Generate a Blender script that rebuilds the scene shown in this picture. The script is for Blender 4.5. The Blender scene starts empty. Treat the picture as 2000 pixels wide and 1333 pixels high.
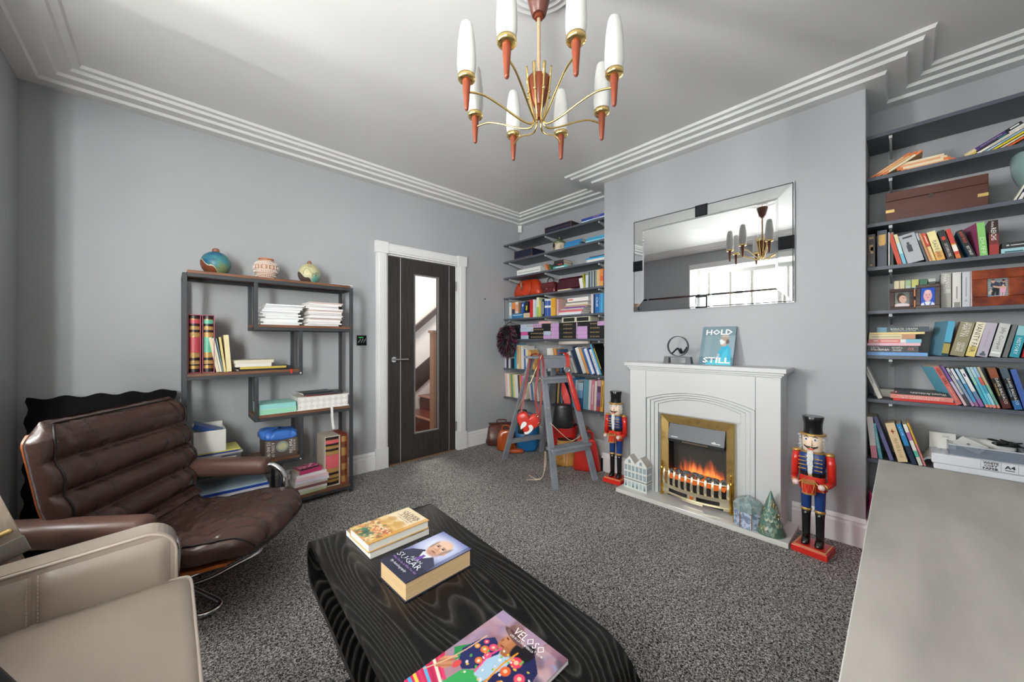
import bpy, math, random
from mathutils import Vector, Matrix, noise as mnoise
sc = bpy.context.scene
COL = sc.collection
pi = math.pi
rnd = random.Random(7)

# ------------------------------------------------------------------ camera
YAW = math.radians(46.756); CAMH = 1.18; FPX = 713.3
cam = bpy.data.cameras.new('camera'); camo = bpy.data.objects.new('camera', cam); COL.objects.link(camo)
cam.sensor_width = 36.0; cam.lens = FPX / 2000 * 36
cam.clip_start = 0.02
camo.location = (0, 0, CAMH); camo.rotation_euler = (pi/2, 0, YAW - pi/2)
sc.camera = camo
# ------------------------------------------------------------------ world and daylight
sc.view_settings.view_transform = 'Standard'; sc.view_settings.look = 'None'
sc.view_settings.gamma = 1; sc.view_settings.use_curve_mapping = False
sc.view_settings.exposure = EXPOSURE = 0.24
sc.cycles.use_denoising = True
sc.cycles.max_bounces = 16; sc.cycles.diffuse_bounces = 12; sc.cycles.glossy_bounces = 6
sc.cycles.transparent_max_bounces = 16; sc.cycles.transmission_bounces = 8
sc.cycles.sample_clamp_indirect = 6; sc.cycles.caustics_reflective = False; sc.cycles.caustics_refractive = False
w = bpy.data.worlds.new('sky'); sc.world = w; w.use_nodes = True
w.node_tree.nodes['Background'].inputs[0].default_value = (0.93, 0.97, 1.0, 1)
w.node_tree.nodes['Background'].inputs[1].default_value = 2.0
def area(name, loc, rot, sx, sy, power, col=(1, 1, 1), spread=pi):
    l = bpy.data.lights.new(name, 'AREA'); l.shape = 'RECTANGLE'; l.size = sx; l.size_y = sy
    l.energy = power; l.color = col; l.spread = spread
    o = bpy.data.objects.new(name, l); COL.objects.link(o); o.location = loc; o.rotation_euler = rot
    return o
# overcast daylight falling on the three panes of the bay window (outside the glass)
area('daylight_front', (-1.42, 0.99, 1.75), (0, -pi/2, 0), 1.5, 1.9, 60, (1.0, 0.99, 0.97))
area('daylight_far', (-1.30, 2.58, 1.75), (0, -pi/2, -math.radians(56)), 1.5, 0.7, 300, (1.0, 0.99, 0.97))
area('daylight_near', (-1.30, -0.62, 1.75), (0, -pi/2, math.radians(62)), 1.5, 0.7, 265, (1.0, 0.99, 0.97))
# area light added below the hall ceiling to brighten the hallway
area('hall_fill', (2.2, 4.1, 2.5), (0, 0, 0), 0.5, 0.5, 38, (1.0, 0.95, 0.9))

# ------------------------------------------------------------------ helpers
def at(u, v, X=None, Y=None, Z=None):
    """world point seen at photo pixel (u, v) (2000 x 1333) on the plane X=, Y= or Z="""
    F = Vector((math.cos(YAW), math.sin(YAW), 0)); R = Vector((math.sin(YAW), -math.cos(YAW), 0))
    d = F + R * ((u - 1000) / FPX) + Vector((0, 0, -(v - 666) / FPX))
    t = X / d.x if X is not None else Y / d.y if Y is not None else (Z - CAMH) / d.z
    return Vector((0, 0, CAMH)) + d * t
def lin(c):
    c = c / 255.0
    return c / 12.92 if c <= 0.04045 else ((c + 0.055) / 1.055) ** 2.4
def S(r, g, b): return (lin(r), lin(g), lin(b), 1)
def H(h):
    h = h.lstrip('#'); return S(int(h[0:2], 16), int(h[2:4], 16), int(h[4:6], 16))
MATS = {}
def mat(name, col, rough=0.5, metal=0.0, bump=None, mix=None, coat=0, alpha=None, spec=None, emit=None, sheen=0):
    """bump=(scale, strength, distance); mix=(colour2, scale, low, high, stretch)"""
    if name in MATS: return MATS[name]
    m = bpy.data.materials.new(name); m.use_nodes = True; nt = m.node_tree; N = nt.nodes; L = nt.links
    b = N['Principled BSDF']
    if isinstance(col, str): col = H(col)
    b.inputs['Base Color'].default_value = col; b.inputs['Roughness'].default_value = rough; b.inputs['Metallic'].default_value = metal
    if coat: b.inputs['Coat Weight'].default_value = coat; b.inputs['Coat Roughness'].default_value = 0.12
    if spec is not None: b.inputs['Specular IOR Level'].default_value = spec
    if sheen: b.inputs['Sheen Weight'].default_value = sheen
    if emit: b.inputs['Emission Color'].default_value = emit[0]; b.inputs['Emission Strength'].default_value = emit[1]
    tc = N.new('ShaderNodeTexCoord')
    if mix:
        c2, scale, lo, hi, st = mix
        if isinstance(c2, str): c2 = H(c2)
        mp = N.new('ShaderNodeMapping'); mp.inputs['Scale'].default_value = st
        nz = N.new('ShaderNodeTexNoise'); nz.inputs['Scale'].default_value = scale; nz.inputs['Detail'].default_value = 5
        rp = N.new('ShaderNodeValToRGB'); rp.color_ramp.elements[0].position = lo; rp.color_ramp.elements[1].position = hi
        rp.color_ramp.elements[0].color = col; rp.color_ramp.elements[1].color = c2
        L.new(tc.outputs['Object'], mp.inputs[0]); L.new(mp.outputs[0], nz.inputs['Vector'])
        L.new(nz.outputs['Fac'], rp.inputs[0]); L.new(rp.outputs[0], b.inputs['Base Color'])
    if bump:
        nz = N.new('ShaderNodeTexNoise'); nz.inputs['Scale'].default_value = bump[0]; nz.inputs['Detail'].default_value = 4
        L.new(tc.outputs['Object'], nz.inputs['Vector'])
        bp = N.new('ShaderNodeBump'); bp.inputs['Strength'].default_value = bump[1]; bp.inputs['Distance'].default_value = bump[2]
        L.new(nz.outputs['Fac'], bp.inputs['Height']); L.new(bp.outputs[0], b.inputs['Normal'])
    if alpha is not None:
        tr = N.new('ShaderNodeBsdfTransparent'); mx = N.new('ShaderNodeMixShader'); mx.inputs[0].default_value = alpha
        L.new(tr.outputs[0], mx.inputs[1]); L.new(b.outputs[0], mx.inputs[2]); L.new(mx.outputs[0], N['Material Output'].inputs[0])
    MATS[name] = m; return m
def C(h, rough=0.45): return mat('colour_%s_%d' % (h.lstrip('#'), int(rough*100)), h, rough)
def glass_mat(name, tint, fac=0.12, rough=0.03):
    if name in MATS: return MATS[name]
    m = bpy.data.materials.new(name); m.use_nodes = True; nt = m.node_tree; N = nt.nodes; L = nt.links
    N.remove(N['Principled BSDF'])
    tr = N.new('ShaderNodeBsdfTransparent'); tr.inputs[0].default_value = tint
    gl = N.new('ShaderNodeBsdfGlossy'); gl.inputs['Roughness'].default_value = rough
    fr = N.new('ShaderNodeFresnel'); fr.inputs[0].default_value = 1.45
    mx = N.new('ShaderNodeMixShader')
    L.new(fr.outputs[0], mx.inputs[0]); L.new(tr.outputs[0], mx.inputs[1]); L.new(gl.outputs[0], mx.inputs[2])
    L.new(mx.outputs[0], N['Material Output'].inputs[0]); MATS[name] = m; return m

class MB:
    def __init__(s): s.v = []; s.f = []; s.m = []; s.T = None
    def add(s, vs, fs, m=0):
        o = len(s.v)
        for p in vs:
            p = Vector(p)
            s.v.append(tuple(s.T @ p) if s.T else tuple(p))
        for f in fs: s.f.append(tuple(i + o for i in f)); s.m.append(m)
        return s
    def box(s, x0, x1, y0, y1, z0, z1, m=0):
        if x0 > x1: x0, x1 = x1, x0
        if y0 > y1: y0, y1 = y1, y0
        if z0 > z1: z0, z1 = z1, z0
        return s.add([(x0,y0,z0),(x1,y0,z0),(x1,y1,z0),(x0,y1,z0),(x0,y0,z1),(x1,y0,z1),(x1,y1,z1),(x0,y1,z1)],
              [(0,3,2,1),(4,5,6,7),(0,1,5,4),(1,2,6,5),(2,3,7,6),(3,0,4,7)], m)
    def hexa(s, p, m=0):   # 8 points: bottom 4 (ccw) then top 4
        return s.add(p, [(0,3,2,1),(4,5,6,7),(0,1,5,4),(1,2,6,5),(2,3,7,6),(3,0,4,7)], m)
    def beam(s, a, b, wx, wy, up=(0,0,1), m=0):
        a = Vector(a); b = Vector(b); d = (b - a).normalized(); u = Vector(up)
        x = d.cross(u)
        if x.length < 1e-4: x = d.cross(Vector((1,0,0)))
        x.normalize(); y = x.cross(d)
        P = []
        for c in (a, b):
            for sx, sy in ((-1,-1),(1,-1),(1,1),(-1,1)): P.append(c + x*sx*wx/2 + y*sy*wy/2)
        return s.hexa(P, m)
    def lathe(s, prof, n=24, m=0, c=(0,0,0), cap=True, seg=None):
        vs = []; fs = []
        for r, z in prof:
            for i in range(n):
                a = 2*pi*i/n; vs.append((c[0]+r*math.cos(a), c[1]+r*math.sin(a), c[2]+z))
        k = len(prof)
        ms = []
        for j in range(k-1):
            for i in range(n): fs.append((j*n+i, j*n+(i+1)%n, (j+1)*n+(i+1)%n, (j+1)*n+i)); ms.append(seg[j] if seg else m)
        if cap:
            if prof[0][0] > 1e-6: fs.append(tuple(range(n-1,-1,-1))); ms.append(ms[0])
            if prof[-1][0] > 1e-6: fs.append(tuple((k-1)*n+i for i in range(n))); ms.append(ms[-2] if len(ms) > 1 else m)
        o = len(s.m); s.add(vs, fs, m); s.m[o:] = ms
        return s
    def tube(s, pts, r, n=8, closed=False, m=0, flat=None):
        pts = [Vector(p) for p in pts]; k = len(pts); vs = []; fs = []; prev = None
        for i, p in enumerate(pts):
            if closed: d = pts[(i+1) % k] - pts[i-1]
            else: d = pts[min(i+1, k-1)] - pts[max(i-1, 0)]
            if d.length < 1e-9: d = Vector((0,0,1))
            d.normalize()
            if prev is None:
                x = d.cross(Vector((0,0,1)))
                if x.length < 1e-3: x = d.cross(Vector((1,0,0)))
            else: x = prev - d*prev.dot(d)
            x.normalize(); prev = x; y = d.cross(x)
            rr = r[i] if isinstance(r, (list, tuple)) else r
            for j in range(n):
                a = 2*pi*j/n; vs.append(p + x*math.cos(a)*rr + y*math.sin(a)*rr*(flat or 1))
        for i in range(k if closed else k-1):
            for j in range(n):
                a = i*n; b = ((i+1) % k)*n; fs.append((a+j, a+(j+1)%n, b+(j+1)%n, b+j))
        if not closed: fs.append(tuple(range(n-1,-1,-1))); fs.append(tuple((k-1)*n+j for j in range(n)))
        return s.add(vs, fs, m)
    def prism(s, poly, fn, h0, h1, m=0, mcap=None):   # fn(a, b, h) -> point ; poly list of (a, b)
        n = len(poly); vs = [fn(a, b, h0) for a, b in poly] + [fn(a, b, h1) for a, b in poly]
        s.add(vs, [(i, (i+1)%n, n+(i+1)%n, n+i) for i in range(n)], m)
        s.add(vs, [tuple(range(n-1,-1,-1)), tuple(range(n, 2*n))], m if mcap is None else mcap)
        return s
    def grid(s, fn, nu, nv, m=0, cu=False, cv=False):
        vs = [fn(i/(nu if cu else nu-1), j/(nv if cv else nv-1)) for i in range(nu) for j in range(nv)]
        fs = []
        for i in range(nu if cu else nu-1):
            for j in range(nv if cv else nv-1):
                fs.append((i*nv+j, ((i+1)%nu)*nv+j, ((i+1)%nu)*nv+(j+1)%nv, i*nv+(j+1)%nv))
        return s.add(vs, fs, m)
    def mesh(s, name, mats, smooth=False):
        me = bpy.data.meshes.new(name); me.from_pydata(s.v, [], s.f)
        if not isinstance(mats, (list, tuple)): mats = [mats]
        for x in mats: me.materials.append(x)
        if len(mats) > 1: me.polygons.foreach_set('material_index', s.m)
        if smooth: me.polygons.foreach_set('use_smooth', [True]*len(me.polygons))
        me.update(); return me
    def build(s, name, mats, parent=None, smooth=False, bev=0, sub=0, auto=None, fix=True):
        me = s.mesh(name, mats, smooth or auto is not None)
        if fix:
            import bmesh
            b = bmesh.new(); b.from_mesh(me); bmesh.ops.recalc_face_normals(b, faces=b.faces); b.to_mesh(me); b.free()
        if auto is not None:
            try: me.set_sharp_from_angle(angle=math.radians(auto))
            except Exception: pass
        o = bpy.data.objects.new(name, me); COL.objects.link(o)
        if parent: o.parent = parent
        if bev:
            md = o.modifiers.new('bevel', 'BEVEL'); md.width = bev; md.segments = 2; md.limit_method = 'ANGLE'; md.angle_limit = math.radians(40)
        if sub:
            md = o.modifiers.new('subsurf', 'SUBSURF'); md.levels = sub; md.render_levels = sub
        return o
def thing(name, label, cat, loc=(0,0,0), rz=0, group=None):
    o = bpy.data.objects.new(name, None); COL.objects.link(o); o.empty_display_size = 0.05
    o.location = loc; o.rotation_euler = (0, 0, rz); tag(o, label, cat, group); return o
def tag(o, label, cat, group=None):
    o['label'] = label; o['category'] = cat
    if group: o['group'] = group
    return o
def struct(o): o['kind'] = 'structure'; return o
def part_label(o, l): o['label'] = l; return o
def base_at(o, loc):
    """move a mesh object's origin to loc without moving its surface"""
    loc = Vector(loc); o.data.transform(Matrix.Translation(-loc)); o.location = loc; return o
FONTS = {}
def text(name, body, size, M, material, parent=None, ext=0.0004, width=None, height=None, shear=0.0, bold=0.0, align='CENTER', sx=1.0):
    """flat lettering as a thin mesh; M places the local XY plane of the text"""
    cu = bpy.data.curves.new('lettering', 'FONT'); cu.body = body; cu.size = 1.0; cu.extrude = 0
    cu.align_x = 'CENTER'; cu.align_y = 'CENTER'; cu.shear = shear; cu.offset = bold; cu.resolution_u = 1
    o = bpy.data.objects.new('lettering', cu)
    COL.objects.link(o); dg = bpy.context.evaluated_depsgraph_get(); dg.update()
    me = bpy.data.meshes.new_from_object(o.evaluated_get(dg)); bpy.data.objects.remove(o)
    xs = [v.co.x for v in me.vertices]; ys = [v.co.y for v in me.vertices]
    if not xs: return None
    w0 = max(xs)-min(xs); h0 = max(ys)-min(ys); cx = (max(xs)+min(xs))/2; cy = (max(ys)+min(ys))/2
    kx = ky = size
    if width: kx = width/w0; ky = kx if not height else height/h0
    elif height: ky = height/h0; kx = ky
    kx *= sx
    for v in me.vertices: v.co = M @ Vector(((v.co.x-cx)*kx, (v.co.y-cy)*ky, ext))
    me.materials.clear(); me.materials.append(material)
    q = bpy.data.objects.new(name, me); COL.objects.link(q)
    if parent: q.parent = parent
    return q
def frame_matrix(o, x, y):
    x = Vector(x).normalized(); y = Vector(y); y = (y - x*y.dot(x)).normalized(); z = x.cross(y)
    m = Matrix.Identity(4)
    for i in range(3): m[i][0] = x[i]; m[i][1] = y[i]; m[i][2] = z[i]; m[i][3] = o[i]
    return m
# ------------------------------------------------------------------ room shell
XL, XB, XC = -0.60, 3.24, 2.885
YA, YN, YC0, YC1 = 3.30, -1.33, 0.134, 1.845
ZC = 2.679
wallm = mat('grey_wall_paint', S(175, 176, 179), 0.55, bump=(60, 0.08, 0.002), mix=(S(171, 172, 175), 1.6, 0.35, 0.65, (1, 1, 1)))
ceilm = mat('ceiling_paint', S(228, 228, 228), 0.75, bump=(45, 0.06, 0.002))
trimm = mat('white_gloss_trim', S(230, 230, 230), 0.35)
plaster = mat('white_plaster_cornice', S(226, 226, 226), 0.6)
def carpet_mat():
    m = bpy.data.materials.new('charcoal_flecked_carpet'); m.use_nodes = True; nt = m.node_tree; N = nt.nodes; L = nt.links
    b = N['Principled BSDF']; b.inputs['Roughness'].default_value = 0.95; b.inputs['Specular IOR Level'].default_value = 0.1
    tc = N.new('ShaderNodeTexCoord')
    n1 = N.new('ShaderNodeTexNoise'); n1.inputs['Scale'].default_value = 150; n1.inputs['Detail'].default_value = 3; n1.inputs['Roughness'].default_value = 0.7
    n1.inputs['Distortion'].default_value = 1.2
    n2 = N.new('ShaderNodeTexNoise'); n2.inputs['Scale'].default_value = 2.2; n2.inputs['Detail'].default_value = 3
    r = N.new('ShaderNodeValToRGB'); e = r.color_ramp.elements
    e[0].position = 0.42; e[0].color = S(40, 39, 39); e[1].position = 0.585; e[1].color = S(238, 235, 231)
    k = r.color_ramp.elements.new(0.50); k.color = S(130, 128, 126)
    mx = N.new('ShaderNodeMixRGB'); mx.blend_type = 'MULTIPLY'; mx.inputs[0].default_value = 1
    r2 = N.new('ShaderNodeValToRGB'); r2.color_ramp.elements[0].position = 0.35; r2.color_ramp.elements[0].color = (0.86, 0.86, 0.86, 1)
    r2.color_ramp.elements[1].position = 0.65; r2.color_ramp.elements[1].color = (1, 1, 1, 1)
    L.new(tc.outputs['Object'], n1.inputs['Vector']); L.new(tc.outputs['Object'], n2.inputs['Vector'])
    L.new(n1.outputs['Fac'], r.inputs[0]); L.new(n2.outputs['Fac'], r2.inputs[0])
    L.new(r.outputs[0], mx.inputs[1]); L.new(r2.outputs[0], mx.inputs[2]); L.new(mx.outputs[0], b.inputs['Base Color'])
    bp = N.new('ShaderNodeBump'); bp.inputs['Strength'].default_value = 0.9; bp.inputs['Distance'].default_value = 0.006
    L.new(n1.outputs['Fac'], bp.inputs['Height']); L.new(bp.outputs[0], b.inputs['Normal'])
    return m
struct(MB().box(-1.3, XB+0.1, YN-0.1, YA, -0.08, 0).build('floor', carpet_mat()))
struct(MB().box(-0.6, XB+0.1, YN-0.1, YA+0.1, ZC, ZC+0.08).build('ceiling', ceilm))
# far wall with the doorway
DX0, DX1, DZ = 1.490, 2.278, 2.0
b = MB(); b.box(XL-0.1, DX0, YA, YA+0.12, 0, ZC+0.05); b.box(DX1, XB+0.1, YA, YA+0.12, 0, ZC+0.05); b.box(DX0, DX1, YA, YA+0.12, DZ, ZC+0.05)
struct(b.build('wall_far', wallm))
struct(MB().box(XB, XB+0.1, YN-0.1, YA, 0, ZC+0.05).build('wall_alcoves', wallm))
struct(MB().box(XC, XB, YC0, YC1, 0, ZC).build('wall_chimney_breast', wallm, bev=0.003))
struct(MB().box(XL-0.1, XB, YN-0.1, YN, 0, ZC+0.05).build('wall_near', wallm))
# window wall with the bay opening
WY0, WY1, WZ0, WZ1 = -0.43, 2.41, 0.86, 2.36
b = MB(); b.box(XL-0.12, XL, WY1, YA, 0, ZC+0.05); b.box(XL-0.12, XL, YN, WY0, 0, ZC+0.05); b.box(XL-0.12, XL, WY0, WY1, WZ1+0.081, ZC+0.05)
struct(b.build('wall_window', wallm))
b = MB(); b.box(XL-0.2, XL+0.004, WY1-0.012, WY1-0.0005, WZ0, WZ1); b.box(XL-0.2, XL+0.004, WY0+0.0005, WY0+0.012, WZ0, WZ1); struct(b.build('trim_bay_reveal', trimm))
# bay: plan corners of the outer glass line
bay = [(XL-0.12, WY1), (-0.72, WY1), (-0.78, 2.36), (-1.17, 1.84), (-1.17, 0.14), (-0.78, -0.38), (-0.72, WY0)]
def bayslab(z0, z1, grow=0.06):
    pl = [(XL+0.003, WY0), (XL+0.003, WY1), (-0.78-grow, 2.42), (-1.17-grow, 1.86), (-1.17-grow, 0.12), (-0.78-grow, -0.44)]
    q = MB(); q.prism(pl, lambda a, c, h: (a, c, h), z0, z1); return q
struct(bayslab(WZ1, WZ1+0.08).build('trim_bay_soffit', trimm))
struct(bayslab(WZ0-0.05, WZ0).build('trim_bay_sill', trimm))
b = MB()
for (p, q) in (((-0.78, 2.36), (-1.17, 1.84)), ((-1.17, 1.84), (-1.17, 0.14)), ((-1.17, 0.14), (-0.78, -0.38))):
    b.beam((p[0], p[1], 0.40), (q[0], q[1], 0.40), 0.1, 0.82)
struct(b.build('wall_bay_apron', wallm))
# three panes with frames, glass and venetian blinds
upvc = mat('white_window_frame', S(236, 236, 236), 0.3)
slatm = mat('white_blind_slat', S(240, 240, 238), 0.4)
def _translucent(m, k):
    nt = m.node_tree; tl = nt.nodes.new('ShaderNodeBsdfTranslucent'); tl.inputs[0].default_value = (0.9, 0.9, 0.88, 1); mx = nt.nodes.new('ShaderNodeMixShader'); mx.inputs[0].default_value = k
    nt.links.new(nt.nodes['Principled BSDF'].outputs[0], mx.inputs[1]); nt.links.new(tl.outputs[0], mx.inputs[2]); nt.links.new(mx.outputs[0], nt.nodes['Material Output'].inputs[0])
_translucent(slatm, 0.45)
tapem = mat('blind_ladder_tape', S(214, 212, 205), 0.8)
pane = glass_mat('window_glass', (0.97, 0.99, 0.98, 1))
for wi, (p, q) in enumerate((((-0.78, 2.36), (-1.17, 1.84)), ((-1.17, 1.84), (-1.17, 0.14)), ((-1.17, 0.14), (-0.78, -0.38)))):
    P = Vector((p[0], p[1], 0)); Q = Vector((q[0], q[1], 0)); d = (Q-P); Ln = d.length; d.normalize(); nin = Vector((-d.y, d.x, 0))
    if nin.x < 0: nin = -nin
    fr = MB()
    def bar(a0, a1, z0, z1, t=0.06, off=0.0):
        c0 = P + d*a0; c1 = P + d*a1
        fr.hexa([c0-nin*t/2+Vector((0,0,z0)), c1-nin*t/2+Vector((0,0,z0)), c1+nin*t/2+Vector((0,0,z0)), c0+nin*t/2+Vector((0,0,z0)),
                 c0-nin*t/2+Vector((0,0,z1)), c1-nin*t/2+Vector((0,0,z1)), c1+nin*t/2+Vector((0,0,z1)), c0+nin*t/2+Vector((0,0,z1))])
    bar(0, Ln, WZ0, WZ0+0.06); bar(0, Ln, WZ1-0.06, WZ1); bar(0, 0.06, WZ0+0.06, WZ1-0.06); bar(Ln-0.06, Ln, WZ0+0.06, WZ1-0.06)
    if Ln > 1: bar(Ln/3-0.03, Ln/3+0.03, WZ0+0.06, WZ1-0.06); bar(2*Ln/3-0.03, 2*Ln/3+0.03, WZ0+0.06, WZ1-0.06)
    fo = struct(fr.build('window_%d' % (wi+1), upvc))
    g = MB(); c0 = P + d*0.06; c1 = P + d*(Ln-0.06)
    g.add([c0+Vector((0,0,WZ0+.06)), c1+Vector((0,0,WZ0+.06)), c1+Vector((0,0,WZ1-.06)), c0+Vector((0,0,WZ1-.06))], [(0,1,2,3)])
    g.build('glass_pane', pane, fo)
    bl = thing('venetian_blind', ['white venetian blind on the narrow far pane of the bay window', 'widest white venetian blind, on the front of the bay window', 'white venetian blind on the narrow near pane of the bay window'][wi], 'blind', P + d*Ln/2 + nin*0.075)
    O = -Vector(bl.location)
    hb = MB(); hb.beam(P+d*0.08+nin*0.075+Vector((0,0,WZ1-0.03))+O, Q-d*0.08+nin*0.075+Vector((0,0,WZ1-0.03))+O, 0.05, 0.05); hb.build('head_rail', slatm, bl)
    tp = MB(); k = 4 if Ln > 1 else 2
    for i in range(k):
        c = P + d*(Ln*(i+0.5)/k) + nin*0.075 + O
        for sg in (-1, 1):
            c2 = c + nin*0.026*sg
            tp.beam(c2+Vector((0,0,WZ0+0.02)), c2+Vector((0,0,WZ1-0.05)), 0.034, 0.0015, up=nin)
    tp.build('ladder_tape', tapem, bl)
    sm = MB(); cc = Vector((0,0,0)); a = math.radians(4); wv = nin*math.cos(a)*0.025 + Vector((0,0,1))*math.sin(a)*0.025
    h = Vector((0,0,0.0015)); e0 = -d*(Ln/2-0.085); e1 = d*(Ln/2-0.085)
    sm.hexa([e0-wv-h, e1-wv-h, e1+wv-h, e0+wv-h, e0-wv+h, e1-wv+h, e1+wv+h, e0+wv+h]); me = sm.mesh('slat', slatm)
    z = WZ0 + 0.03
    while z < WZ1 - 0.07:
        s_ = bpy.data.objects.new('slat', me); COL.objects.link(s_); s_.parent = bl; s_.location = (0, 0, z); z += 0.046
# stepped cornice following the perimeter
PER = [(XL,YN),(XB,YN),(XB,YC0),(XC,YC0),(XC,YC1),(XB,YC1),(XB,YA),(XL,YA)]
def inset(d):
    n = len(PER); out = []
    for i in range(n):
        p0 = Vector(PER[i-1]+(0,)); p1 = Vector(PER[i]+(0,)); p2 = Vector(PER[(i+1)%n]+(0,))
        e1 = (p1-p0).normalized(); e2 = (p2-p1).normalized()
        n1 = Vector((-e1.y, e1.x, 0)); n2 = Vector((-e2.y, e2.x, 0))
        q = p1 + (n1+n2)*d; out.append((q.x, q.y))
    return out
for k, dd in enumerate((0.082, 0.158, 0.214, 0.252)):
    A = inset(0.0); Bq = inset(dd - 0.004); Bt = inset(dd + 0.004); z0 = 2.615 + 0.016*k; z1 = ZC+0.01 if k == 3 else 2.615+0.016*(k+1)+0.001; n = 8
    q = MB(); vs = [(x, y, z0) for x, y in A] + [(x, y, z0) for x, y in Bq] + [(x, y, min(z1, z0+0.016)) for x, y in Bt] + [(x, y, z1) for x, y in Bt] + [(x, y, z1) for x, y in A]
    fs = []
    for i in range(n):
        j = (i+1) % n
        for l in range(4): fs.append((l*n+i, l*n+j, (l+1)*n+j, (l+1)*n+i))
        fs.append((4*n+i, 4*n+j, j, i))
    q.add(vs, fs); struct(q.build('trim_%d' % (k+1), plaster))
# skirting boards
def skirt(name, p, q, nrm, h=0.165, t=0.018):
    p = Vector(p+(0,)); q = Vector(q+(0,)); nn = Vector(nrm+(0,))
    prof = [(0,0),(t,0),(t,h*0.72),(t*0.55,h*0.80),(t*0.75,h*0.86),(t*0.3,h),(0,h)]
    b = MB(); vs = [p + nn*a + Vector((0,0,z)) for a, z in prof] + [q + nn*a + Vector((0,0,z)) for a, z in prof]; m = len(prof)
    b.add(vs, [(i,(i+1)%m,m+(i+1)%m,m+i) for i in range(m)] + [tuple(range(m)), tuple(range(m,2*m))])
    return struct(b.build(name, trimm))
skirt('baseboard_far', (XL, YA), (1.38, YA), (0,-1)); skirt('baseboard_far_corner', (2.40, YA), (XB, YA), (0,-1))
skirt('baseboard_alcove_far', (XB, YA), (XB, YC1), (-1,0)); skirt('baseboard_alcove_near', (XB, YC0), (XB, YN), (-1,0))
skirt('baseboard_chimney_far', (XC, YC1+0.018), (XC, 1.50), (-1,0)); skirt('baseboard_chimney_near', (XC, 0.47), (XC, YC0-0.018), (-1,0))
skirt('baseboard_chimney_return', (XC-0.018, YC0), (XB, YC0), (0,-1)); skirt('baseboard_chimney_side', (XC-0.018, YC1), (XB, YC1), (0,1))
skirt('baseboard_window', (XL, YA), (XL, YN), (1,0)); skirt('baseboard_near', (XL, YN), (XB, YN), (0,1))
# door frame: architraves with corner blocks and plinths
b = MB()
for x0, x1 in ((1.378, 1.49), (2.278, 2.392)):
    b.box(x0+0.006, x1-0.006, YA-0.022, YA, 0.19, 1.995); b.box(x0+0.03, x1-0.03, YA-0.03, YA-0.022, 0.19, 1.995); b.box(x0+0.075, x1-0.012, YA-0.026, YA-0.022, 0.19, 1.995)
    b.box(x0-0.004, x1+0.004, YA-0.034, YA, 0, 0.19); b.box(x0-0.004, x1+0.004, YA-0.036, YA, 1.995, 2.102)
b.box(1.494, 2.274, YA-0.022, YA, 2.003, 2.095); b.box(1.494, 2.274, YA-0.032, YA-0.022, 2.02, 2.075); b.box(1.494, 2.274, YA-0.027, YA-0.022, 2.082, 2.09)
struct(b.build('trim_door_architrave', trimm, bev=0.003))
b = MB(); b.box(DX0, 1.500, YA-0.004, YA+0.12, 0, DZ); b.box(2.268, DX1, YA-0.004, YA+0.12, 0, DZ); b.box(DX0, DX1, YA-0.004, YA+0.12, 1.99, DZ)
struct(b.build('trim_door_lining', trimm))
struct(MB().box(1.50, 2.268, YA-0.01, YA+0.12, 0, 0.008).build('trim_threshold', mat('oak_threshold', '#8a6a4c', 0.5)))
darkwood = mat('charcoal_door_veneer', S(62, 58, 57), 0.42, mix=(S(40, 37, 36), 9, 0.3, 0.7, (9, 9, 0.5)))
chrome = mat('polished_chrome', S(222, 222, 224), 0.12, 1.0)
y0, y1 = YA+0.006, YA+0.046
d = MB(); d.box(1.503, 1.781, y0, y1, 0.012, 1.985); d.box(2.052, 2.265, y0, y1, 0.012, 1.985); d.box(1.781, 2.052, y0, y1, 0.012, 0.262); d.box(1.781, 2.052, y0, y1, 1.838, 1.985)
door = struct(d.build('door_1', darkwood))
b = MB()
for x0, x1 in ((1.628, 1.634), (2.182, 2.188)): b.box(x0, x1, y0-0.0015, y0+0.002, 0.012, 1.985)
b.build('inlay_strip', mat('brushed_steel_inlay', S(215, 215, 218), 0.3, 0.6), door)
b = MB()
for x0, x1, z0, z1 in ((1.775,1.787,.256,1.844),(2.046,2.058,.256,1.844),(1.787,2.046,.256,.268),(1.787,2.046,1.832,1.844)): b.box(x0, x1, y0-0.006, y0+0.012, z0, z1)
b.build('glazing_bead', mat('grey_glazing_bead', S(120, 118, 116), 0.4), door)
MB().add([(1.781, y0+0.018, .262), (2.052, y0+0.018, .262), (2.052, y0+0.018, 1.838), (1.781, y0+0.018, 1.838)], [(0,1,2,3)]).build('glass_pane', pane, door)
b = MB(); b.tube([(1.562, y0, 1.003), (1.562, y0-0.008, 1.003)], 0.026, 20); b.tube([(1.562, y0-0.006, 1.003), (1.562, y0-0.05, 1.003)], 0.010, 12)
b.tube([(1.556, y0-0.048, 1.003), (1.60, y0-0.052, 1.004), (1.69, y0-0.05, 1.004)], [0.011, 0.009, 0.008], 10)
b.build('lever_handle', chrome, door, auto=40)
MB().box(1.4995, 1.503, y0+0.004, y0+0.024, 0.93, 1.06).build('latch_plate', chrome, door)
for z in (1.77, 0.26):
    b = MB(); b.box(2.266, 2.274, YA-0.008, YA+0.002, z-0.05, z+0.05); b.tube([(2.266, YA-0.007, z-0.05), (2.266, YA-0.007, z+0.05)], 0.006, 8); b.build('hinge', chrome, door)
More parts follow.
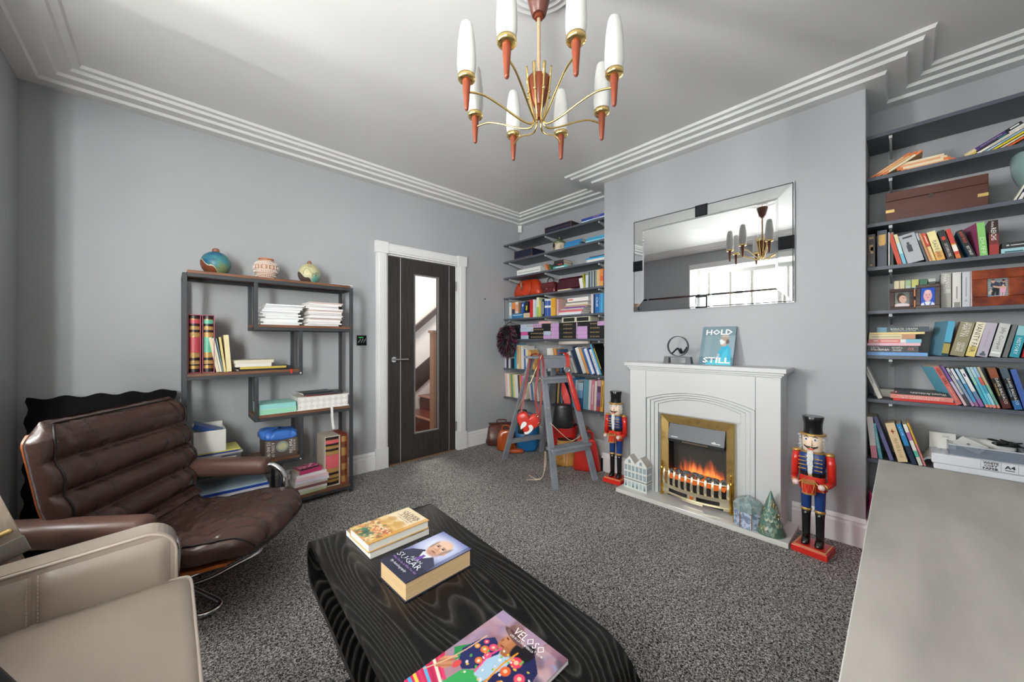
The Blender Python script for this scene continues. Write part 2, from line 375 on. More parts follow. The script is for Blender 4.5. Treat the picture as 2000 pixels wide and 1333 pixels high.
# hallway beyond the door: floor, walls, staircase
hallw = mat('hall_wall_paint', S(225, 220, 216), 0.7)
struct(MB().box(0.5, 5.0, YA+0.12, 4.95, -0.08, 0).build('floor_hall', mat('red_brown_floorboards', S(120, 66, 42), 0.22, mix=(S(84, 40, 24), 3, 0.3, 0.7, (1, 14, 1)))))
struct(MB().box(0.5, 5.0, 4.80, 4.95, 0, 2.7).build('wall_hall', hallw)); struct(MB().box(0.5, 0.6, YA+0.12, 4.8, 0, 2.7).build('wall_hall_end', hallw))
struct(MB().box(4.9, 5.0, YA+0.12, 4.8, 0, 2.7).build('wall_hall_side', hallw))
struct(MB().box(0.5, 5.0, YA+0.12, 4.95, 2.62, 2.7).build('ceiling_hall', ceilm))
stair = thing('staircase', 'staircase with dark red treads seen through the door glass', 'staircase', (2.40, 4.35, 0))
tread = mat('dark_red_stair_paint', S(96, 50, 42), 0.25); nosing = mat('worn_nosing', S(196, 150, 130), 0.4); railm = mat('dark_handrail', S(60, 46, 42), 0.35)
for i in range(9):
    x0 = 0.0 + 0.262*i; z = 0.2*(i+1)
    t = MB(); t.box(x0, x0+0.262, -0.38, 0.43, 0 if i == 0 else z-0.22, z-0.02); o = t.build('riser', tread, stair)
    t = MB(); t.box(x0-0.02, x0+0.262, -0.38, 0.43, z-0.02, z); t.build('tread', tread, stair)
    t = MB(); t.box(x0-0.026, x0-0.02, -0.38, 0.43, z-0.022, z+0.001); t.build('nosing', nosing, stair)
MB().beam((-0.15, 0.44, 0.36), (2.3, 0.44, 2.16), 0.02, 0.26).build('string_board', railm, stair)
b = MB(); b.beam((-0.15, 0.40, 1.10), (2.2, 0.40, 3.0-0.02), 0.05, 0.07); b.build('handrail', railm, stair)
b = MB(); b.box(-0.05, 0.04, -0.46, -0.37, 0, 1.28); b.box(-0.065, 0.055, -0.475, -0.355, 1.28, 1.31); b.build('newel_post', mat('oak_newel', S(150, 116, 92), 0.5), stair)
# ceiling rose
rose = MB(); RC = (1.10, 1.01)
prof = [(0.0,-0.045),(0.045,-0.045),(0.055,-0.036),(0.07,-0.034),(0.085,-0.030),(0.10,-0.034),(0.112,-0.026),(0.122,-0.022),(0.135,-0.026),(0.147,-0.018),(0.158,-0.015),(0.17,-0.018),(0.18,-0.008),(0.188,0.0)]
rose.lathe(prof, 48, c=(RC[0], RC[1], ZC), cap=False); tag(rose.build('ceiling_rose', plaster, auto=25), 'white plaster ceiling rose of concentric rings above the chandelier', 'ceiling rose')
# ------------------------------------------------------------------ generic shapes
def loft(mb, secs, n=24, m=0, caps=True):
    """secs: (centre, axis_a, axis_b, exponent) superellipse rings"""
    vs = []; fs = []
    for c, a, b, e in secs:
        c = Vector(c); a = Vector(a); b = Vector(b)
        for i in range(n):
            t = 2*pi*i/n; ct, st = math.cos(t), math.sin(t)
            vs.append(c + a*(math.copysign(abs(ct)**(2/e), ct)) + b*(math.copysign(abs(st)**(2/e), st)))
    k = len(secs)
    for j in range(k-1):
        for i in range(n): fs.append((j*n+i, j*n+(i+1)%n, (j+1)*n+(i+1)%n, (j+1)*n+i))
    if caps: fs.append(tuple(range(n-1,-1,-1))); fs.append(tuple((k-1)*n+i for i in range(n)))
    return mb.add(vs, fs, m)
def smooth_path(pts, k=6, closed=False):
    pts = [Vector(p) for p in pts]; n = len(pts); out = []
    for i in range(n if closed else n-1):
        p0 = pts[i-1] if (i > 0 or closed) else pts[0]; p1 = pts[i]; p2 = pts[(i+1) % n]; p3 = pts[(i+2) % n] if (i+2 < n or closed) else pts[-1]
        for j in range(k):
            t = j/k
            out.append(0.5*((2*p1)+(p2-p0)*t+(2*p0-5*p1+4*p2-p3)*t*t+(3*p1-p0-3*p2+p3)*t**3))
    if not closed: out.append(pts[-1])
    return out
def strap(mb, pts, w, t, wide, m=0):
    """flat ribbon along pts; wide = direction of its width"""
    pts = [Vector(p) for p in pts]; k = len(pts); wide = Vector(wide).normalized(); vs = []; fs = []
    for i, p in enumerate(pts):
        d = (pts[min(i+1,k-1)]-pts[max(i-1,0)]).normalized(); x = wide - d*wide.dot(d)
        if x.length < 1e-3: x = d.cross(Vector((1,0,0)))
        x.normalize(); y = d.cross(x)
        for sx, sy in ((-1,-1),(1,-1),(1,1),(-1,1)): vs.append(p + x*sx*w/2 + y*sy*t/2)
    for i in range(k-1):
        for j in range(4): fs.append((i*4+j, i*4+(j+1)%4, (i+1)*4+(j+1)%4, (i+1)*4+j))
    fs += [(3,2,1,0), tuple((k-1)*4+j for j in range(4))]
    return mb.add(vs, fs, m)

brass = mat('polished_brass', S(238, 208, 138), 0.24, 1.0)
brassd = mat('aged_brass', S(222, 188, 120), 0.38, 0.9, mix=(S(170, 136, 78), 14, 0.5, 0.8, (1, 1, 1)))
black = mat('matt_black', S(20, 20, 21), 0.5)
# ------------------------------------------------------------------ zigzag bookcase
steel = mat('black_steel_tube', S(54, 56, 60), 0.5)
board = mat('rustic_brown_board', S(134, 92, 66), 0.5, mix=(S(84, 52, 34), 5, 0.3, 0.72, (1, 12, 12)))
bc = thing('zigzag_bookcase', 'open zigzag bookcase of black steel tube with brown wooden boards beside the door', 'bookcase', (0.56, 3.08, 0))
OB = Vector(bc.location)
def bcbox(n, x0, x1, y0, y1, z0, z1, m): MB().box(x0-OB.x, x1-OB.x, y0-OB.y, y1-OB.y, z0, z1).build(n, m, bc, bev=0.0015)
BF, BR, TB = 2.944, 3.215, 0.022
for x in (0.060, 1.034):
    for y in (BF, BR-TB): bcbox('post', x, x+TB, y, y+TB, 0, 1.594, steel)
BL = [(0.060, 1.056, 1.612), (0.415, 1.056, 1.292), (0.060, 0.704, 0.980), (0.418, 1.056, 0.676), (0.060, 0.708, 0.368), (0.557, 1.056, 0.068)]
for x, a, b_ in ((0.415, 1.252, 1.572), (0.682, 0.940, 1.252), (0.418, 0.636, 0.940), (0.686, 0.328, 0.636), (0.557, 0.028, 0.328)):
    for y in (BF, BR-TB): bcbox('upright', x, x+TB, y, y+TB, a, b_, steel)
for x0, x1, z in BL:
    bcbox('shelf_board', x0+0.001 if x0 > .06 else x0+TB, x1-TB-0.001, BF+0.001, BR-0.001, z-0.018, z, board)
    for y in (BF, BR-TB): bcbox('rail', x0+TB, x1-TB, y, y+TB, z-0.040, z-0.018, steel)
    for x in (x0, x1-TB): bcbox('end_rail', x, x+TB, BF+TB, BR-TB, z-0.040, z-0.018, steel)
for p in ((0.69, BF-0.002, 0.951), (0.69, BF-0.002, 0.338)):
    b = MB(); b.lathe([(0.0055, -0.002), (0.0055, 0.002), (0.003, 0.0035)], 10); b.T = None
    o = b.build('bolt_cap', mat('white_cap', S(235,235,235), .4), bc); o.rotation_euler = (pi/2, 0, 0); o.location = Vector(p)-OB

# ------------------------------------------------------------------ black bent-ply coffee table
def wood_black():
    m = bpy.data.materials.new('black_ash_veneer'); m.use_nodes = True; nt = m.node_tree; N = nt.nodes; L = nt.links
    b = N['Principled BSDF']; b.inputs['Roughness'].default_value = 0.30; b.inputs['Specular IOR Level'].default_value = 0.35
    tc = N.new('ShaderNodeTexCoord'); mp = N.new('ShaderNodeMapping'); mp.inputs['Scale'].default_value = (1.15, 0.20, 1)
    nz = N.new('ShaderNodeTexNoise'); nz.inputs['Scale'].default_value = 4.2; nz.inputs['Detail'].default_value = 0.9; nz.inputs['Roughness'].default_value = 0.3
    mul = N.new('ShaderNodeMath'); mul.operation = 'MULTIPLY'; mul.inputs[1].default_value = 46
    fr = N.new('ShaderNodeMath'); fr.operation = 'FRACT'
    r = N.new('ShaderNodeValToRGB'); e = r.color_ramp.elements; e[0].position = 0.0; e[0].color = S(12, 12, 13); e[1].position = 1.0; e[1].color = S(14, 14, 15)
    for p, c in ((0.5, S(16, 16, 17)), (0.66, S(70, 69, 69)), (0.76, S(46, 45, 45))):
        k = r.color_ramp.elements.new(p); k.color = c
    fine = N.new('ShaderNodeTexNoise'); fine.inputs['Scale'].default_value = 60; fine.inputs['Detail'].default_value = 4
    mp2 = N.new('ShaderNodeMapping'); mp2.inputs['Scale'].default_value = (6, 0.5, 6)
    mx = N.new('ShaderNodeMixRGB'); mx.blend_type = 'MULTIPLY'; mx.inputs[0].default_value = 0.8
    rr = N.new('ShaderNodeValToRGB'); rr.color_ramp.elements[0].position = 0.35; rr.color_ramp.elements[0].color = (0.35, 0.35, 0.35, 1); rr.color_ramp.elements[1].position = 0.6; rr.color_ramp.elements[1].color = (1, 1, 1, 1)
    L.new(tc.outputs['Object'], mp.inputs[0]); L.new(mp.outputs[0], nz.inputs['Vector']); L.new(nz.outputs['Fac'], mul.inputs[0]); L.new(mul.outputs[0], fr.inputs[0]); L.new(fr.outputs[0], r.inputs[0])
    L.new(tc.outputs['Object'], mp2.inputs[0]); L.new(mp2.outputs[0], fine.inputs['Vector']); L.new(fine.outputs['Fac'], rr.inputs[0])
    L.new(r.outputs[0], mx.inputs[1]); L.new(rr.outputs[0], mx.inputs[2]); L.new(mx.outputs[0], b.inputs['Base Color'])
    bp = N.new('ShaderNodeBump'); bp.inputs['Strength'].default_value = 0.25; bp.inputs['Distance'].default_value = 0.0012
    L.new(mx.outputs[0], bp.inputs['Height']); L.new(bp.outputs[0], b.inputs['Normal']); return m
TZ = 0.44; TA = math.radians(-3.2)
ct = thing('coffee_table', 'black ash coffee table of bent plywood with rolled ends', 'coffee table', (0.60, 1.0, 0), TA)
prof = [(0.27, 0.012), (-0.46, 0.012)]
zc2 = (TZ+0.0)/2
for i in range(0, 17):
    a = -pi/2 - pi*i/16; prof.append((-0.46+0.150*math.cos(a), 0.226 + 0.214*math.sin(a)))
r1 = 0.0835
for i in range(0, 15):
    a = pi/2 - pi*i/14; prof.append((0.462+r1*math.cos(a), TZ-r1+r1*math.sin(a)))
prof.append((-0.20, TZ-2*r1))
def offset_path(p, t):
    out = []
    for i in range(len(p)):
        a = Vector(p[max(i-1,0)]); c = Vector(p[min(i+1,len(p)-1)]); d = (c-a).normalized(); out.append((p[i][0]+d.y*t, p[i][1]-d.x*t))
    return out
ip = offset_path(prof, 0.022)
b = MB(); n = len(prof); hw = 0.245
vs = [(-hw, y, z) for y, z in prof] + [(hw, y, z) for y, z in prof] + [(-hw, y, z) for y, z in ip] + [(hw, y, z) for y, z in ip]
fs = []
for i in range(n-1): fs += [(i, i+1, n+i+1, n+i), (2*n+i, 3*n+i, 3*n+i+1, 2*n+i+1), (i, 2*n+i, 2*n+i+1, i+1), (n+i, n+i+1, 3*n+i+1, 3*n+i)]
fs += [(0, n, 3*n, 2*n), (n-1, 3*n-1, 4*n-1, 2*n-1)]
b.add(vs, fs); b.build('bent_ply_sheet', wood_black(), ct, auto=35)
b = MB(); b.box(-0.10, 0.10, -0.18, 0.26, 0.034, TZ-2*r1); b.build('support_block', mat('black_support', S(24,24,24), .5), ct)

# ------------------------------------------------------------------ grey desk
dk = thing('desk', 'grey stone-effect desk with a thin pale edge below the near alcove shelves', 'desk', (1.10, -0.36, 0))
conc = mat('grey_stone_laminate', S(182, 178, 172), 0.42, mix=(S(158, 154, 149), 3.0, 0.35, 0.7, (1, 3.5, 1)), bump=(30, 0.05, 0.001))
MB().box(-0.80, 0.78, -0.42, 0.412, 0.726, 0.75).build('desk_top', conc, dk)
b = MB(); b.box(-0.80, 0.78, 0.412, 0.4135, 0.726, 0.75); b.box(0.78, 0.7815, -0.42, 0.4135, 0.726, 0.75); b.build('edge_band', mat('pale_edge_band', S(206, 204, 200), 0.5), dk)
for x in (-0.77, 0.72):
    MB().box(x, x+0.03, -0.38, 0.36, 0, 0.726).build('side_panel', mat('grey_laminate_leg', S(120, 118, 115), .5), dk)
MB().box(-0.74, 0.72, -0.36, -0.34, 0.35, 0.726).build('modesty_panel', mat('grey_laminate_leg', S(120, 118, 115), .5), dk)

# ------------------------------------------------------------------ taupe leather sofa
taupe = mat('taupe_leather', S(176, 162, 151), 0.33, bump=(240, 0.22, 0.0012), mix=(S(164, 150, 139), 2.5, 0.3, 0.7, (1,1,1)))
pip = mat('taupe_piping', S(196, 182, 171), 0.4)
sf = thing('sofa', 'taupe leather two-seat sofa with piped cushions under the window', 'sofa', (-0.25, 0.92, 0))
OS = Vector(sf.location)
def arm_prof(x0, x1, z0, zb, zf, r=0.07):
    p = [(x0, z0), (x1, z0)]
    for i in range(9):
        a = i*pi/2/8; p.append((x1-r+r*math.cos(a), zf-r+r*math.sin(a)))
    p += [(x0, zb)]
    return p
for sd, (ya, yb) in enumerate(((1.55, 1.628), (0.13, 0.208))):
    ap = arm_prof(-0.55, 0.020, 0.09, 0.572, 0.603)
    b = MB(); b.prism(ap, lambda x, z, h: (x-OS.x, h-OS.y, z), ya, yb); b.build('arm', taupe, sf, bev=0.012)
    yi = ya if sd == 0 else yb; sg = -1 if sd == 0 else 1
    ed = arm_prof(-0.55, 0.018, 0.30, 0.568, 0.598)[1:]
    b = MB(); b.tube([(x-OS.x, yi+sg*0.001-OS.y, z-0.002) for x, z in ed], 0.004, 8); b.build('piping', pip, sf, smooth=True)
    b = MB()
    for x0, x1 in ((-0.545, -0.26), (-0.254, 0.004)):
        def fn(u, v, x0=x0, x1=x1):
            x = x0+(x1-x0)*u; top = 0.560+0.030*(x+0.55)/0.57 - 0.010
            z = 0.30+(top-0.30)*v; e = min(u, 1-u)/0.10; e2 = min(v, 1-v)/0.12
            q = math.sqrt(max(0, 1-(1-min(1, e))**2))*math.sqrt(max(0, 1-(1-min(1, e2))**2))
            return (x-OS.x, yi+sg*(0.001+0.014*q)-OS.y, z)
        b.grid(fn, 18, 14)
    b.build('arm_panel', taupe, sf, smooth=True)
    b = MB()
    for k in range(24):
        z = 0.32+k*0.0105
        for xx in (-0.266, -0.248): b.tube([(xx-OS.x, yi+sg*0.013-OS.y, z), (xx-OS.x, yi+sg*0.013-OS.y, z+0.007)], 0.0012, 5)
    o = b.build('stitching', pip, sf); o['kind'] = 'stuff'
MB().box(-0.55-OS.x, -0.36-OS.x, 0.208-OS.y, 1.55-OS.y, 0.09, 0.74).build('back_rest', taupe, sf, bev=0.03)
MB().box(-0.36-OS.x, 0.02-OS.x, 0.208-OS.y, 1.55-OS.y, 0.09, 0.29).build('base', taupe, sf, bev=0.01)
for y0, y1 in ((0.882, 1.548), (0.21, 0.878)):
    b = MB(); cxm = (-0.355+0.052)/2; hx = 0.2035; cy = (y0+y1)/2; hy = (y1-y0)/2
    def ring(z, k, e): return ((cxm-OS.x, cy-OS.y, z), (hx*k, 0, 0), (0, hy*k, 0), e)
    secs = [ring(0.293, .96, 14), ring(0.30, 0.99, 16), ring(0.36, 1.0, 18), ring(0.425, 1.0, 18), ring(0.437, 0.992, 16), ring(0.446, 0.955, 12), ring(0.451, 0.86, 8), ring(0.455, 0.6, 5), ring(0.457, 0.3, 3)]
    loft(b, secs, 64); b.build('seat_cushion', taupe, sf, auto=60)
    b = MB()
    for z in (0.437, 0.30):
        pts = []
        for i in range(64):
            t = 2*pi*i/64; ctt, st = math.cos(t), math.sin(t); e = 18
            pts.append((cxm-OS.x+hx*math.copysign(abs(ctt)**(2/e), ctt), cy-OS.y+hy*math.copysign(abs(st)**(2/e), st), z))
        b.tube(pts, 0.0042, 8, closed=True)
    b.build('piping', pip, sf, smooth=True)
b = MB()
for x in (-0.5, -0.02):
    for y in (0.2, 1.55): b.lathe([(0.015, 0), (0.022, 0.09)], 12, c=(x-OS.x, y-OS.y, 0))
b.build('foot', black, sf)
# dark patterned cushion in the sofa corner
def floral():
    m = bpy.data.materials.new('dark_floral_velvet'); m.use_nodes = True; nt = m.node_tree; N = nt.nodes; L = nt.links
    b = N['Principled BSDF']; b.inputs['Roughness'].default_value = 0.8
    tc = N.new('ShaderNodeTexCoord'); vo = N.new('ShaderNodeTexVoronoi'); vo.inputs['Scale'].default_value = 9; vo.inputs['Randomness'].default_value = 1
    r = N.new('ShaderNodeValToRGB'); e = r.color_ramp.elements; e[0].position = 0.0; e[0].color = S(190, 150, 96); e[1].position = 1.0; e[1].color = S(18, 20, 26)
    for p, c in ((0.12, S(196, 196, 180)), (0.22, S(96, 130, 140)), (0.36, S(32, 58, 72)), (0.46, S(18, 20, 28))):
        k = e.new(p); k.color = c
    nz = N.new('ShaderNodeTexNoise'); nz.inputs['Scale'].default_value = 7
    mixv = N.new('ShaderNodeMixRGB'); mixv.inputs[0].default_value = 0.2
    L.new(tc.outputs['Object'], nz.inputs['Vector']); L.new(tc.outputs['Object'], mixv.inputs[1]); L.new(nz.outputs['Color'], mixv.inputs[2]); L.new(mixv.outputs[0], vo.inputs['Vector'])
    L.new(vo.outputs['Distance'], r.inputs[0]); L.new(r.outputs[0], b.inputs['Base Color']); return m
b = MB()
def cus(u, v):
    a = u*2*pi; r = v
    return None
secs = []
for i in range(13):
    t = -1+2*i/12; k = math.sqrt(max(0.0, 1-abs(t)**2.4)); secs.append(((t*0.075, 0, 0), (0, 0.19*(0.55+0.45*k), 0), (0, 0, 0.17*(0.55+0.45*k)), 5-1.5*abs(t)))
loft(b, secs, 40)
cu = b.build('scatter_cushion', floral(), smooth=True)
tag(cu, 'dark floral scatter cushion propped in the sofa corner', 'cushion'); cu.location = (-0.232, 0.835, 0.615); cu.rotation_euler = (0, math.radians(-24), math.radians(6))

# ------------------------------------------------------------------ brown leather lounge chair
brown = mat('dark_brown_leather', S(78, 55, 50), 0.27, bump=(34, 0.5, 0.006), mix=(S(70, 49, 44), 3, 0.3, 0.7, (1,1,1)))
brownl = mat('dark_brown_arm_leather', S(96, 70, 61), 0.36, bump=(200, 0.1, 0.001))
seam = mat('dark_seam', S(26, 18, 17), 0.5)
bent = mat('orange_bentwood', S(176, 96, 44), 0.35, mix=(S(150, 76, 32), 6, .3, .7, (1, 1, 8)))
HD = math.radians(-34)
ch = thing('lounge_chair', 'brown channel-tufted leather lounge chair on a chrome base by the bookcase', 'armchair', (0.30, 1.93, 0), HD)
# centre line (x forward, z up), front of seat to top of back, with half width and half thickness
CLN = smooth_path([(0.045, 0, 0.352), (0.0, 0, 0.384), (-0.12, 0, 0.376), (-0.27, 0, 0.352), (-0.40, 0, 0.350), (-0.468, 0, 0.415), (-0.512, 0, 0.55), (-0.552, 0, 0.70), (-0.585, 0, 0.82), (-0.605, 0, 0.895)], 16)
NC = len(CLN)
def cw(s):
    k = [(0, .225), (.05, .262), (.14, .285), (.4, .285), (.5, .29), (.75, .335), (.93, .335), (1.0, .292)]
    for (a, x), (b_, y) in zip(k, k[1:]):
        if s <= b_:
            t = (s-a)/(b_-a); t = t*t*(3-2*t); return x+(y-x)*t
    return k[-1][1]
NR = 110
cs = [0.0]
for i in range(1, NC): cs.append(cs[-1]+(CLN[i]-CLN[i-1]).length)
rolls = [0.0, 0.56, 0.655, 0.755, 0.86, 1.0]
b = MB(); vs = []
def cush_point(i, a, lift=0.0):
    s = cs[i]/cs[-1]; d = (CLN[min(i+1,NC-1)]-CLN[max(i-1,0)]).normalized(); nrm = Vector((d.z, 0, -d.x))
    if nrm.x < 0 and nrm.z < 0: nrm = -nrm
    if nrm.z < 0 and abs(nrm.z) > abs(nrm.x): nrm = -nrm
    nrm = nrm if (nrm.x > 0 or nrm.z > 0.5) else -nrm
    end = min(s/0.05, (1-s)/0.09, 1.0); th = (0.070 if s > 0.5 else 0.060)*math.sqrt(max(0.02, 1-(1-end)**2))
    ca, sa = math.cos(a), math.sin(a); e = 3.2
    x = math.copysign(abs(ca)**(2/e), ca); y = math.copysign(abs(sa)**(2/e), sa)
    W = cw(s); t = th
    if sa > 0:
        ch_ = 0
        for r0, r1_ in zip(rolls, rolls[1:]):
            if r0 <= s <= r1_:
                q = (s-r0)/(r1_-r0); ch_ = (abs(math.sin(pi*q))**0.42) if s > 0.54 else (min(1, (1-q)*8)**0.5)
        t = th*(0.36+0.76*ch_) if s > 0.5 else th*(0.8+0.25*ch_)
        # seat creases fanning diagonally
        if s < 0.54:
            cr = abs(math.sin(17*(-x*W*1.1+0.9*cs[i]+0.05*mnoise.noise(Vector((x*3, cs[i]*5, 0)))))); t += 0.016*(min(1, cr*2.2)-0.6)*abs(sa)*min(1, (0.54-s)*9)
        wq = Vector((x*W*17+0.6*math.sin(cs[i]*7), cs[i]*(5 if s > .5 else 16), 3.1)); wr = (1-abs(mnoise.noise(wq))*2.6)**3 if abs(mnoise.noise(wq)) < .38 else 0
        t += (wr*0.011 + mnoise.noise(wq*2.3)*0.006)*abs(sa)
        t *= 1-0.10*abs(x)**6
    p = CLN[i] + Vector((0, W*x + 0.03*max(0, (s-0.5)*2), 0)) + nrm*(t*y + lift)
    # the whole back is dished slightly
    p += nrm*(0.030*(x*x) if s > 0.5 else 0.012*x*x)
    # the seat front bows forward at its middle
    if s < 0.2: p += Vector((0.055*(1-x*x)*(1-s/0.2), 0, 0))
    return p
for i in range(NC):
    for j in range(NR): vs.append(cush_point(i, 2*pi*j/NR))
fs = []
for i in range(NC-1):
    for j in range(NR): fs.append((i*NR+j, i*NR+(j+1)%NR, (i+1)*NR+(j+1)%NR, (i+1)*NR+j))
fs += [tuple(range(NR)), tuple((NC-1)*NR+j for j in range(NR))]
b.add(vs, fs); b.build('leather_cushion', brown, ch, smooth=True, sub=1)
b = MB()
for sg in (0.50, pi-0.50):
    b.tube([cush_point(i, sg, 0.003) for i in range(3, NC-4, 3)], 0.0035, 6)
b.tube([cush_point(4, a, 0.003) for a in [0.5+(pi-1.0)*k/20 for k in range(21)]], 0.0035, 6)
b.tube([cush_point(NC-6, a, 0.003) for a in [0.5+(pi-1.0)*k/20 for k in range(21)]], 0.0035, 6)
b.build('piping', seam, ch, smooth=True)
# bentwood shell under and behind the cushion
b = MB(); vs = []; wn = 14
idx = list(range(5, NC-9, 2))
for t in (0, 1):
    for i in idx:
        s = cs[i]/cs[-1]
        for j in range(wn):
            x = -1+2*j/(wn-1); d = (CLN[min(i+1,NC-1)]-CLN[max(i-1,0)]).normalized(); nrm = Vector((-d.z, 0, d.x))
            if nrm.x > 0.5 or nrm.z > 0.3: nrm = -nrm
            off = (0.030 if s > .5 else 0.048)+0.012*t - 0.030*x*x*(1 if s > .5 else .4)
            p = CLN[i] + nrm*off + Vector((0, (cw(s)-0.012)*x + 0.03*max(0, (s-0.5)*2), 0)); vs.append(p)
ni = len(idx); fs = []
for t in (0, 1):
    for i in range(ni-1):
        for j in range(wn-1):
            q = t*ni*wn; fs.append((q+i*wn+j, q+i*wn+j+1, q+(i+1)*wn+j+1, q+(i+1)*wn+j))
h = ni*wn
for i in range(ni-1):
    for j in (0, wn-1): fs.append((i*wn+j, (i+1)*wn+j, h+(i+1)*wn+j, h+i*wn+j))
for j in range(wn-1):
    for i in (0, ni-1): fs.append((i*wn+j, i*wn+j+1, h+i*wn+j+1, h+i*wn+j))
b.add(vs, fs); b.build('bentwood_shell', bent, ch, auto=40)
for sg in (1, -1):
    y = 0.318*sg; b = MB(); dx = 0.0 if sg > 0 else -0.085; b.T = Matrix.Translation((dx, 0, 0))
    secs = []
    for x, k in ((-0.575, .55), (-0.568, .85), (-0.55, 1.0), (-0.34, 1.0), (-0.145, 0.97), (-0.125, .86), (-0.117, .6)):
        secs.append(((x, y, 0.535-0.02*(x+.3)), (0, 0.050*k, 0), (0, 0, 0.044*k), 2.6))
    loft(b, secs, 28); b.build('arm_pad', brownl, ch, smooth=True)
    b = MB(); b.T = Matrix.Translation((dx, 0, 0)); pth = smooth_path([(-0.62, y*1.0, 0.30), (-0.61, y, 0.44), (-0.555, y, 0.53), (-0.30, y, 0.537), (-0.14, y, 0.535), (-0.085, y, 0.525), (-0.045, y, 0.48), (-0.04, y*0.98, 0.42), (-0.06, y*.95, 0.33), (-0.10, y*.8, 0.29), (-0.3, y*.62, 0.27)], 6)
    b.tube(pth, 0.014, 12); b.build('chrome_arm_tube', chrome, ch, smooth=True)
KS = 1.118
for o_ in ch.children: o_.data.transform(Matrix.Translation((0, 0, 1.18*(1-KS))) @ Matrix.Scale(KS, 4))
ch.location = (0.3354, 2.158, 0)
cb0 = Vector((-0.352, -0.047, 0))
b = MB(); b.lathe([(0.034, 0.03), (0.034, 0.17), (0.10, 0.18), (0.10, 0.192)], 20, c=cb0); b.build('pedestal', chrome, ch, auto=40)
b = MB()
for k in range(4):
    a = math.radians(57+90*k); R_ = 0.385 if k % 2 == 0 else 0.31
    ux = Vector((math.cos(a), math.sin(a), 0)); uy = Vector((-math.sin(a), math.cos(a), 0)); c0 = cb0+Vector((0, 0, 0.016))
    pts = [c0+uy*0.03+Vector((0,0,.02))]+[c0+ux*R_*t+uy*0.045 for t in (0.3, 0.6, 0.85)]
    pts += [c0+ux*(R_*0.96)+uy*0.035, c0+ux*R_, c0+ux*(R_*0.96)-uy*0.035] + [c0+ux*R_*t-uy*0.045 for t in (0.85, 0.6, 0.3)] + [c0-uy*0.03+Vector((0,0,.02))]
    b.tube(smooth_path(pts, 4), 0.012, 10)
b.build('chrome_base', chrome, ch, smooth=True)

# ------------------------------------------------------------------ wavy black panel leaning behind the chair
b = MB(); pl = []
hw_, hh = 0.295, 0.885
for i in range(41): pl.append((-hw_+2*hw_*i/40, hh-0.008+0.008*math.cos(i*pi/40*2*4.5)))
for i in range(1, 41): pl.append((hw_+0.007*math.sin(i*1.15), hh-hh*i/40))
pl.append((-hw_, 0))
for i in range(1, 40): pl.append((-hw_-0.007*math.sin(i*1.15), hh*i/40))
b.prism(pl, lambda x, z, h: (x, h, z), 0, 0.028)
wv = b.build('wavy_panel', mat('black_panel', S(7, 7, 8), 0.7, spec=0.15))
tag(wv, 'black panel with scalloped wavy edges leaning on the wall behind the lounge chair', 'panel'); wv.location = (-0.262, 3.085, 0.0); wv.rotation_euler = (math.radians(-9.0), 0, 0)

# ------------------------------------------------------------------ wooden tripod easel at the far left
ash = mat('pale_ash_wood', S(172, 156, 142), 0.5, mix=(S(146, 130, 116), 8, .3, .7, (12, 12, 1)))
ea = thing('wooden_tripod', 'pale wooden tripod leg with metal end cap and brass wing screw behind the sofa arm', 'tripod', (-0.27, 1.78, 0))
OE = Vector(ea.location)
p0 = Vector((-0.485, 1.80, 1.02))-OE; p1 = Vector((-0.335, 1.755, 0.555))-OE; dn = (p1-p0).normalized()
b = MB(); b.beam(p0, p1-dn*0.045, 0.072, 0.05, up=(0.4, -1, 0)); b.build('upper_leg', ash, ea, bev=0.003)
b = MB(); b.beam(p1-dn*0.048, p1, 0.077, 0.055, up=(0.4, -1, 0)); b.build('end_cap', mat('brushed_nickel', S(150, 145, 135), .3, 1), ea, bev=0.002)
b = MB(); b.beam(p1, Vector((-0.16, 1.72, 0.0))-OE, 0.045, 0.025, up=(0.4, -1, 0)); b.build('lower_leg', ash, ea)
fr_ = Vector((0.35, -1, 0.05)).normalized()
b = MB(); b.tube([p0+fr_*0.032, p1-dn*0.10+fr_*0.032], 0.006, 8); b.build('slide_rod', chrome, ea)
b = MB(); c0 = p1-dn*0.085+fr_*0.034; sdv = dn.cross(fr_)
b.tube([c0, c0+fr_*0.014], 0.009, 10); loft(b, [(c0+fr_*0.014+sdv*t, fr_*0.006*k, dn*0.008*k, 2) for t, k in ((-.026, .5), (-.018, 1), (0, .8), (.018, 1), (.026, .5))], 10); b.build('wing_screw', brass, ea, smooth=True)
b = MB(); b.beam(Vector((-0.46, 1.84, 1.05))-OE, Vector((-0.47, 2.20, 0.0))-OE, 0.045, 0.03); b.beam(Vector((-0.47, 1.80, 1.05))-OE, Vector((-0.53, 1.70, 0.0))-OE, 0.045, 0.03); b.build('rear_leg', ash, ea)
b = MB(); b.box(-0.54-OE.x, -0.44-OE.x, 1.77-OE.y, 1.87-OE.y, 1.02, 1.09); b.build('head_block', ash, ea, bev=.004)
# ------------------------------------------------------------------ fireplace surround
FC = 0.985
fw = mat('white_painted_surround', S(206, 206, 208), 0.4)
fs_ = thing('fireplace_surround', 'white fireplace surround with a stepped arch and mantel shelf', 'fireplace', (2.78, FC, 0))
OF = Vector(fs_.location)
def fpoly(name, pts, x0, x1, m=None, bev=0):
    b = MB(); b.prism(pts, lambda y, z, h: (h-OF.x, y-OF.y, z), x0, x1); return b.build(name, m or fw, fs_, bev=bev)
def arch(a, zs, za, n=20, z0=0.03):
    R_ = (a*a+(za-zs)**2)/(2*(za-zs)); c = za-R_; th = math.asin(a/R_)
    return [(FC+R_*math.sin(-th+2*th*i/n), c+R_*math.cos(-th+2*th*i/n)) for i in range(n+1)]
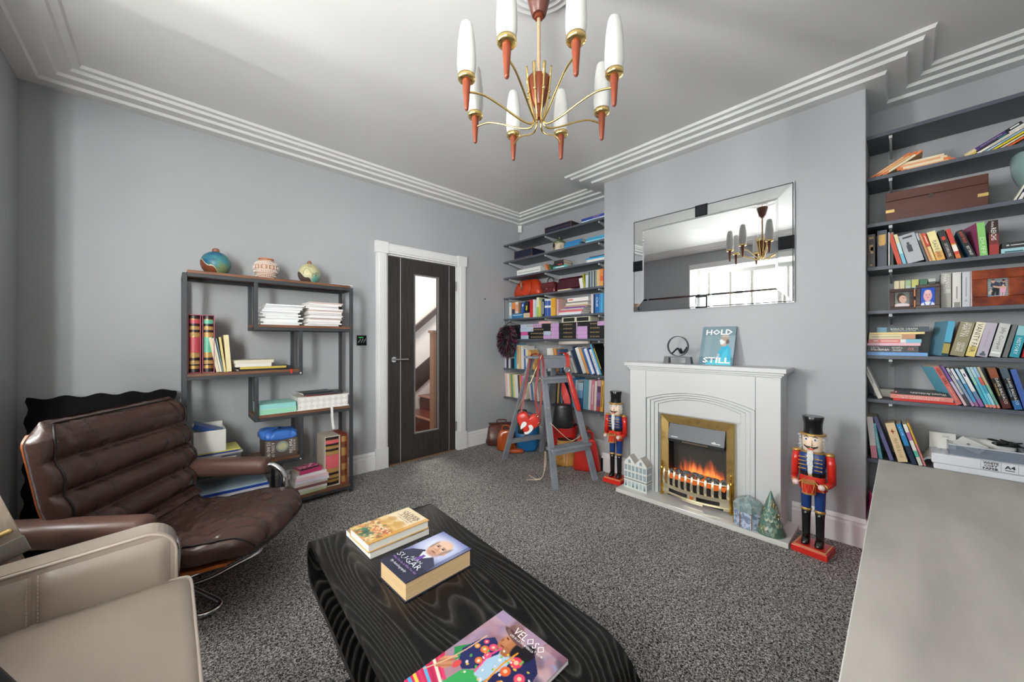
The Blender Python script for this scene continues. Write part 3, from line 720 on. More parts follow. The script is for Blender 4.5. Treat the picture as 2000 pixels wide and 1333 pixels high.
# hearth slab
MB().box(2.551-OF.x, XC-0.001-OF.x, 0.433-OF.y, 1.527-OF.y, 0.001, 0.032).build('hearth_slab', mat('white_stone_hearth', S(214, 212, 208), 0.12), fs_, bev=0.003)
SY0, SY1, ZB, ZT = 0.4935, 1.4765, 0.0325, 0.957
A0 = arch(0.36, 0.742, 0.808)
fpoly('pilaster', [(SY0, ZB), (FC-0.3628, ZB), (FC-0.3628, ZT), (SY0, ZT)], 2.685, 2.700)
fpoly('pilaster', [(FC+0.3628, ZB), (SY1, ZB), (SY1, ZT), (FC+0.3628, ZT)], 2.685, 2.700)
fpoly('header_panel', [(FC-0.36, ZT)] + A0 + [(FC+0.36, ZT)], 2.685, 2.700)
for k, (a, zs, za, x0) in enumerate(((0.332, .728, .792, 2.692), (0.304, .716, .776, 2.699), (0.276, .704, .760, 2.706))):
    oz = [(FC-0.372, ZB), (FC-0.372, 0.86), (FC+0.372, 0.86), (FC+0.372, ZB)]
    A = arch(a, zs, za)
    po = ((0.36, .742, .808), (0.332, .728, .792), (0.304, .716, .776))[k]; Ao = arch(po[0]-.0032, po[1]-.0032, po[2]-.0032)
    b = MB(); b.prism([(FC-po[0]+.0032, ZB)] + Ao + [(FC+po[0]-.0032, ZB), (FC+a, ZB)] + A[::-1] + [(FC-a, ZB)], lambda y, z, h: (h-OF.x, y-OF.y, z), 2.692+0.008*k, 2.7095+0.009*k-0.0003)
    b.build('arch_step', fw, fs_)
A = arch(0.273, .701, .757)
fpoly('arch_header', [(FC-0.273, .641)] + A + [(FC+0.273, .641)], 2.716, 2.742)
# back panel around the fire opening
OY, OZ = 0.225, 0.60
b = MB()
for y0, y1, z0, z1 in ((FC-0.40, FC-OY, ZB, 0.80), (FC+OY, FC+0.40, ZB, 0.80), (FC-OY, FC+OY, OZ, 0.80)): b.box(2.742-OF.x, 2.76-OF.x, y0-OF.y, y1-OF.y, z0, z1)
b.build('back_panel', fw, fs_)
# body sides
for y0, y1 in ((SY0, SY0+0.02), (SY1-0.02, SY1)): MB().box(2.700-OF.x, XC-0.001-OF.x, y0-OF.y, y1-OF.y, ZB, ZT).build('side_return', fw, fs_)
MB().box(2.70-OF.x, XC-0.001-OF.x, SY0+0.021-OF.y, SY1-0.021-OF.y, 0.90, ZT).build('top_box', fw, fs_)
for x, e, z0, z1 in ((2.676, 0.009, .957, .970), (2.664, 0.020, .970, .985), (2.650, 0.034, .985, 1.013)):
    MB().box(x-OF.x, XC-0.001-OF.x, SY0-e-OF.y, SY1+e-OF.y, z0, z1).build('mantel_shelf' if z1 > 1 else 'mantel_moulding', fw, fs_, bev=0.003)
# ------------------------------------------------------------------ electric fire
ef = thing('electric_fire', 'brass electric fire with glowing flame effect, coals and bowed fret', 'electric fire', (2.74, FC+0.012, 0.033))
OG = Vector(ef.location); GY = 0.243; GT = 0.592
def tr(b): b.T = None; return b
# mitred frame, bevelled
b = MB(); w_ = 0.048
for (y0, z0, y1, z1, iy0, iz0, iy1, iz1) in ((-GY, 0, -GY, GT, -GY+w_, 0, -GY+w_, GT-w_*1.15), (GY, 0, GY, GT, GY-w_, 0, GY-w_, GT-w_*1.15), (-GY, GT, GY, GT, -GY+w_, GT-w_*1.15, GY-w_, GT-w_*1.15)):
    b.hexa([(0, y0, z0), (0, y1, z1), (0, iy1, iz1), (0, iy0, iz0), (-0.022, y0, z0), (-0.022, y1, z1), (-0.006, iy1, iz1), (-0.006, iy0, iz0)])
b.build('brass_frame', brassd, ef)
b = MB()
for y0, y1, z0, z1 in ((-GY-.005, -GY, 0, GT+.006), (GY, GY+.005, 0, GT+.006), (-GY, GY, GT, GT+.006)): b.box(-0.024, 0.0015, y0, y1, z0, z1)
b.build('frame_edge', brass, ef)
ins = mat('fire_black_metal', S(30, 30, 32), 0.45)
b = MB(); yi = GY-w_
b.box(0.0, 0.115, -yi-0.02, -yi, 0.0, GT-.05); b.box(0.0, 0.115, yi, yi+0.02, 0.0, GT-.05); b.box(0.0, 0.115, -yi, yi, GT-.055, GT-.045); b.box(0.105, 0.115, -yi, yi, 0, GT-.05); b.box(-0.02, 0.115, -yi, yi, 0.0, 0.012)
b.build('firebox', ins, ef)
hood = mat('graphite_hood', S(92, 95, 100), 0.42)
b = MB(); zt = GT-.058; zb = zt-0.105
b.hexa([(0.0, -yi+.006, zt), (0.0, yi-.006, zt), (-0.035, yi-.006, zb), (-0.035, -yi+.006, zb), (0.09, -yi+.006, zt), (0.09, yi-.006, zt), (0.05, yi-.006, zb-.004), (0.05, -yi+.006, zb-.004)]); b.build('hood', hood, ef)
b = MB(); b.box(-0.030, 0.045, -yi+.008, yi-.008, zb-0.022, zb-0.003); b.build('heater_outlet', ins, ef)
b = MB()
for i in range(38): y = -0.085+0.17*i/37; b.box(-0.0325, -0.030, y-0.0012, y+0.0012, zb-0.017, zb-0.008)
o = b.build('outlet_grille', mat('grille_bronze', S(150, 128, 112), .4, .6), ef); o['kind'] = 'stuff'
b = MB()
hn = Vector((-0.105, 0, 0.035)).normalized()
for y0, y1 in ((0.118, 0.165),):
    b.add([(-0.0312, y0, zb+.012), (-0.0312, y1, zb+.012), (-0.0298, y1, zb+.017), (-0.0298, y0, zb+.017)], [(0,1,2,3)])
for cy_, r_ in ((-0.128, .010), (-0.116, .006)):
    b.add([(-0.0305+0.0*t-0.0005, cy_+r_*math.cos(t*pi/6), zb+.018+r_*math.sin(t*pi/6)) for t in range(12)], [tuple(range(12))])
b.add([(-0.0308, -0.165, zb+.013), (-0.0308, -0.13, zb+.013), (-0.030, -0.13, zb+.018), (-0.030, -0.165, zb+.018)], [(0,1,2,3)])
b.build('white_logo_print', mat('white_print', S(225, 225, 225), .5), ef)
def flame_mat():
    m = bpy.data.materials.new('flame_screen'); m.use_nodes = True; nt = m.node_tree; N = nt.nodes; L = nt.links
    b = N['Principled BSDF']; b.inputs['Base Color'].default_value = S(70, 68, 64); b.inputs['Roughness'].default_value = 0.25
    tc = N.new('ShaderNodeTexCoord'); sep = N.new('ShaderNodeSeparateXYZ'); L.new(tc.outputs['Object'], sep.inputs[0])
    mp = N.new('ShaderNodeMapping'); mp.inputs['Scale'].default_value = (1, 26, 5.5)
    nz = N.new('ShaderNodeTexNoise'); nz.inputs['Scale'].default_value = 1.0; nz.inputs['Detail'].default_value = 2.5; nz.inputs['Distortion'].default_value = 0.5
    L.new(tc.outputs['Object'], mp.inputs[0]); L.new(mp.outputs[0], nz.inputs['Vector'])
    h = N.new('ShaderNodeMapRange'); h.inputs['From Min'].default_value = 0.145; h.inputs['From Max'].default_value = 0.345; h.inputs['To Min'].default_value = 1.0; h.inputs['To Max'].default_value = 0.0
    L.new(sep.outputs['Z'], h.inputs['Value'])
    ay = N.new('ShaderNodeMath'); ay.operation = 'ABSOLUTE'; L.new(sep.outputs['Y'], ay.inputs[0])
    ey = N.new('ShaderNodeMapRange'); ey.inputs['From Min'].default_value = 0.08; ey.inputs['From Max'].default_value = 0.19; ey.inputs['To Min'].default_value = 0.0; ey.inputs['To Max'].default_value = 0.55
    L.new(ay.outputs[0], ey.inputs['Value'])
    s1 = N.new('ShaderNodeMath'); s1.operation = 'SUBTRACT'; L.new(h.outputs[0], s1.inputs[0]); L.new(ey.outputs[0], s1.inputs[1])
    a1 = N.new('ShaderNodeMath'); a1.operation = 'ADD'; L.new(s1.outputs[0], a1.inputs[0]); L.new(nz.outputs['Fac'], a1.inputs[1])
    r = N.new('ShaderNodeMapRange'); r.inputs['From Min'].default_value = 0.82; r.inputs['From Max'].default_value = 1.45; r.interpolation_type = 'SMOOTHSTEP'; L.new(a1.outputs[0], r.inputs['Value'])
    cr = N.new('ShaderNodeValToRGB'); e = cr.color_ramp.elements; e[0].position = 0.0; e[0].color = (0.25, 0.03, 0.01, 1); e[1].position = 1.0; e[1].color = (1.0, 0.32, 0.06, 1)
    k = e.new(0.5); k.color = (0.9, 0.13, 0.015, 1)
    L.new(r.outputs[0], cr.inputs[0]); L.new(cr.outputs[0], b.inputs['Emission Color'])
    ms = N.new('ShaderNodeMath'); ms.operation = 'MULTIPLY'; ms.inputs[1].default_value = 1.0; L.new(r.outputs[0], ms.inputs[0]); L.new(ms.outputs[0], b.inputs['Emission Strength']); return m
b = MB(); b.add([(0.098, -yi, 0.10), (0.098, yi, 0.10), (0.085, yi, zb), (0.085, -yi, zb)], [(0,1,2,3)]); b.build('flame_screen', flame_mat(), ef)
ember = mat('glowing_ember_bed', S(60, 20, 10), .7, emit=((1.0, 0.20, 0.03, 1), 0.55), mix=(S(20,12,10), 40, .4, .6, (1,1,1)))
b = MB(); b.grid(lambda u, v: (-0.045+0.135*v, -yi+2*yi*u, 0.135+0.035*v+0.012*mnoise.noise(Vector((u*9, v*4, 0)))), 30, 8); b.build('ember_bed', ember, ef, smooth=True)
coal = mat('grey_coal', S(78, 80, 84), .6, mix=(S(160, 164, 170), 60, .45, .7, (1,1,1)))
b = MB()
rc = random.Random(5)
for i in range(16):
    y = -yi+0.02+(2*yi-0.04)*(i%8)/7+rc.uniform(-.012, .012); x = 0.0+0.032*(i//8)+rc.uniform(-.01, .01); r_ = rc.uniform(.014, .024); z = 0.168+0.01*(i//8)
    bb = MB()
    loft(bb, [((x, y, z+r_*math.sin(t)*0.7), (r_*1.25*math.cos(t)*(1+rc.uniform(-.2,.2)), 0, 0), (0, r_*1.3*math.cos(t)*(1+rc.uniform(-.2,.2)), 0), 2) for t in (-1.4, -.7, 0, .7, 1.4)], 8)
    bb.build('coal', coal, ef, auto=30)
# bowed fret: uprights, rails and lower panel
fret = mat('polished_fret_brass', S(250, 238, 206), 0.27, 0.85)
def bow(y): return -0.088 + 0.058*(y/GY)**2
for i in range(11):
    y = -0.215+0.43*i/10; x = bow(y); b = MB()
    loft(b, [((x+0.010, y, 0.085), (.002,0,0), (0,.0075,0), 6), ((x-0.002, y, 0.115), (.002,0,0), (0,.010,0), 6), ((x+0.004, y, 0.165), (.002,0,0), (0,.0075,0), 6), ((x+0.012, y, 0.192), (.002,0,0), (0,.006,0), 6)], 8)
    b.lathe([(0.002, -0.008), (0.0085, -0.004), (0.0085, 0.004), (0.002, 0.008)], 10, c=(x+0.012, y, 0.198)); b.build('fret_bar', fret, ef, auto=40)
b = MB(); b.tube([(bow(y)+0.013, y, 0.178) for y in [-.222+.444*i/16 for i in range(17)]], 0.005, 8); b.build('top_rail', fret, ef, smooth=True)
b = MB(); n = 25
def panel(z0, z1, ya=-.235, yb=.235, dx=0):
    ys = [ya+(yb-ya)*i/(n-1) for i in range(n)]
    vs = [(bow(y)+dx, y, z0) for y in ys]+[(bow(y)+dx, y, z1) for y in ys]+[(bow(y)+dx+.006, y, z0) for y in ys]+[(bow(y)+dx+.006, y, z1) for y in ys]
    f = []
    for i in range(n-1): f += [(i,i+1,n+i+1,n+i), (2*n+i,3*n+i,3*n+i+1,2*n+i+1), (n+i,n+i+1,3*n+i+1,3*n+i), (i,2*n+i,2*n+i+1,i+1)]
    f += [(0,n,3*n,2*n),(n-1,3*n-1,4*n-1,2*n-1)]
    b.add(vs, f)
panel(0.068, 0.088); panel(0.030, 0.042)
for ya, yb in ((-.235, -.170), (-.030, .030), (.170, .235)): panel(0.042, 0.068, ya, yb)
for ya, yb in ((-.235, -.19), (-.07, .07), (.19, .235)): panel(0.012, 0.030, ya, yb, .003)
panel(0.086, 0.094, dx=-0.004); panel(0.028, 0.034, dx=-0.004)
b.build('lower_fret', fret, ef)
MB().box(-0.024, -0.02, -0.195, 0.195, 0.012, 0.135).build('fret_backing', ins, ef)
b = MB(); b.box(-0.0945, -0.088, -0.009, 0.009, 0.044, 0.066); b.build('rocker_switch', mat('amber_switch', S(196, 96, 30), .3), ef)
for sg in (-1, 1):
    b = MB(); y = sg*0.232; x = bow(.232)-0.002
    b.lathe([(0.011,0),(0.013,.012),(0.008,.02),(0.010,.05),(0.011,.09),(0.007,.10),(0.011,.12),(0.012,.16),(0.007,.175),(0.012,.19),(0.008,.205),(0.003,.212),(0.009,.222),(0.010,.232),(0.004,.243),(0.006,.25),(0.0,.262)], 14, c=(x, y, 0)); b.build('finial_post', mat('bright_gold', S(226, 176, 70), .2, 1), ef, smooth=True)

# ------------------------------------------------------------------ bevelled mirror
mir = thing('wall_mirror', 'large rectangular wall mirror with slanted mirrored borders and dark glass tiles above the fireplace', 'mirror', (XC, 1.0025, 1.807))
mg = mat('silvered_mirror', (0.93, 0.94, 0.95, 1), 0.008, 1.0)
mg2 = mat('mirror_bevel', (0.90, 0.92, 0.93, 1), 0.02, 1.0)
HY, HZ, IY, IZ = 0.546, 0.381, 0.462, 0.296
MB().box(-0.016, -0.001, -HY+.004, HY-.004, -HZ+.004, HZ-.004).build('backing_board', mat('mirror_backing', S(60, 60, 62), .6), mir)
b = MB(); bw = 0.013
def ringq(b, y0, z0, x0, y1, z1, x1):
    a = [(-y0,-z0),(y0,-z0),(y0,z0),(-y0,z0)]; c = [(-y1,-z1),(y1,-z1),(y1,z1),(-y1,z1)]
    for i in range(4):
        j = (i+1)%4
        b.add([(x0,)+a[i], (x0,)+a[j], (x1,)+c[j], (x1,)+c[i]], [(0,1,2,3)])
b.add([(-0.024, -IY+bw, -IZ+bw), (-0.024, IY-bw, -IZ+bw), (-0.024, IY-bw, IZ-bw), (-0.024, -IY+bw, IZ-bw)], [(0,1,2,3)]); b.build('mirror_pane', mg, mir)
b = MB(); ringq(b, IY-bw, IZ-bw, -0.024, IY, IZ, -0.0215); b.build('pane_bevel', mg2, mir)
for nm, sy, sz in (('top', 0, 1), ('bottom', 0, -1), ('left', 1, 0), ('right', -1, 0)):
    b = MB()
    if sz: pts = [(-IY, sz*IZ), (IY, sz*IZ), (HY, sz*HZ), (-HY, sz*HZ)]
    else: pts = [(sy*IY, -IZ), (sy*IY, IZ), (sy*HY, HZ), (sy*HY, -HZ)]
    cy_ = sum(p[0] for p in pts)/4; cz_ = sum(p[1] for p in pts)/4
    xs = [-0.0195, -0.0195, -0.0155, -0.0155]
    q = [Vector((xs[i], p[0], p[1])) for i, p in enumerate(pts)]
    b.add(q + [Vector((-0.016+0.0*0, p[0], p[1])) + Vector((0.006, 0, 0)) for p in pts], [(0,1,2,3), (0,1,5,4), (1,2,6,5), (2,3,7,6), (3,0,4,7)])
    b.build('mirror_border', mg2, mir)
blk = mat('dark_smoked_glass', S(36, 37, 40), 0.06, 0.4)
for y, z in ((0.005, (HZ+IZ)/2), (0.005, -(HZ+IZ)/2), ((HY+IY)/2, 0.0), (-(HY+IY)/2, 0.0)):
    b = MB(); h1 = 0.0425; h2 = 0.034
    a = [(-h1,-h1),(h1,-h1),(h1,h1),(-h1,h1)]; c = [(-h2,-h2),(h2,-h2),(h2,h2),(-h2,h2)]
    vs = [(-0.021, y+p, z+q) for p, q in a] + [(-0.026, y+p, z+q) for p, q in c] + [(-0.012, y+p, z+q) for p, q in a]
    b.add(vs, [(4,5,6,7)] + [(i,(i+1)%4,4+(i+1)%4,4+i) for i in range(4)] + [(i,(i+1)%4,8+(i+1)%4,8+i) for i in range(4)]); b.build('dark_tile', blk, mir)
b = MB(); ringq(b, HY, HZ, -0.0155, HY, HZ, -0.001); b.build('mirror_edge', mg2, mir)

# ------------------------------------------------------------------ chandelier
teak = mat('teak_wood', S(134, 62, 34), 0.35, mix=(S(104, 44, 24), 7, .3, .7, (6, 6, 1)))
teakd = mat('dark_teak', S(104, 62, 52), 0.35)
opal = mat('opal_glass_shade', S(208, 208, 204), 0.22, coat=0.3)
cd = thing('chandelier', 'eight-arm brass chandelier with teak cones and white tapered glass shades', 'chandelier', (RC[0], RC[1], 2.05))
def zz(z): return z-2.05
b = MB(); b.lathe([(0.026, zz(2.508)), (0.030, zz(2.512)), (0.052, zz(2.60)), (0.050, zz(2.604)), (0.0, zz(2.604))], 28); b.build('ceiling_cup', teakd, cd, auto=40)
b = MB(); b.tube([(0,0,zz(2.60)), (0,0,zz(2.633))], 0.004, 8); b.build('hook', brass, cd)
b = MB(); b.tube([(0,0,zz(2.495)), (0,0,zz(2.512))], 0.017, 16); b.build('cup_insert', teak, cd)
b = MB(); N_ = 60
vs = []
for i in range(N_+1):
    for j in range(12): a = 2*pi*j/12; r_ = 0.0072+0.0007*math.sin(a*4+i*0.9); vs.append((r_*math.cos(a), r_*math.sin(a), zz(2.250)+0.250*i/N_))
b.add(vs, [(i*12+j, i*12+(j+1)%12, (i+1)*12+(j+1)%12, (i+1)*12+j) for i in range(N_) for j in range(12)]); b.build('twisted_stem', mat('twisted_cord', S(190, 160, 128), .5, 0.2), cd, smooth=True)
b = MB(); b.lathe([(0.0, zz(2.085)), (0.013, zz(2.088)), (0.016, zz(2.135)), (0.022, zz(2.138)), (0.030, zz(2.16)), (0.046, zz(2.240)), (0.044, zz(2.250)), (0.02, zz(2.256)), (0, zz(2.256))], 28); b.build('hub_cone', teak, cd, auto=40)
PH = 3.521
arm_pts = smooth_path([(0.054, 0, 2.285), (0.044, 0, 2.20), (0.030, 0, 2.125), (0.021, 0, 2.085), (0.030, 0, 2.062), (0.055, 0, 2.060), (0.10, 0, 2.075), (0.17, 0, 2.108), (0.235, 0, 2.130), (0.292, 0, 2.128)], 6)
am = MB(); am.tube([(p.x, 0, zz(p.z)) for p in arm_pts], 0.0042, 8)
strap(am, [(0.054, 0, zz(2.285)), (0.052, 0, zz(2.262)), (0.048, 0, zz(2.235))], 0.013, 0.003, (0, 1, 0))
am.tube([(0.040, 0, zz(2.185)), (0.05, 0, zz(2.185))], 0.006, 8)
cn = MB(); cn.lathe([(0.0, 0.0), (0.006, 0.002), (0.0085, 0.008), (0.0085, 0.014), (0.009, 0.016), (0.016, 0.112), (0.0165, 0.118), (0.012, 0.122), (0, .122)], 20)
cp = MB(); cp.lathe([(0.016, 0.112), (0.030, 0.114), (0.0335, 0.119), (0.0335, 0.132), (0.031, 0.132), (0.030, 0.122), (0.016, 0.120)], 24, cap=False)
shd = MB(); shd.lathe([(0.0, 0.122), (0.026, 0.123), (0.031, 0.135), (0.0355, 0.165), (0.0355, 0.20), (0.033, 0.25), (0.028, 0.295), (0.0225, 0.325), (0.018, 0.333), (0.009, 0.337), (0.0, 0.338)], 28)
ame = am.mesh('arm', brass, True); cne = cn.mesh('teak_cone', teak, True); cpe = cp.mesh('brass_cup', brass, True); she = shd.mesh('glass_shade', opal, True)
for i in range(8):
    a = PH + i*pi/4
    for nm, me in (('arm', ame),):
        o = bpy.data.objects.new(nm, me); COL.objects.link(o); o.parent = cd; o.rotation_euler = (0, 0, a)
    for nm, me in (('teak_cone', cne), ('brass_cup', cpe), ('glass_shade', she)):
        o = bpy.data.objects.new(nm, me); COL.objects.link(o); o.parent = cd; o.location = (0.30*math.cos(a), 0.30*math.sin(a), zz(2.055))
# ------------------------------------------------------------------ alcove shelving
shelfm = mat('slate_grey_shelf_paint', S(84, 89, 98), 0.42)
alum = mat('grey_steel_bracket', S(188, 190, 192), 0.5)
ZL = [2.342, 2.138, 1.942, 1.700, 1.447, 1.203, 0.853, 0.507]
ZR = [2.368, 2.125, 1.858, 1.607, 1.355, 1.098, 0.846, 0.500]
ORD = ['first', 'second', 'third', 'fourth', 'fifth', 'sixth', 'seventh', 'eighth', 'ninth', 'tenth', 'eleventh', 'twelfth', 'thirteenth', 'fourteenth', 'fifteenth', 'sixteenth', 'seventeenth', 'eighteenth', 'nineteenth', 'twentieth', 'twenty-first', 'twenty-second', 'twenty-third', 'twenty-fourth', 'twenty-fifth', 'twenty-sixth', 'twenty-seventh', 'twenty-eighth']
SX0, SX1, ST = 2.962, 3.236, 0.020
def bracket_mb():
    b = MB(); y = 0.005
    b.hexa([(2.985, -y, -0.014), (3.226, -y, -0.055), (3.226, y, -0.055), (2.985, y, -0.014), (2.985, -y, -0.0005), (3.226, -y, -0.0005), (3.226, y, -0.0005), (2.985, y, -0.0005)])
    b.box(2.982, 2.992, -0.007, 0.007, -0.016, -0.0005); return b
for side, Zs, y0, y1, by in (('left', ZL, YC1+0.001, YA-0.001, (3.22, 2.646, 1.965)), ('right', ZR, YN+0.02, YC0-0.001, (0.038, -0.56, -1.15))):
    for i, z in enumerate(Zs):
        cyv = (y0+y1)/2
        t = thing('wall_shelf', '%s slate-grey shelf from the top in the %s alcove' % (ORD[i], side), 'shelf', (3.1, cyv, z-ST), 0, 'slate shelves in the %s alcove' % side)
        MB().box(SX0-3.1, SX1-3.1, y0-cyv, y1-cyv, 0, ST).build('shelf_plank', shelfm, t, bev=0.0012)
        bm_ = bracket_mb().mesh('bracket', alum)
        for y in by:
            o = bpy.data.objects.new('bracket', bm_); COL.objects.link(o); o.parent = t; o.location = (-3.1, y-cyv, 0)
    for k, y in enumerate(by):
        b = MB(); b.box(3.228, 3.2395, y-0.013, y-0.005, 0.30, Zs[0]+0.02); b.box(3.228, 3.2395, y+0.005, y+0.013, 0.30, Zs[0]+0.02); b.box(3.234, 3.2395, y-0.005, y+0.005, 0.30, Zs[0]+0.02)
        z = 0.32
        while z < Zs[0]: b.box(3.2285, 3.2395, y-0.005, y+0.005, z, z+0.008); z += 0.032
        tag(base_at(b.build('slotted_rail', alum), (3.235, y, 0.30)), '%s slotted steel rail from the left behind the %s alcove shelves' % (ORD[k], side), 'shelf rail', 'slotted rails of the %s alcove' % side)

# ------------------------------------------------------------------ book builder
PAGE = mat('cream_pages', S(222, 210, 186), 0.8, mix=(S(204, 190, 164), 4, .35, .65, (1, 220, 1)))
PAGEW = mat('white_pages', S(236, 234, 228), 0.8)
def make_book(label, w, h, d, M, col, segs=None, print_=None, texts=None, front=None, page=PAGE, hard=False, group=None, cat='book', name='book', frontcol=None):
    """local frame: spine on x=0 facing -x, thickness y 0..w, height z 0..h, depth x 0..d; M places it in the room"""
    cov = C(col, 0.4); mats = [cov]; t = 0.0022 if hard else 0.0009; lip = 0.003 if hard else 0.0
    b = MB()
    if frontcol: mats.append(C(frontcol, .4))
    fi = 1 if frontcol else 0
    b.box(0, d, 0, t, 0, h, 0); b.box(0, d, w-t, w, 0, h, fi)
    edges = [0.0]; cols = []
    for f, c in (segs or []):
        edges.append(f); cols.append(c)
    if not segs: edges = [0, 1]; cols = [col]
    for (a, e), c in zip(zip(edges, edges[1:]), cols):
        m_ = C(c, 0.4)
        if m_ not in mats: mats.append(m_)
        b.box(0, t, t, w-t, a*h, e*h, mats.index(m_)); 
        b.add([(-0.0003, 0, a*h), (-0.0003, w, a*h), (-0.0003, w, e*h), (-0.0003, 0, e*h)], [(0, 1, 2, 3)], mats.index(m_))
    root = b.build(name, mats); root.matrix_world = M; root['label'] = label; root['category'] = cat
    if group: root['group'] = group
    MB().box(t, d-lip-0.0005, t, w-t, lip, h-lip-0.0003).build('page_block', page, root)
    if print_:
        pc, items = print_; q = MB()
        for y0, y1, z0, z1 in items: q.add([(-0.0007, y0*w, z0*h), (-0.0007, y1*w, z0*h), (-0.0007, y1*w, z1*h), (-0.0007, y0*w, z1*h)], [(0, 3, 2, 1)])
        (q.build('spine_print', C(pc, .45), root)).__setitem__('kind', 'stuff')
    for tx in (texts or []):
        body, z0, z1, tc_, frac = tx[:5]; yc = tx[5] if len(tx) > 5 else 0.5; flip = tx[6] if len(tx) > 6 else 1
        Mx = frame_matrix((-0.0006, yc*w, (z0+z1)/2*h), (0, 0, -flip), (0, -flip, 0))
        text('title_lettering', body, 1, Mx, C(tc_, .4), root, width=(z1-z0)*h, height=frac*w, ext=0.0004)
    return root
def bars(n=2, z0=0.25, z1=0.75, y0=0.3, y1=0.7):
    out = []; 
    for k in range(n):
        a = y0+(y1-y0)*k/n; out.append((a+0.04, a+(y1-y0)/n-0.06, z0+0.05*(k % 2), z1-0.08*(k % 2)))
    return out
rb = random.Random(21)
def yplane(u, X):
    r = (u-1000)/FPX; return X*(math.sin(YAW)-math.cos(YAW)*r)/(math.cos(YAW)+math.sin(YAW)*r)
def row(items, z, X, shelf, side, group, start=1, where=None, depth=(0.12, 0.15), zcap=None):
    """items: (u0, u1, vtop, lean, colour, description, [options])"""
    for i, it in enumerate(items):
        u0, u1, vt, lean, col, desc = it[:6]; op = it[6] if len(it) > 6 else {}
        xs = op.get('X', X + rb.uniform(-0.006, 0.006)); ya, yb = yplane(u0, xs), yplane(u1, xs); zz_ = op.get('z', z)
        a = math.radians(lean); ca, sa = math.cos(a), abs(math.sin(a)); w = max(0.004, (ya-yb)*ca*0.97)
        um = (u0+u1)/2; zt = at(um, vt, X=xs).z; h = op.get('h') or max(0.05, (zt-zz_-w*sa)/ca); d = min(op.get('d', rb.uniform(*depth)), 3.226-xs)
        pv = Matrix.Translation((0, 0, 0))
        M = Matrix.Translation((xs, yb if lean >= 0 else ya, zz_+0.0006)) @ Matrix.Rotation(math.radians(op.get('yaw', 0)), 4, 'Z') @ Matrix.Rotation(a, 4, 'X') @ Matrix.Translation((0, 0 if lean >= 0 else -w, 0))
        lb = '%s, %s from left, %s shelf of %s alcove' % (desc, ORD[start-1+i], shelf, side) if not where else '%s, %s %s' % (desc, ORD[start-1+i], where)
        make_book(op.get('label', lb), w, h, d, M, col, op.get('segs'), op.get('print'), op.get('texts'), page=op.get('page', PAGE), hard=op.get('hard', w > 0.028), group=group, frontcol=op.get('front'))
def flat(u0, u1, z0, th, X, col, label, group, op=None, d=0.14, yaw=0.0):
    """a book lying flat, spine towards the room, spine from photo column u0 to u1"""
    op = op or {}; ya, yb = yplane(u0, X), yplane(u1, X)
    M = Matrix.Translation((X, ya, z0)) @ Matrix.Rotation(yaw, 4, 'Z') @ frame_matrix((0, 0, 0), (1, 0, 0), (0, 0, 1))
    # local z (height) -> world -Y ; local y (thickness) -> world Z
    M = Matrix.Translation((X, ya, z0)) @ Matrix.Rotation(yaw, 4, 'Z') @ Matrix(((1, 0, 0, 0), (0, 0, -1, 0), (0, 1, 0, 0), (0, 0, 0, 1)))
    r = make_book(label, th-0.0006, ya-yb, d, M, col, op.get('segs'), op.get('print'), None, page=op.get('page', PAGE), hard=op.get('hard', th > .02), group=group, frontcol=op.get('front'), cat=op.get('cat', 'book'), name=op.get('name', 'book'))
    for tx in op.get('texts', []):
        body, z_0, z_1, tc_, frac = tx[:5]; yc = tx[5] if len(tx) > 5 else 0.5; flip = tx[6] if len(tx) > 6 else 1
        L_ = ya-yb; Mx = frame_matrix((-0.0006, yc*th, (z_0+z_1)/2*L_), (0, 0, flip), (0, flip, 0))
        text('title_lettering', body, 1, Mx, C(tc_, .4), r, width=(z_1-z_0)*L_, height=frac*th, ext=0.0004)
    return r
W, K = '#e9e7e2', '#1b1b1e'
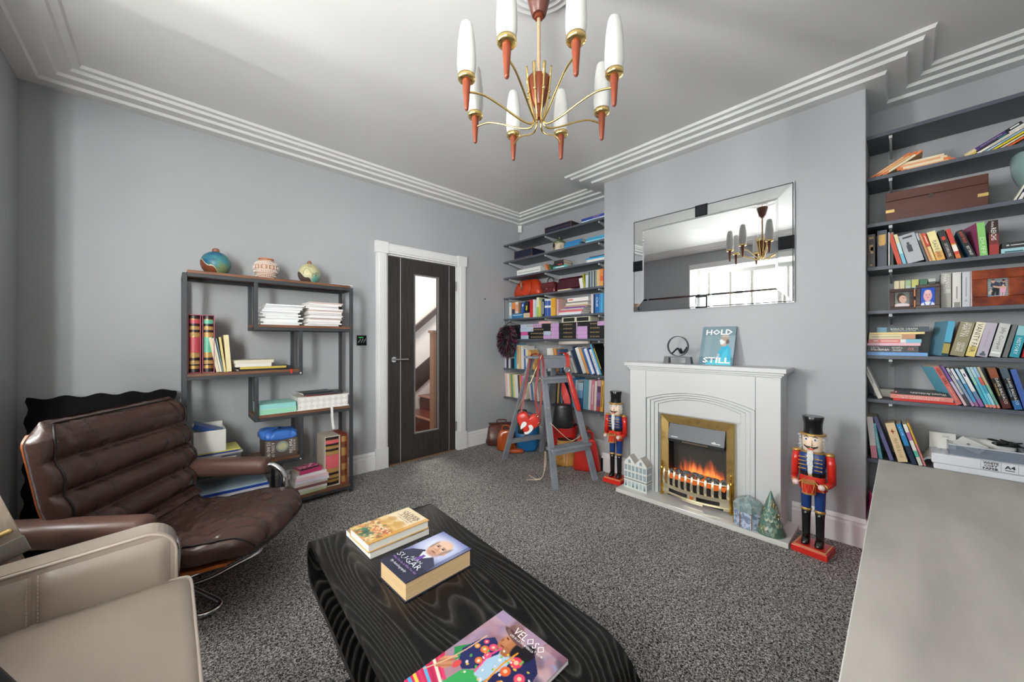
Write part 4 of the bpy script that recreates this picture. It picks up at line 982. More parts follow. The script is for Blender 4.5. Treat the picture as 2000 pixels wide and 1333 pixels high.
# ---- right alcove
R4 = [(1694, 1709, 458, 0, '#2b211d', 'dark brown hardback with gold spine lettering', dict(print=('#b9975b', [(.2,.8,.86,.92),(.25,.75,.5,.68),(.25,.6,.42,.62),(.35,.65,.05,.09)]), hard=True)),
 (1713, 1732, 450, 0, '#39404c', 'slate cloth hardback with a gold label', dict(print=('#c39a4c', [(.12,.88,.62,.88),(.2,.8,.58,.62)]), hard=True)),
 (1734.5, 1738.2, 454, 0, '#a9a8aa', 'thin grey paperback'), (1739.6, 1745, 454, 0, '#2c3a3c', 'thin dark green paperback', dict(segs=[(.7, '#232a2e'), (1, '#7f9a86')])),
 (1753, 1762.5, 453, -12, '#c5401f', 'orange-red paperback leaning left', dict(front='#a82a12')), (1763.5, 1771, 455, -12, '#9dc4d0', 'pale blue and cream thin paperback', dict(segs=[(.35, '#6cb0c8'), (.7, '#b9d6da'), (1, '#dccb9c')])),
 (1773, 1808, 452, -13, '#a9adb2', 'wide silver-grey book with dark couple picture', dict(print=('#33373d', [(.42,.72,.38,.62),(.50,.66,.62,.72),(.2,.8,.86,.92)]), front='#b6b9bd')),
 (1809.5, 1814.5, 452, -14, '#4a4d55', 'thin dark grey paperback with pale head', dict(segs=[(.75, '#464a52'), (1, '#a9b0b8')])), (1815.5, 1820, 453, -14, '#c98a5a', 'thin tan paperback'),
 (1820.5, 1829, 452, -14, '#e0b070', 'cream paperback with a red head', dict(segs=[(.52, '#e2b86c'), (.55, '#6b2a18'), (1, '#d9452c')], print=('#f3e9d0', [(.3,.5,.62,.9),(.3,.45,.1,.45)]))),
 (1830, 1848, 448, -13, '#e6cf8c', 'pale yellow paperback lettered PLAGUE LAND', dict(segs=[(.3, '#e0a552'), (1, '#e9dc9d')], texts=[('PLAGUE LAND', .08, .68, '#2a2218', .5)])),
 (1851, 1866, 446, -13, '#161417', 'black paperback lettered CATCHING FIRE', dict(texts=[('CATCHING FIRE', .08, .55, '#d9d2cc', .42)], print=('#c8321e', [(.25,.75,.66,.78)]))),
 (1868, 1878, 444, -13, '#d89a2e', 'red and yellow paperback with white label', dict(segs=[(.14, '#d9722a'), (.24, '#c8301f'), (.46, '#efe3d6'), (.5, '#d8a02e'), (1, '#c6332a')])),
 (1894, 1908, 445, -17, '#121316', 'black paperback with orange and white lettering', dict(front='#1f5f8c', texts=[('BODY WOLF', .52, .94, '#e0502c', .5), ('BEST TARGET', .06, .4, '#e8e4de', .42)])),
 (1914, 1931, 433, -4, '#8fd07a', 'lime green hardback lettered DUFF', dict(front='#9c4a6c', yaw=14, texts=[('DUFF', .05, .55, '#dff0d2', .55)])),
 (1932.5, 1952, 430, -1, '#6d1f1f', 'dark red hardback lettered in white capitals', dict(segs=[(.3, '#9c2f2c'), (.6, '#6d2420'), (1, '#2e1714')], front='#301512', texts=[('Kathy', .8, .96, '#f2eee8', .35, .62), ('REICHS', .42, .78, '#f2eee8', .55)]))]
row(R4, ZR[3], 2.985, 'fourth', 'right', 'books on the fourth shelf of the right alcove')
flat(1955, 2030, ZR[3], .0255, 2.985, '#9cc7cd', 'light blue book lying under a black one on fourth shelf of right alcove', 'flat books on the fourth right shelf', dict(print=('#2d5560', [(.2,.45,.1,.6)])))
flat(1957, 2030, ZR[3]+.026, .0285, 2.985, '#2a2a2c', 'black book lying on a light blue one on fourth shelf of right alcove', 'flat books on the fourth right shelf', dict(print=('#d8d8d6', [(.4,.6,.12,.2),(.42,.55,.24,.8)])))
# second shelf: orange-banded paperbacks
OR, CR = '#d8743c', '#e3c49a'
rowg = 'orange-banded paperbacks on the second right shelf'
for i, (u0, th, ln, sh) in enumerate(((1702, .0105, .180, 0), (1713, .0105, .178, .018), (1726, .0115, .172, .036))):
    y = yplane(u0, 2.985); a = math.radians(60)
    M = Matrix.Translation((2.985, y, ZR[1]+.001)) @ Matrix.Rotation(a, 4, 'X') @ Matrix.Translation((0, 0, 0))
    make_book('%s of three leaning orange-ended paperbacks at the left end of second right shelf' % ['outermost', 'middle', 'innermost'][i], th, ln, .11, M, CR, [(.16, OR), (.84, '#e2a872' if i < 2 else '#e6d8b8'), (1, OR)], group=rowg, front='#8a8258' if i == 2 else None)
z = ZR[1]
for i, (u0, u1, th) in enumerate(((1759.5, 1866, .0135), (1752, 1856, .013), (1747, 1850, .013), (1744, 1844, .013))):
    flat(u0, u1, z+.0003, th, 2.985+.004*i, CR, 'orange-ended paperback lying %s in the pile on second shelf of right alcove' % ['lowest', 'second lowest', 'second highest', 'highest'][i], rowg, dict(segs=[(.12, OR if i != 3 else '#d9c9a4'), (.88, '#e0a77a' if i in (0, 2) else '#ead9b9'), (1, OR if i < 2 else '#e4d0a8')])); z += th
R2b = [(1868, 1887, '#3a2460', 'purple and black book', .20, dict(segs=[(.2, '#dcc894'), (.72, '#45296e'), (1, '#17151a')], texts=[('THE MIDDLE AGES', .28, .66, '#d8cfae', .3)], print=('#e9e9e6', [(.35,.75,.8,.95)]))),
 (1888, 1897, '#1c1c1d', 'black book with teal and white bands', .205, dict(segs=[(.1, '#d8b640'), (.48, '#1c1c1d'), (.62, '#1f6f6c'), (.66, '#1c1c1d'), (.9, '#e6e4de'), (1, '#1c1c1d')])),
 (1898.5, 1911, '#e8e2d6', 'white book with grey spine lettering', .215, dict(print=('#8a8680', [(.35,.6,.2,.6),(.35,.6,.66,.85)]))), (1913, 1923.5, '#a9bfd2', 'light blue book', .20, dict(print=('#56708c', [(.35,.6,.3,.7)]))),
 (1928, 1937, '#e2cf2e', 'bright yellow book', .20, {}), (1943, 1951, '#dcd4c0', 'cream book', .19, {}), (1957, 1967.5, '#d9662a', 'orange book', .185, {}), (1976, 1990, '#39404e', 'dark slate book', .18, {})]
row([(a, b_, 260, 60, e, f, dict(g, h=hh_)) for a, b_, e, f, hh_, g in R2b], ZR[1], 2.985, 'second', 'right', 'steeply leaning books on the second right shelf', where='in steeply leaning row, second right shelf')
# sixth shelf
flat(1691.5, 1812, ZR[5], .019, 2.975, '#6f9fd8', 'long light blue folder lying under the pile on sixth right shelf', 'pile of flat books on the sixth right shelf', dict(front='#4f7fc0'), d=.22)
z = ZR[5]+.0195
for u0, u1, th, col, lb, op in ((1694, 1794, .036, '#3f3f42', 'charcoal book with red OX, lowest book of the pile on sixth right shelf', dict(texts=[('blackman', .08, .44, '#f2f2f0', .42, .42), ('malorie', .08, .24, '#f2f2f0', .2, .78), ('NOUGHTS &', .5, .7, '#f2f2f0', .28, .68), ('CROSSES', .5, .68, '#f2f2f0', .28, .3), ('OX', .80, .92, '#e58a80', .45)])),
  (1694, 1798, .0165, '#e8b9c4', 'pale pink book in the pile on sixth right shelf', {}), (1696, 1800, .020, '#d97a74', 'coral book with light blue end in the pile on sixth right shelf', dict(segs=[(.62, '#dd7d76'), (.72, '#e9ecec'), (1, '#7fc0d8')], print=('#f6e6e2', [(.4,.65,.1,.2),(.4,.6,.25,.58)]))),
  (1697, 1788, .027, '#d8c8a4', 'cream book with a face on its spine in the pile on sixth right shelf', dict(segs=[(.72, '#ded0ac'), (1, '#c48f70')], print=('#a89468', [(.45,.6,.06,.7)]))), (1698, 1806, .0125, '#e6d08c', 'thin yellow book in the pile on sixth right shelf', {}),
  (1712.5, 1815, .0285, '#35454c', 'dark teal book lettered BARACK OBAMA on top of the pile, sixth right shelf', dict(segs=[(.2, '#5f8ea4'), (1, '#35454c')], texts=[('BARACK OBAMA', .28, .80, '#e8e8e4', .34, .6), ('DREAMS FROM MY FATHER', .30, .76, '#e8e8e4', .16, .22)]))):
    flat(u0, u1, z, th, 2.982+rb.uniform(-.006, .006), col, lb, 'pile of flat books on the sixth right shelf', op); z += th+.0002
R6 = [(1837, 1851.5, 627, 8, '#5fb4d8', 'light blue book with yellow foot', dict(segs=[(.08, '#2f4a50'), (.36, '#b8a860'), (.4, '#4a5a58'), (1, '#62b8dc')], front='#6d9fb4', X=2.985, hard=True, yaw=16)),
 (1853, 1882, 628, 12, '#8f8a6c', 'thick khaki book lettered A FEAST FOR CROWS', dict(front='#9a5a1c', texts=[('GEORGE R.R.', .58, .98, '#eeece2', .2, .28), ('MARTIN', .58, .98, '#eeece2', .36, .58), ('A FEAST FOR', .14, .40, '#eeece2', .22, .30), ('CROWS', .14, .40, '#eeece2', .3, .6)], hard=True)),
 (1884, 1903, 629, 12, '#e6dca0', 'cream and yellow book with dark slanting letters', dict(segs=[(.3, '#e2cf7a'), (1, '#ece6cc')], texts=[('VANITY FAIR', .12, .96, '#4a3a30', .6)], hard=True)),
 (1905, 1927.5, 630, 11, '#b9b2bf', 'lilac-grey book with a small tree', dict(print=('#59606e', [(.2,.75,.03,.10),(.35,.6,.10,.16)]), texts=[('Winter Ghosts', .3, .75, '#9a8ca0', .26)], hard=True)),
 (1930, 1953, 631, 11, '#c9cac8', 'pale grey book lettered in brown capitals', dict(texts=[('Jilly Cooper', .22, .88, '#6d5a4c', .5)], print=('#f2f2f0', [(.1,.9,.1,.15)]), front='#3b3d40', hard=True)),
 (1957, 1967, 634, 11, '#6d6f70', 'dark grey book half hidden'), (1970, 1990, 636, 10, '#2fa0b0', 'teal book with white lettering', dict(texts=[('HISTORY', .1, .62, '#eaf4f2', .42)], segs=[(.7, '#2a98aa'), (1, '#8fc4c8')], hard=True)), (1995, 2012, 640, 9, '#b02430', 'red book at the frame edge')]
row(R6, ZR[5], 2.985, 'sixth', 'right', 'books on the sixth shelf of the right alcove', where='in right-leaning row, sixth right shelf', depth=(.14, .16))
# seventh shelf
z = ZR[6]
flat(1744.5, 1868, z, .0125, 2.984, '#c8231f', 'bright red book lying lowest in the pile on seventh right shelf', 'flat pile on the seventh right shelf', {}); z += .0128
flat(1739, 1862, z, .024, 2.978, '#d9857a', 'coral book lettered upside down in the pile on seventh right shelf', 'flat pile on the seventh right shelf', dict(texts=[('DICTIONARY OF', .2, .78, '#f1dcd2', .3, .28, -1), ('SUBJECTS & SYMBOLS IN ART', .12, .86, '#f1dcd2', .28, .68, -1)])); z += .0243
flat(1746, 1858, z, .022, 2.984, '#212124', 'black book lettered Western Architecture on the pile, seventh right shelf', 'flat pile on the seventh right shelf', dict(texts=[('Western Architecture', .3, .92, '#e9e8e4', .5, .5, -1)], print=('#d87a70', [(.3,.7,.02,.05)])))
row([(1715, 1724.5, 717, -19, '#e4e2da', 'small white paperback', dict(label='small white paperback leaning alone at the left end of seventh right shelf', texts=[('FAREWELL', .45, .9, '#55504a', .4)]))], ZR[6], 2.985, 'seventh', 'right', 'books on the seventh shelf of the right alcove')
tq = ['#5fb0c4', '#4fb6cc', '#3f9cc0', '#86bfa0']
R7 = [(1869, 1882.5, 716, -24, '#e0736c', 'coral paperback lettered GEEK GIRL', dict(front='#6fb6cc', yaw=20, texts=[('GEEK GIRL', .52, .97, '#3a1f22', .62), ('HOLLY SMALE', .12, .46, '#f4dcd6', .3)])),
 (1883.5, 1890, 716, -22, '#8a5fae', 'purple and lilac paperback', dict(segs=[(.25, '#d9b9c0'), (.6, '#c9bcd4'), (1, '#7d4fae')])), (1890.5, 1897, 720, -21, '#b9bcc4', 'grey-lilac paperback', dict(segs=[(.3, '#3f3f4a'), (1, '#b8bac2')], print=('#4a3a60', [(.3,.7,.8,.9)]))),
 (1898.5, 1905, 721, -21, '#7f9fbc', 'grey-blue paperback with pink foot', dict(segs=[(.12, '#b890b0'), (.7, '#7f9cb8'), (1, '#d4dce2')])), (1906, 1913, 721, -20, '#4f97c4', 'blue paperback with mauve foot', dict(segs=[(.12, '#9a6a90'), (.6, '#4a90c0'), (1, '#a9cce0')])),
 (1914.5, 1924, 722, -20, '#e6e6e6', 'white paperback with purple foot', dict(segs=[(.2, '#9a6aa8'), (.4, '#6a8ab0'), (1, '#eceae8')], print=('#5a4a90', [(.3,.7,.8,.88)])))]
for k in range(4): R7.append((1926+7.4*k, 1932.6+7.4*k, 718, -18, tq[k], ['turquoise', 'cyan', 'mid blue', 'green and sand'][k]+' series paperback with coral foot', dict(segs=[(.07, '#e08a70'), (.35, ['#49a8c4','#5fc4d8','#9fd0e0','#6fa890'][k]), (.55, tq[k]), (.75, ['#8fc8b0','#62b8cc','#d05a50','#c8b080'][k]), (1, ['#a8c8d0','#b9d8e0','#9cc0d8','#c8c0a0'][k])])))
R7 += [(1959, 1977.5, 719, -14, '#1d1614', 'black and red thriller lettered in white', dict(segs=[(.2, '#4a1512'), (.75, '#1a1413'), (1, '#8a4a2c')], texts=[('DAVID BALDACCI', .12, .74, '#f0ece6', .36, .38), ('THE FINISHER', .3, .62, '#d9b860', .2, .8)])),
 (1982, 1999, 719, -13, '#16202e', 'black and blue thriller lettered in white', dict(segs=[(.22, '#1f5f9c'), (.75, '#121820'), (1, '#4a5a66')], texts=[('DAVID BALDACCI', .12, .74, '#f0ece6', .36, .38), ('THE KEEPER', .3, .62, '#9fc0d8', .2, .8)])), (2001, 2014, 722, -12, '#3f5fa8', 'blue and pink book at the frame edge')]
row(R7, ZR[6], 2.985, 'seventh', 'right', 'books on the seventh shelf of the right alcove', where='in left-leaning row, seventh right shelf', depth=(.12, .135))
# eighth shelf
R8 = [(1702, 1714.5, 815, -5, '#e0d6d4', 'white folder edged in pink', dict(segs=[(.3, '#d9889a'), (1, '#e6dedb')])), (1717, 1724, 828, -8, '#5fa8b4', 'teal paperback with white lettering', dict(texts=[('CHANGE', .3, .75, '#e8f2f2', .5)])),
 (1738, 1746.5, 817, -16, '#5a5c8a', 'dusty purple hardback'), (1754.5, 1775, 828, -14, '#dcc39a', 'cream book with a small red cross', dict(print=('#b0442c', [(.44,.56,.72,.84),(.3,.7,.77,.80)]), texts=[('PRAYER BOOK', .1, .6, '#9a7a50', .4)], hard=True)),
 (1781, 1792, 831, -16, '#1f6fb0', 'blue paperback with navy foot', dict(segs=[(.45, '#1c2c44'), (1, '#2280bc')], texts=[('LOVE', .7, .92, '#bfe4f4', .4)])), (1795, 1803.5, 832, -16, '#e8dccf', 'white paperback with coloured patches', dict(segs=[(.2, '#d9d4c4'), (.35, '#4fae90'), (.6, '#e4dcd4'), (.8, '#b06aa0'), (1, '#e9e6da')])), (1804.5, 1809, 830, -16, '#d9a83c', 'yellow and pink thin paperback', dict(segs=[(.5, '#d9808a'), (1, '#dcae40')]))]
row(R8, ZR[7], 2.985, 'eighth', 'right', 'books on the eighth shelf of the right alcove', depth=(.13, .16))
# fifth shelf: row behind the frames and the white books
R5b = [(1746, 1756, 549, 0, '#e0d6b0', 'small cream paperback'), (1757, 1767, 548, 0, '#d8cfa0', 'small sand paperback'), (1768, 1779, 547, 0, '#bcc4c0', 'small grey-green paperback', dict(segs=[(.8, '#c0c8c4'), (1, '#a0b890')])), (1780, 1794, 546, 0, '#c8c86a', 'small yellow-blue paperback', dict(segs=[(.75, '#9ac0d0'), (1, '#c9c86c')])), (1795.5, 1811, 545, 0, '#2f5a4c', 'small dark green paperback', dict(segs=[(.8, '#dce0d8'), (1, '#2c6a50')])), (1812.5, 1827, 544, 0, '#4a4c50', 'small charcoal paperback', dict(segs=[(.8, '#d0d0d0'), (.9, '#3a3a40'), (1, '#c9c9c4')]))]
row(R5b, ZR[4], 3.085, 'fifth', 'right', 'small paperbacks behind the double photo frame', where='behind the double photo frame', depth=(.10, .11))
R5 = [(1837.5, 1858, 533, 0, '#a8a79f', 'grey hardback with white lettering and disc', dict(texts=[('GEORGE R.R.', .56, .96, '#f2f0ea', .22, .28), ('MARTIN', .56, .96, '#f2f0ea', .38, .62)], print=('#c9ccc6', [(.1,.75,.42,.54)]), hard=True)), (1859.5, 1877, 532, 0, '#dcdad6', 'white hardback with grey foot print', dict(print=('#8d8c8a', [(.12,.8,.02,.16),(.4,.55,.25,.6)]), hard=True)),
 (1879, 1894.5, 531, 0, '#d0d3d8', 'pale blue-white hardback', dict(print=('#a4aab4', [(.4,.58,.3,.85),(.35,.65,.16,.22)]), hard=True)), (1895.5, 1899.5, 530, 0, '#e4cfd0', 'thin pale pink paperback')]
row(R5, ZR[4], 3.03, 'fifth', 'right', 'books beside the burr wood photo frame', where='of four beside the burr wood frame', depth=(.14, .16))

# ---- left alcove
L4 = [(1133.5, 1140, 542, -10, '#e4e2dc', 'white paperback leaning left'), (1140.6, 1143, 534, -8, '#a8a42c', 'thin olive yellow book'), (1143.5, 1149, 537, 0, '#c8d0d8', 'pale blue-white book')]
cl = ['#4a4640', '#8fa0ac', '#5f6a78', '#b9b4a4', '#3f4c5c', '#93a890']
for k in range(6): L4.append((1149.6+2.6*k, 1152+2.6*k, 531-k*.6, 0, cl[k], ['thin brown', 'thin grey-blue', 'thin slate', 'thin sand', 'thin navy', 'thin sage'][k]+' book'))
L4 += [(1165.5, 1171.5, 527, 0, '#dcb48a', 'cream and orange book'), (1172, 1178, 525, 0, '#df7a2c', 'bright orange book', dict(segs=[(.3, '#e0a24a'), (.6, '#d9652a'), (1, '#e08a3c')])), (1178.4, 1180.6, 527, 0, '#5a3a7a', 'thin purple book')]
row(L4, ZL[3], 2.99, 'fourth', 'left', 'books on the fourth shelf of the left alcove')
L5 = [(994.5, 998.6, 591, 0, '#cfdde4', 'pale blue and cream book', dict(segs=[(.2, '#8fc4d8'), (.75, '#e4e0d6'), (1, '#a8d0dc')]))]
row(L5, ZL[4], 2.99, 'fifth', 'left', 'books on the fifth shelf of the left alcove')
flat(999.5, 1022, ZL[4], .056, 2.985, '#2f78a8', 'blue book lying under a short row on fifth left shelf', 'books on the fifth shelf of the left alcove', dict(print=('#d8e4ea', [(.6,.75,.1,.9)]), hard=True))
flat(1023, 1039, ZL[4], .055, 2.99, '#d6c4a4', 'cream page-edge-out book lying on fifth left shelf', 'books on the fifth shelf of the left alcove')
zz5 = ZL[4]+.0575
row([(999.5, 1005.5, 591, 0, '#d8783c', 'orange and purple book', dict(z=zz5, segs=[(.4, '#4a4058'), (1, '#dc8244')])), (1006, 1012, 590, 0, '#e2cbb0', 'cream and salmon book', dict(z=zz5, segs=[(.2, '#d9d2c4'), (.8, '#e0a080'), (1, '#e8dcc8')])), (1012.5, 1016.5, 591, 0, '#8f6a48', 'brown book', dict(z=zz5)),
 (1017.5, 1022.5, 590, 6, '#2858a0', 'blue book with white letter', dict(z=zz5, print=('#e6ecf4', [(.3,.7,.6,.8)]))), (1024.5, 1031, 588, 5, '#1e1f26', 'black book with yellow lettering', dict(z=zz5, print=('#e0d040', [(.3,.7,.2,.6)])))], zz5, 2.985, 'fifth', 'left', 'books on the fifth shelf of the left alcove', where='on top of a lying book, fifth left shelf')
L5b = [(1034.5, 1039.5, 585.5, 0, '#c42832', 'tall red book', dict(X=2.972)), (1040.3, 1043.8, 585, 0, '#e6e4e0', 'white book'), (1044, 1047.8, 586, 0, '#bcd0dc', 'white and pale blue book'), (1048, 1052.6, 581, 0, '#d8dcb0', 'cream and green book', dict(segs=[(.5, '#9cc060'), (1, '#e2dfc0')])), (1053, 1055.8, 588, 0, '#d8c83a', 'thin lime yellow book'), (1056, 1058.8, 584, 0, '#8c98a0', 'thin grey-blue book'), (1059, 1062.4, 584, 0, '#202022', 'black book with white lettering', dict(print=('#e8e8e6', [(.3,.7,.15,.85)]))),
 (1063.5, 1069.6, 584, 0, '#dfe3ea', 'white and royal blue book', dict(segs=[(.5, '#3a5ca8'), (.62, '#e8e8ec'), (.9, '#4a6cb0'), (1, '#e4e6ea')])), (1070, 1075.6, 584, 0, '#e6e8ee', 'second white and blue book', dict(segs=[(.5, '#2c4c9c'), (.62, '#e9e9ee'), (.9, '#3c5ca8'), (1, '#e4e6ea')])), (1076.5, 1084.5, 582, 0, '#e2a428', 'broad golden yellow book', dict(segs=[(.5, '#e6ae34'), (.52, '#b8801c'), (1, '#e2a428')])), (1085, 1087.2, 583, 0, '#a8846a', 'thin brown book'), (1087.6, 1090.4, 584, 0, '#e0b4b0', 'thin pale pink book')]
row(L5b, ZL[4], 2.99, 'fifth', 'left', 'books on the fifth shelf of the left alcove', where='of the middle row, fifth left shelf')
z = ZL[4]
for i, (u0, u1, th, col, dsc) in enumerate(((1090.8, 1134, .0165, '#dfe6ee', 'white and blue'), (1091.5, 1136, .015, '#e4e2de', 'off-white'), (1091, 1138, .020, '#d9707a', 'pink-red'), (1096, 1140, .014, '#c8c0bc', 'pale grey'), (1104, 1142, .015, '#7a4a9a', 'purple'), (1103, 1150, .014, '#c8a890', 'beige'), (1105, 1148, .022, '#e0d8c4', 'cream'), (1100, 1152, .014, '#8c8a86', 'grey'))):
    flat(u0, u1, z, th, 2.985+rb.uniform(-.004, .01), col, '%s magazine lying %s in the pile on fifth left shelf' % (dsc, ORD[i]+' from bottom'), 'magazine pile on the fifth left shelf', dict(page=PAGEW)); z += th+.0002
flat(1108.5, 1149, z, .037, 2.985, '#ece8e4', 'white box file with red lettering on top of the pile, fifth left shelf', 'magazine pile on the fifth left shelf', dict(print=('#d86a4a', [(.35,.7,.05,.28)]), page=PAGEW))
L5c = [(1154.5, 1158.3, 575, 0, '#e2d8d8', 'white and pink book'), (1158.6, 1161.6, 575, 0, '#23335c', 'navy book'), (1162, 1170, 574, 0, '#2a6cb0', 'royal blue book with white lettering', dict(texts=[('Chill', .35, .85, '#eaf2f8', .5)])), (1170.4, 1173.4, 574, 0, '#4a98cc', 'mid blue book'), (1173.8, 1176.8, 573, 0, '#58b0d8', 'sky blue book'), (1177.2, 1180.6, 572, 0, '#3a8cc0', 'strong blue book')]
row(L5c, ZL[4], 2.99, 'fifth', 'left', 'books on the fifth shelf of the left alcove', where='in right-end row, fifth left shelf')
# sixth shelf: black volumes in piles
LIL, PLB, PNK = '#c9a0d0', '#b9c8dc', '#d860a8'
cols = [('left', [(990, 1075, [(.34, K), (.62, PLB), (.82, LIL), (1, K)]), (1004, 1075, [(.18, K), (.55, PLB), (1, K)]), (1004, 1075.5, [(.2, K), (.40, PNK), (.82, K), (1, PLB)]), (1004, 1075.5, [(.2, K), (.42, PLB), (.82, K), (1, LIL)])][::-1]),
        ('middle', [(1077, 1127, [(.3, LIL), (.97, K), (1, LIL)])]*4), ('right', [(1127.6, 1180.5, [(.38, LIL), (1, K)])]*3 + [(1127.6, 1180.5, [(.75, K), (1, LIL)])])]
for nm, lay in cols:
    z = ZL[5]
    for i, (u0, u1, sg) in enumerate(lay):
        pr = []
        L_ = 14
        for k in range(9):
            f = 0.44+0.05*k
            if 0.44 < f < 0.8: pr.append((.34, .66, f, f+.025))
        flat(u0+rb.uniform(0, .6), u1, z, .0415, 2.985+rb.uniform(-.004, .004), K, 'black volume with coloured label, %s from bottom in the %s pile on sixth left shelf' % (ORD[i], nm), 'black boxed volumes on the sixth left shelf', dict(segs=sg, print=('#a8926a', pr), page=PAGEW)); z += .0417
flat(1052, 1076, ZL[5]+.1672, .027, 2.985, '#e0b0b0', 'pale pink notebook on the left pile of black volumes', 'books on the sixth shelf of the left alcove', dict(page=PAGEW))
# seventh shelf
L7 = [(985, 988.8, 697, 0, '#d8d0dc', 'white and purple book'), (989.2, 992.4, 698, 0, '#2c3050', 'navy book'), (993, 996.8, 698, 0, '#dcdcd8', 'white book'), (997.2, 1000, 700, 0, '#34404c', 'dark slate book'), (1004.5, 1008.8, 672, 0, '#2f98c0', 'tall turquoise blue book'), (1009.2, 1014, 674, 0, '#e0d4b4', 'tall cream book', dict(print=('#c8a060', [(.2,.8,.2,.95)]))), (1014.4, 1018, 676, 0, '#d8b080', 'tall tan book'), (1018.5, 1023.6, 676, -2, '#e2e0da', 'tall white book'), (1024, 1026.8, 682, -3, '#3a64a8', 'thin blue book'), (1027.2, 1030, 681, -3, '#dfe0e0', 'thin white book'), (1030.4, 1033.6, 683, -4, '#e0cf8c', 'thin pale yellow book')]
row(L7, ZL[6], 2.99, 'seventh', 'left', 'books on the seventh shelf of the left alcove', depth=(.15, .19))
row([(1043, 1047.5, 684, -24, '#dca868', 'orange-tan book', dict(label='orange-tan book leaning behind the stepladder top on seventh left shelf')), (1070, 1078, 680, -3, '#e8e6e0', 'white', dict(label='white book with a blue picture behind the stepladder on seventh left shelf', print=('#6a7a98', [(.2,.8,.45,.7)]))), (1081, 1085, 680, -10, '#e2d6b8', 'cream', dict(label='cream book leaning behind the stepladder on seventh left shelf')), (1087, 1092, 681, -10, '#c98a50', 'tan', dict(label='tan book leaning behind the stepladder on seventh left shelf')), (1094, 1099, 682, -10, '#4a6a8c', 'steel blue', dict(label='steel blue book leaning behind the stepladder on seventh left shelf'))], ZL[6], 2.99, 'seventh', 'left', 'books on the seventh shelf of the left alcove')
L7b = [(1111, 1116, 690, -22, '#c8c4bc', 'pale grey sheaf'), (1117.5, 1121.5, 688, -22, '#dcd8d0', 'off-white sheaf'), (1123, 1127, 686, -22, '#d8d4d0', 'white booklet'), (1129, 1132.5, 684, -22, '#3a4454', 'dark slate book'), (1134, 1137.5, 677, -22, '#1f3a5c', 'black-blue book'), (1139, 1146, 678, -22, '#e8e6e2', 'broad white book'), (1147, 1151.6, 680, -22, '#dc9a50', 'orange book'), (1152.5, 1155.5, 680, -22, '#2f6ab0', 'thin blue book'), (1156, 1162.5, 680, -22, '#e6e8ec', 'white book with blue edge'), (1163.5, 1166.5, 680, -22, '#23408c', 'thin navy book'), (1167, 1171.8, 682, -22, '#e9e9e6', 'white book with black title', dict(texts=[('TRIATHLON', .2, .9, '#20242c', .55)])), (1172.4, 1175.6, 672, -22, '#58a8d8', 'tall sky blue book'), (1176.2, 1180.4, 671, -22, '#18181a', 'tall black book with yellow title', dict(print=('#d8c850', [(.3,.7,.2,.85)])))]
row(L7b, ZL[6], 2.99, 'seventh', 'left', 'books on the seventh shelf of the left alcove', where='in left-leaning row, seventh left shelf', depth=(.15, .18))
# eighth shelf
cl = [('#e2c4c0', 'pale pink'), ('#ece8e2', 'white'), ('#e0b060', 'amber'), ('#4aa0a0', 'teal'), ('#d8c86a', 'yellow'), ('#e6e0d4', 'cream'), ('#e8e6e2', 'off-white'), ('#4a4650', 'charcoal'), ('#dc8a4a', 'orange'), ('#d86a98', 'pink'), ('#e6dccc', 'ivory')]
us = [988, 992.3, 996.6, 999.4, 1002.2, 1005, 1008.8, 1013, 1016.2, 1019.4, 1023.2, 1028]
row([(us[i]+.2, us[i+1]-.3, 729+.5*i, -4, c, n+' thin paperback') for i, (c, n) in enumerate(cl)], ZL[7], 2.99, 'eighth', 'left', 'books on the eighth shelf of the left alcove', depth=(.13, .16))
cl = [('#e6e2dc', 'white'), ('#5a7ab0', 'slate blue'), ('#e2ddd4', 'off-white'), ('#8ab0a0', 'sage'), ('#d9cfc0', 'beige')]
row([(1036+3.6*i, 1039.1+3.6*i, 742, -9, c, n+' paperback') for i, (c, n) in enumerate(cl)], ZL[7], 2.99, 'eighth', 'left', 'books on the eighth shelf of the left alcove', where='of the group between the stepladder legs, eighth left shelf')
cl = [('#3a4ca0', 'indigo'), ('#e4e2dc', 'white'), ('#6a3a90', 'violet'), ('#e9e6e0', 'ivory')]
row([(1061+3.8*i, 1064.4+3.8*i, 746, 0, c, n+' paperback') for i, (c, n) in enumerate(cl)], ZL[7], 2.99, 'eighth', 'left', 'books on the eighth shelf of the left alcove', where='of four behind the stepladder front leg, eighth left shelf')
cl = [('#2a2a2c', 'black'), ('#c8a860', 'gold'), ('#3a3c40', 'charcoal'), ('#9cb8c0', 'grey-blue'), ('#2c3c60', 'navy')]
row([(1084+3.4*i, 1086.9+3.4*i, 744, 4, c, n+' paperback') for i, (c, n) in enumerate(cl)], ZL[7], 2.99, 'eighth', 'left', 'books on the eighth shelf of the left alcove', where='of five behind the red pouch, eighth left shelf')
